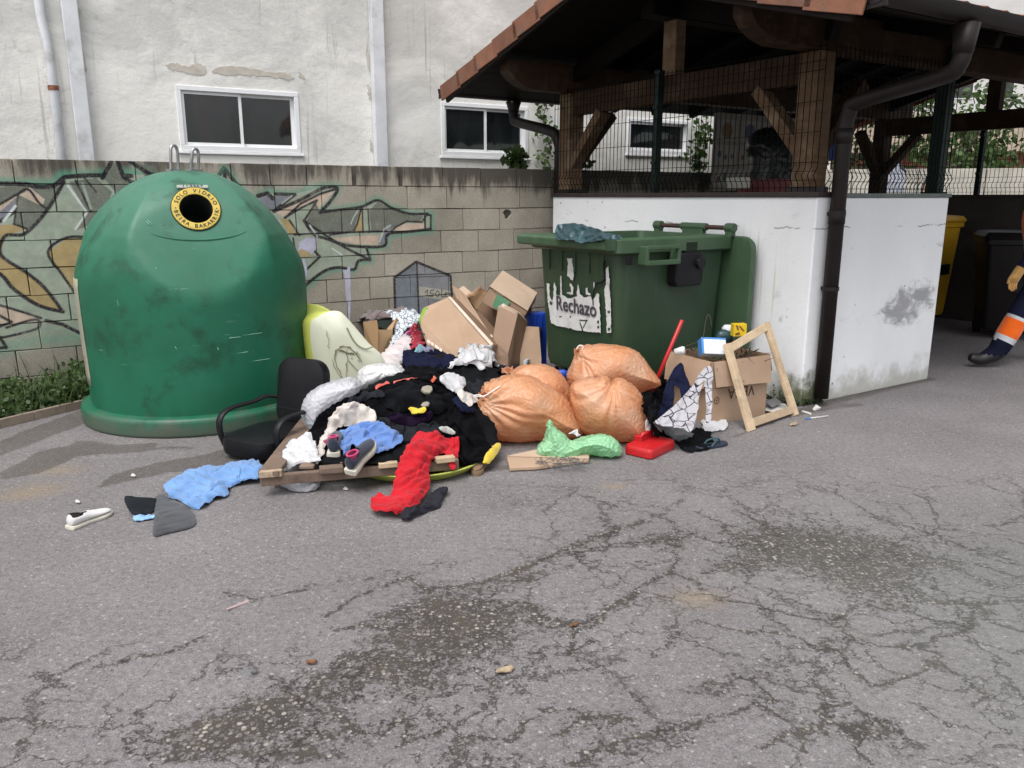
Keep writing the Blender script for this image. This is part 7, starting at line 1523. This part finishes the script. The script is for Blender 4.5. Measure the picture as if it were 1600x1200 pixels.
# ------------------------------------------------------------------ weeds, edging and scattered litter
ed = thing('bed_edging', 'thin pale edging strip along the weedy bed at the far left', 'edging', onz(60, 645))
e0, e1 = onz(-60, 676, .03), onz(150, 626, .03); 
for k in range(4): G().beam(e0+(e1-e0)*(k/4)+Z_*-.0, e0+(e1-e0)*((k+.985)/4)+Z_*-.0, .03, .06).build('strip', plain('pale_timber_strip', (.24, .19, .15), .9, .2, 12) if k == 0 else bpy.data.materials['pale_timber_strip'], ed, bevel=.003)
M_SOIL = plain('dark_soil', (.035, .028, .02), .95, .3, 20, .8, 60)
bp_ = [e0+np.array([0, .02, 0]), e1+np.array([0, .02, 0]), W(-3.3, .02, .0), W(-6.3, .02, .0)]
tagit(G().slab([np.array([p[0], p[1], .03]) for p in bp_], .05, n=Z_).build('soil_bed', M_SOIL), kind='structure')
rng_ = np.random.default_rng(21); g = G(); g2 = G()
def bedpt():
    a = rng_.uniform(0, 1); b = rng_.uniform(.05, 1); lo = e0+(e1-e0)*a; hi = bp_[3]+(bp_[2]-bp_[3])*a; return lo+(hi-lo)*b
for c_i in range(95):
    p = bedpt(); p[2] = .03; h = rng_.uniform(.06, .27)*(.6+.4*min(1, (p[1]-5.1)))
    for q in range(46): 
        u_ = rng_.uniform(0, 1); P = p+np.array([rng_.normal(0, .055), rng_.normal(0, .05), h*u_**.8]); leaves(g, [P], rng_.uniform(.014, .026), rng_, up=.9, squash=.75)
for k in range(260):
    p = bedpt(); p[2] = .02; L = rng_.uniform(.12, .42); d = np.array([rng_.normal(0, .25), rng_.normal(0, .2), 1.0]); w_ = np.array([.004, 0, 0]); m_ = p+d*L*.6; e_ = p+d*L+np.array([rng_.normal(0, .06), rng_.normal(0, .05), -.02]); g2.add([p-w_, p+w_, m_+w_*.8, m_-w_*.8, e_], [(0, 1, 2, 3), (3, 2, 4)])
tagit(g.build('weeds', M_LEAF), 'low green weeds growing in the bed under the block wall', 'weeds', kind='stuff'); tagit(g2.build('grass', M_LEAF), 'thin grass blades among the weeds at the far left', 'grass', kind='stuff')
def vine(px, off, label, seed, n=14, size=.035, spread=.05):
    t = thing('climbing_plant', label, 'plant', onplane(px[0][0], px[0][1], W0+WN*off, WN)); rr = np.random.default_rng(seed); P = [onplane(x, y, W0+WN*off, WN) for x, y in px]; P = catmull(P, 5, closed=False)
    G().tube(P, .004, 5).build('stem', M_BARK, t); g = G()
    for p in P:
        for q in range(n): leaves(g, [p+rr.normal(0, spread, 3)*np.array([1, .6, .7])], size, rr, squash=.6)
    g.build('leaves', M_LEAF, t)
vine([(862, 262), (850, 240), (856, 215), (848, 190), (854, 160), (850, 135)], -1.28, 'thin climbing plant on the white building above the shelter downpipe', 5, 5, .04, .07)
vine([(812, 262), (806, 254), (808, 244), (800, 240)], -.5, 'small leafy sprig standing behind the block wall under the second window', 6, 9, .05, .06)
vine([(1092, 262), (1090, 240), (1096, 215), (1098, 190)], -1.2, 'leafy green climber on the building beside the notice board', 7, 12, .05, .08); vine([(908, 262), (905, 250), (912, 238), (910, 228)], -.6, 'green sprig behind the mesh at the left post of the shelter', 8, 8, .045, .06)
# moss at the foot of the corner
g = G()
for k in range(240):
    a = rng_.uniform(-.25, .5); v_ = rng_.uniform(0, 1); p = S(a if a > 0 else -.01, -.015 if a > 0 else -a, 0)+np.array([0, -.005, abs(rng_.normal(0, .035))]); leaves(g, [p], .012, rng_, squash=.8)
tagit(g.build('moss', M_LEAFD), 'green moss at the foot of the shelter corner', 'moss', kind='stuff')
M_BUTT = plain('white_litter', (.62, .61, .58), .8); M_LEAFB = plain('dry_brown_leaf', (.16, .075, .035), .8, .3, 30); M_LEAFT = plain('dry_tan_leaf', (.34, .26, .17), .85, .25, 30)
def litter(name, label, cat, px, h, mat, d=None):
    t_ = G().slab([onz(x, y, h)+Z_*(.004*sin(i*2.1)) for i, (x, y) in enumerate(px)], .003, n=Z_).build(name, mat); return tagit(t_, label, cat)
pen = thing('pen', 'white plastic pen lying on the asphalt near the downpipe', 'pen', onz(1277, 651)); G().tube([onz(1262, 654, .006), onz(1294, 650, .006)], .0055, 8).build('barrel', M_BUTT, pen, smooth=True); G().tube([onz(1260, 654.5, .006), onz(1266, 653.5, .006)], .0062, 8).build('cap', M_BLU2, pen)
st_ = thing('plastic_stick', 'short white plastic stick beside the wooden frame foot', 'stick', onz(1260, 645)); G().tube([onz(1254, 643, .008), onz(1267, 647, .008)], .009, 8).build('stick', M_BUTT, st_)
pbm = onz(1276, 637, .02); tagit(G().tube([pbm-Z_*.018+np.array([-.02, 0, 0]), pbm+np.array([0, -.005, .004]), pbm+np.array([.026, .01, -.006])], [.012, .022, .01], 7).build('paper_ball', M_BUTT), 'small crumpled white paper at the foot of the shelter corner', 'paper')
litter('paper_scraps', 'pale scraps of paper and card between the wooden frame and the wall', 'paper', [(1192, 640), (1204, 632), (1226, 630), (1232, 638), (1215, 646)], .02, M_BUTT)
litter('torn_card', 'grey torn card leaning behind the wooden frame', 'card', [(1195, 628), (1212, 622), (1222, 628), (1206, 636)], .05, M_GREYC if 'M_GREYC' in globals() else plain('grey_card', (.2, .19, .2)))
for i, (x, y, r, mt, lab) in enumerate([(487, 1033, 9, M_LEAFB, 'curled brown leaf on the asphalt at lower left'), (397, 1049, 6, M_NET, 'small dark pebble sized scrap on the asphalt left of the brown leaf'), (790, 1045, 15, M_LEAFT, 'long tan dry leaf on the asphalt at lower middle'), (898, 975, 8, M_LEAFB, 'small red brown leaf on the crack right of middle'), (1241, 662, 7, M_LEAFT, 'tan scrap just under the wooden frame foot')]):
    rr = np.random.default_rng(i); a0 = rr.uniform(0, pi); L = [(x+r*cos(t)+rr.normal(0, r*.06), y+r*.30*sin(t)*abs(sin(t))**.6-r*.18*cos(t)+rr.normal(0, r*.04)) for t in np.linspace(0, 2*pi, 12, endpoint=False)]
    litter('dry_leaf' if mt is not M_NET else 'scrap', lab, 'leaf' if mt is not M_NET else 'litter', L, .012, mt)
litter('pink_straw', 'pale pink drinking straw flat on the asphalt at left of middle', 'straw', [(353, 951), (388, 937.5), (389, 939), (355, 952.5)], .006, plain('pink_straw', (.36, .27, .27), .7))
for i, (x, y, lab) in enumerate([(392, 674, 'white crumb on the ground under the armrest'), (348, 683, 'pale crumb at the foot of the bottle bank'), (208, 742, 'tiny white crumb on the asphalt near the sky blue top'), (121, 783, 'tiny pale crumb above the white shoe'), (540, 763, 'pale splinter under the front beam')]):
    litter('crumb', lab, 'litter', [(x-4, y+1), (x-1, y-2), (x+4, y-1), (x+3, y+2)], .012, M_BUTT)

# ------------------------------------------------------------------ bins and rubbish inside the shelter
M_YBIN = plain('yellow_bin_plastic', (.55, .31, .012), .5, .12, 4, dirt=(.35, .2, .03, 1)); M_DBIN = plain('brown_black_bin_plastic', (.008, .006, .0065), .5, .2, 4, spec=.25)
def wheelie(name, label, loc, yaw, mat, w=.58, d=.7, h=1.08):
    t = thing(name, label, 'bin', loc, None); t.rotation_euler = (0, 0, yaw)
    R = lambda w_, d_, z: [np.array([x, y, z]) for x, y in rrect(w_, d_, .05, 4)]
    G().loft([R(w*.78, d*.74, .1), R(w*.82, d*.78, .14), R(w*.98, d*.96, h-.06), R(w*1.06, d*1.04, h-.05), R(w*1.06, d*1.04, h)]).build('body', mat, t, auto=35, local=True)
    G().loft([R(w*1.08, d*1.06, h+.004), R(w*1.1, d*1.1, h+.03), R(w*1.0, d*1.0, h+.075), R(w*.7, d*.7, h+.085)]).build('lid', mat, t, auto=35, local=True); G().tube([np.array([-w*.4, d*.58, h-.0]), np.array([w*.4, d*.58, h-.0])], .018, 8).build('handle', mat, t, local=True, smooth=True)
    G().box((0, -d*.5, h*.55), (1, 0, 0), (0, 1, 0), Z_, .16, .02, .12).build('panel', M_BLKP, t, local=True)
    for sx in (-1, 1): G().tube([np.array([sx*w*.36-.025, d*.34, .1]), np.array([sx*w*.36+.025, d*.34, .1])], .1, 16).build('wheel', M_BLKP, t, local=True)
    return t
yb_ = wheelie('yellow_bin', 'yellow wheeled bin inside the shelter behind the side wall', S(1.95, 4.62), radians(33), M_YBIN, h=1.2); wheelie('dark_bin', 'dark wheeled bin inside the shelter behind the walking person', np.array([5.42, 8.75, 0]), radians(-20), M_DBIN, w=.7, h=1.06)
wheelie('dark_bin', 'dark wheeled bin deep inside the shelter at its left wall', S(2.3, 2.9), radians(33), M_DBIN, w=1.0, d=.8, h=1.15)
bag('black_bag', [(1168, 278), (1172, 245), (1165, 228), (1178, 205), (1205, 198), (1228, 210), (1245, 240), (1262, 285), (1262, 310), (1170, 310)], 7.75, .30, plastic('black_bag_plastic', (.008, .008, .009), (.014, .014, .015), .03, .4), 'big black rubbish bag on the dark bin inside the shelter', 'bag', seed=95, sp=5)
rb = thing('red_crate', 'dark red crate with a pale label inside the shelter behind the mesh', 'crate', S(1.6, 1.2, 1.3)); G().box(atd(1200, 296, 6.9), V_, U_, Z_, .16, .55, .16).build('crate', plain('dull_red', (.11, .02, .022), .6), rb, bevel=.01); G().box(atd(1153, 286, 6.85), unit((.8, -.5, .0)), U_, Z_, .12, .1, .09).build('label', M_BOARD2, rb)
bn_ = thing('banner', 'white and blue banner hung at the rear post of the shelter', 'banner', atd(1296, 232, 9.4)); G().slab([atd(x, y, 9.4) for x, y in [(1286, 252), (1287, 218), (1292, 208), (1306, 208), (1306, 252)]], .01).build('sheet', M_BUTT, bn_); G().slab([atd(x, y, 9.385) for x, y in [(1295, 251), (1295, 225), (1306, 215), (1306, 251)]], .006).build('blue_stripe', plain('banner_blue', (.03, .07, .25)), bn_)

# ------------------------------------------------------------------ the walking worker at the right edge
def worker():
    hip = np.array([4.70, 7.22, .90]); t = thing('person', 'person in navy work trousers with orange bands, walking left into the shelter', 'person', (4.75, 7.2, 0))
    J = {}
    def pt(k, p, r): J[k] = (np.array(p, float), r)
    pt('pelvis', hip, (.15, .115)); pt('waist', hip+[-.01, 0, .17], (.145, .11)); pt('chest', hip+[-.03, 0, .38], (.18, .125)); pt('neck0', hip+[-.03, 0, .53], (.10, .09)); pt('neck', hip+[-.045, 0, .60], (.058, .06)); pt('head0', hip+[-.07, 0, .68], (.082, .09)); pt('head', hip+[-.075, 0, .77], (.088, .10)); pt('crown', hip+[-.07, 0, .83], (.055, .06))
    f = np.array([4.40, 7.12, .09])
    pt('hipF', hip+[-.02, -.09, -.06], (.105, .10)); pt('kneeF', [4.52, 7.12, .50], (.10, .095)); pt('shinF', [4.43, 7.12, .30], (.105, .098)); pt('ankF', [4.35, 7.12, .13], (.088, .08)); pt('ballF', [4.21, 7.115, .07], (.056, .05)); pt('toeF', [4.10, 7.11, .095], (.042, .038))
    pt('hipB', hip+[.02, .09, -.06], (.105, .10)); pt('kneeB', [4.77, 7.33, .47], (.08, .08)); pt('shinB', [4.90, 7.34, .3], (.082, .078)); pt('ankB', [5.01, 7.34, .14], (.06, .058)); pt('ballB', [4.93, 7.34, .05], (.05, .042)); pt('toeB', [4.85, 7.34, .042], (.04, .034))
    pt('shF', hip+[-.04, -.19, .47], (.085, .085)); pt('elF', [4.53, 6.98, 1.10], (.062, .06)); pt('wrF', [4.36, 6.97, .88], (.045, .043)); pt('paF', [4.32, 6.97, .80], (.045, .034))
    pt('shB', hip+[-.02, .19, .47], (.085, .085)); pt('elB', [4.82, 7.47, 1.12], (.062, .06)); pt('wrB', [4.86, 7.48, .88], (.045, .043)); pt('paB', [4.84, 7.48, .80], (.045, .034))
    ks = list(J); ed_ = [('pelvis', 'waist'), ('waist', 'chest'), ('chest', 'neck0'), ('neck0', 'neck'), ('neck', 'head0'), ('head0', 'head'), ('head', 'crown')]
    for s in 'FB': ed_ += [('pelvis', 'hip'+s), ('hip'+s, 'knee'+s), ('knee'+s, 'shin'+s), ('shin'+s, 'ank'+s), ('ank'+s, 'ball'+s), ('ball'+s, 'toe'+s), ('chest', 'sh'+s), ('sh'+s, 'el'+s), ('el'+s, 'wr'+s), ('wr'+s, 'pa'+s)]
    vs = [J[k][0] for k in ks]; rs = [J[k][1] for k in ks]; es = [(ks.index(a), ks.index(b)) for a, b in ed_]
    for s, th in (('F', -1), ('B', -1)):
        pa = J['pa'+s][0]
        for q in range(4):
            o0 = pa+np.array([-.028+.019*q, 0, -.022]); L = (.062, .075, .078, .066)[::-1][q]; a = len(vs)
            vs += [o0, o0+np.array([-.006, -.006, -L*.55]), o0+np.array([.002, -.014+.004*q, -L])]; rs += [(.0105, .0105), (.0095, .0095), (.008, .008)]; es += [(ks.index('pa'+s), a), (a, a+1), (a+1, a+2)]
        a = len(vs); vs += [pa+np.array([-.045, -.012, .01]), pa+np.array([-.058, -.02, -.035])]; rs += [(.0125, .0125), (.010, .010)]; es += [(ks.index('pa'+s), a), (a, a+1)]
    me = bpy.data.meshes.new('m'); me.from_pydata([tuple(map(float, v)) for v in vs], es, []); o = bpy.data.objects.new('tmp', me); COL.objects.link(o)
    sk = o.modifiers.new('skin', 'SKIN'); 
    for i, r in enumerate(rs): me.skin_vertices[0].data[i].radius = r
    me.skin_vertices[0].data[0].use_root = True; sk.use_smooth_shade = True; sb = o.modifiers.new('s', 'SUBSURF'); sb.levels = sb.render_levels = 2
    bpy.context.view_layer.update(); ev = o.evaluated_get(bpy.context.evaluated_depsgraph_get()); m2 = bpy.data.meshes.new_from_object(ev); bpy.data.objects.remove(o)
    mats = [fabric('navy_workwear', (.010, .012, .028)), fabric('hi_vis_orange', (.80, .13, .01), .1), plain('silver_reflective_band', (.50, .52, .55), .4), plain('skin', (.42, .25, .18), .55), fabric('ochre_glove', (.45, .25, .08)), plain('black_boot', (.012, .011, .011), .45), fabric('dark_hair', (.02, .015, .012))]
    for m_ in mats: m2.materials.append(m_)
    nv = len(m2.vertices); co = np.empty(nv*3); m2.vertices.foreach_get('co', co); co = co.reshape(-1, 3)
    for p in m2.polygons:
        c = co[list(p.vertices)].mean(0); k = 0
        def al(a, b):
            A, B_ = J[a][0], J[b][0]; d = B_-A; t_ = ((c-A)@d)/(d@d); return t_, np.linalg.norm(c-A-d*t_)
        for s in 'FB':
            t_, r_2 = al('knee'+s, 'ank'+s)
            if 0 < t_ < 1.0 and r_2 < .13 and c[2] < .55:
                if .12 < t_ < .23 or .62 < t_ < .74: k = 2
                elif .23 <= t_ <= .62: k = 1
            if (c[2] < .12 and np.linalg.norm(c-J['ball'+s][0]) < .22) or np.linalg.norm(c-J['toe'+s][0]) < .12: k = 5
            if np.linalg.norm(c-J['pa'+s][0]) < .115 or al('wr'+s, 'pa'+s)[0] > .3 and np.linalg.norm(c-J['pa'+s][0]) < .15: k = 4
        if c[2] > hip[2]+.13 and k == 0: k = 1
        if hip[2]+.12 < c[2] < hip[2]+.17 and k == 1 : k = 2
        for s in 'FB':
            t_, r_2 = al('sh'+s, 'el'+s); t2_, r3 = al('el'+s, 'wr'+s)
            if r3 < .09 and -.1 < t2_ < 1.02 and k == 1: k = 0
            if r3 < .09 and .0 < t2_ < .2: k = 2
        if c[2] > hip[2]+.58: k = 3
        if c[2] > hip[2]+.79 or (c[2] > hip[2]+.70 and c[0] > hip[0]-.05): k = 6
        p.material_index = k
    ob = obj('body', m2, None, t)
    hd = hip+np.array([-.075, 0, .75]); G().tube([hd+np.array([-.095, 0, .02]), hd+np.array([-.118, 0, -.015]), hd+np.array([-.095, 0, -.025])], [.01, .014, .012], 8).build('nose', mats[3], t, smooth=True)
    for s in (-1, 1): G().tube([hd+np.array([.01, s*.088, .03]), hd+np.array([.015, s*.1, .0]), hd+np.array([.0, s*.088, -.03])], [.01, .016, .008], 8).build('ear', mats[3], t, smooth=True); G().tube([hd+np.array([-.088, s*.032, .012]), hd+np.array([-.096, s*.032, .012])], [.011, .005], 8).build('eye', plain('eye', (.03, .02, .02), .2) if s < 0 else bpy.data.materials['eye'], t)
    G().tube([hd+np.array([-.092, -.026, -.055]), hd+np.array([-.1, 0, -.056]), hd+np.array([-.092, .026, -.055])], .006, 6).build('mouth', plain('lips', (.3, .12, .1), .5), t, smooth=True)
worker()
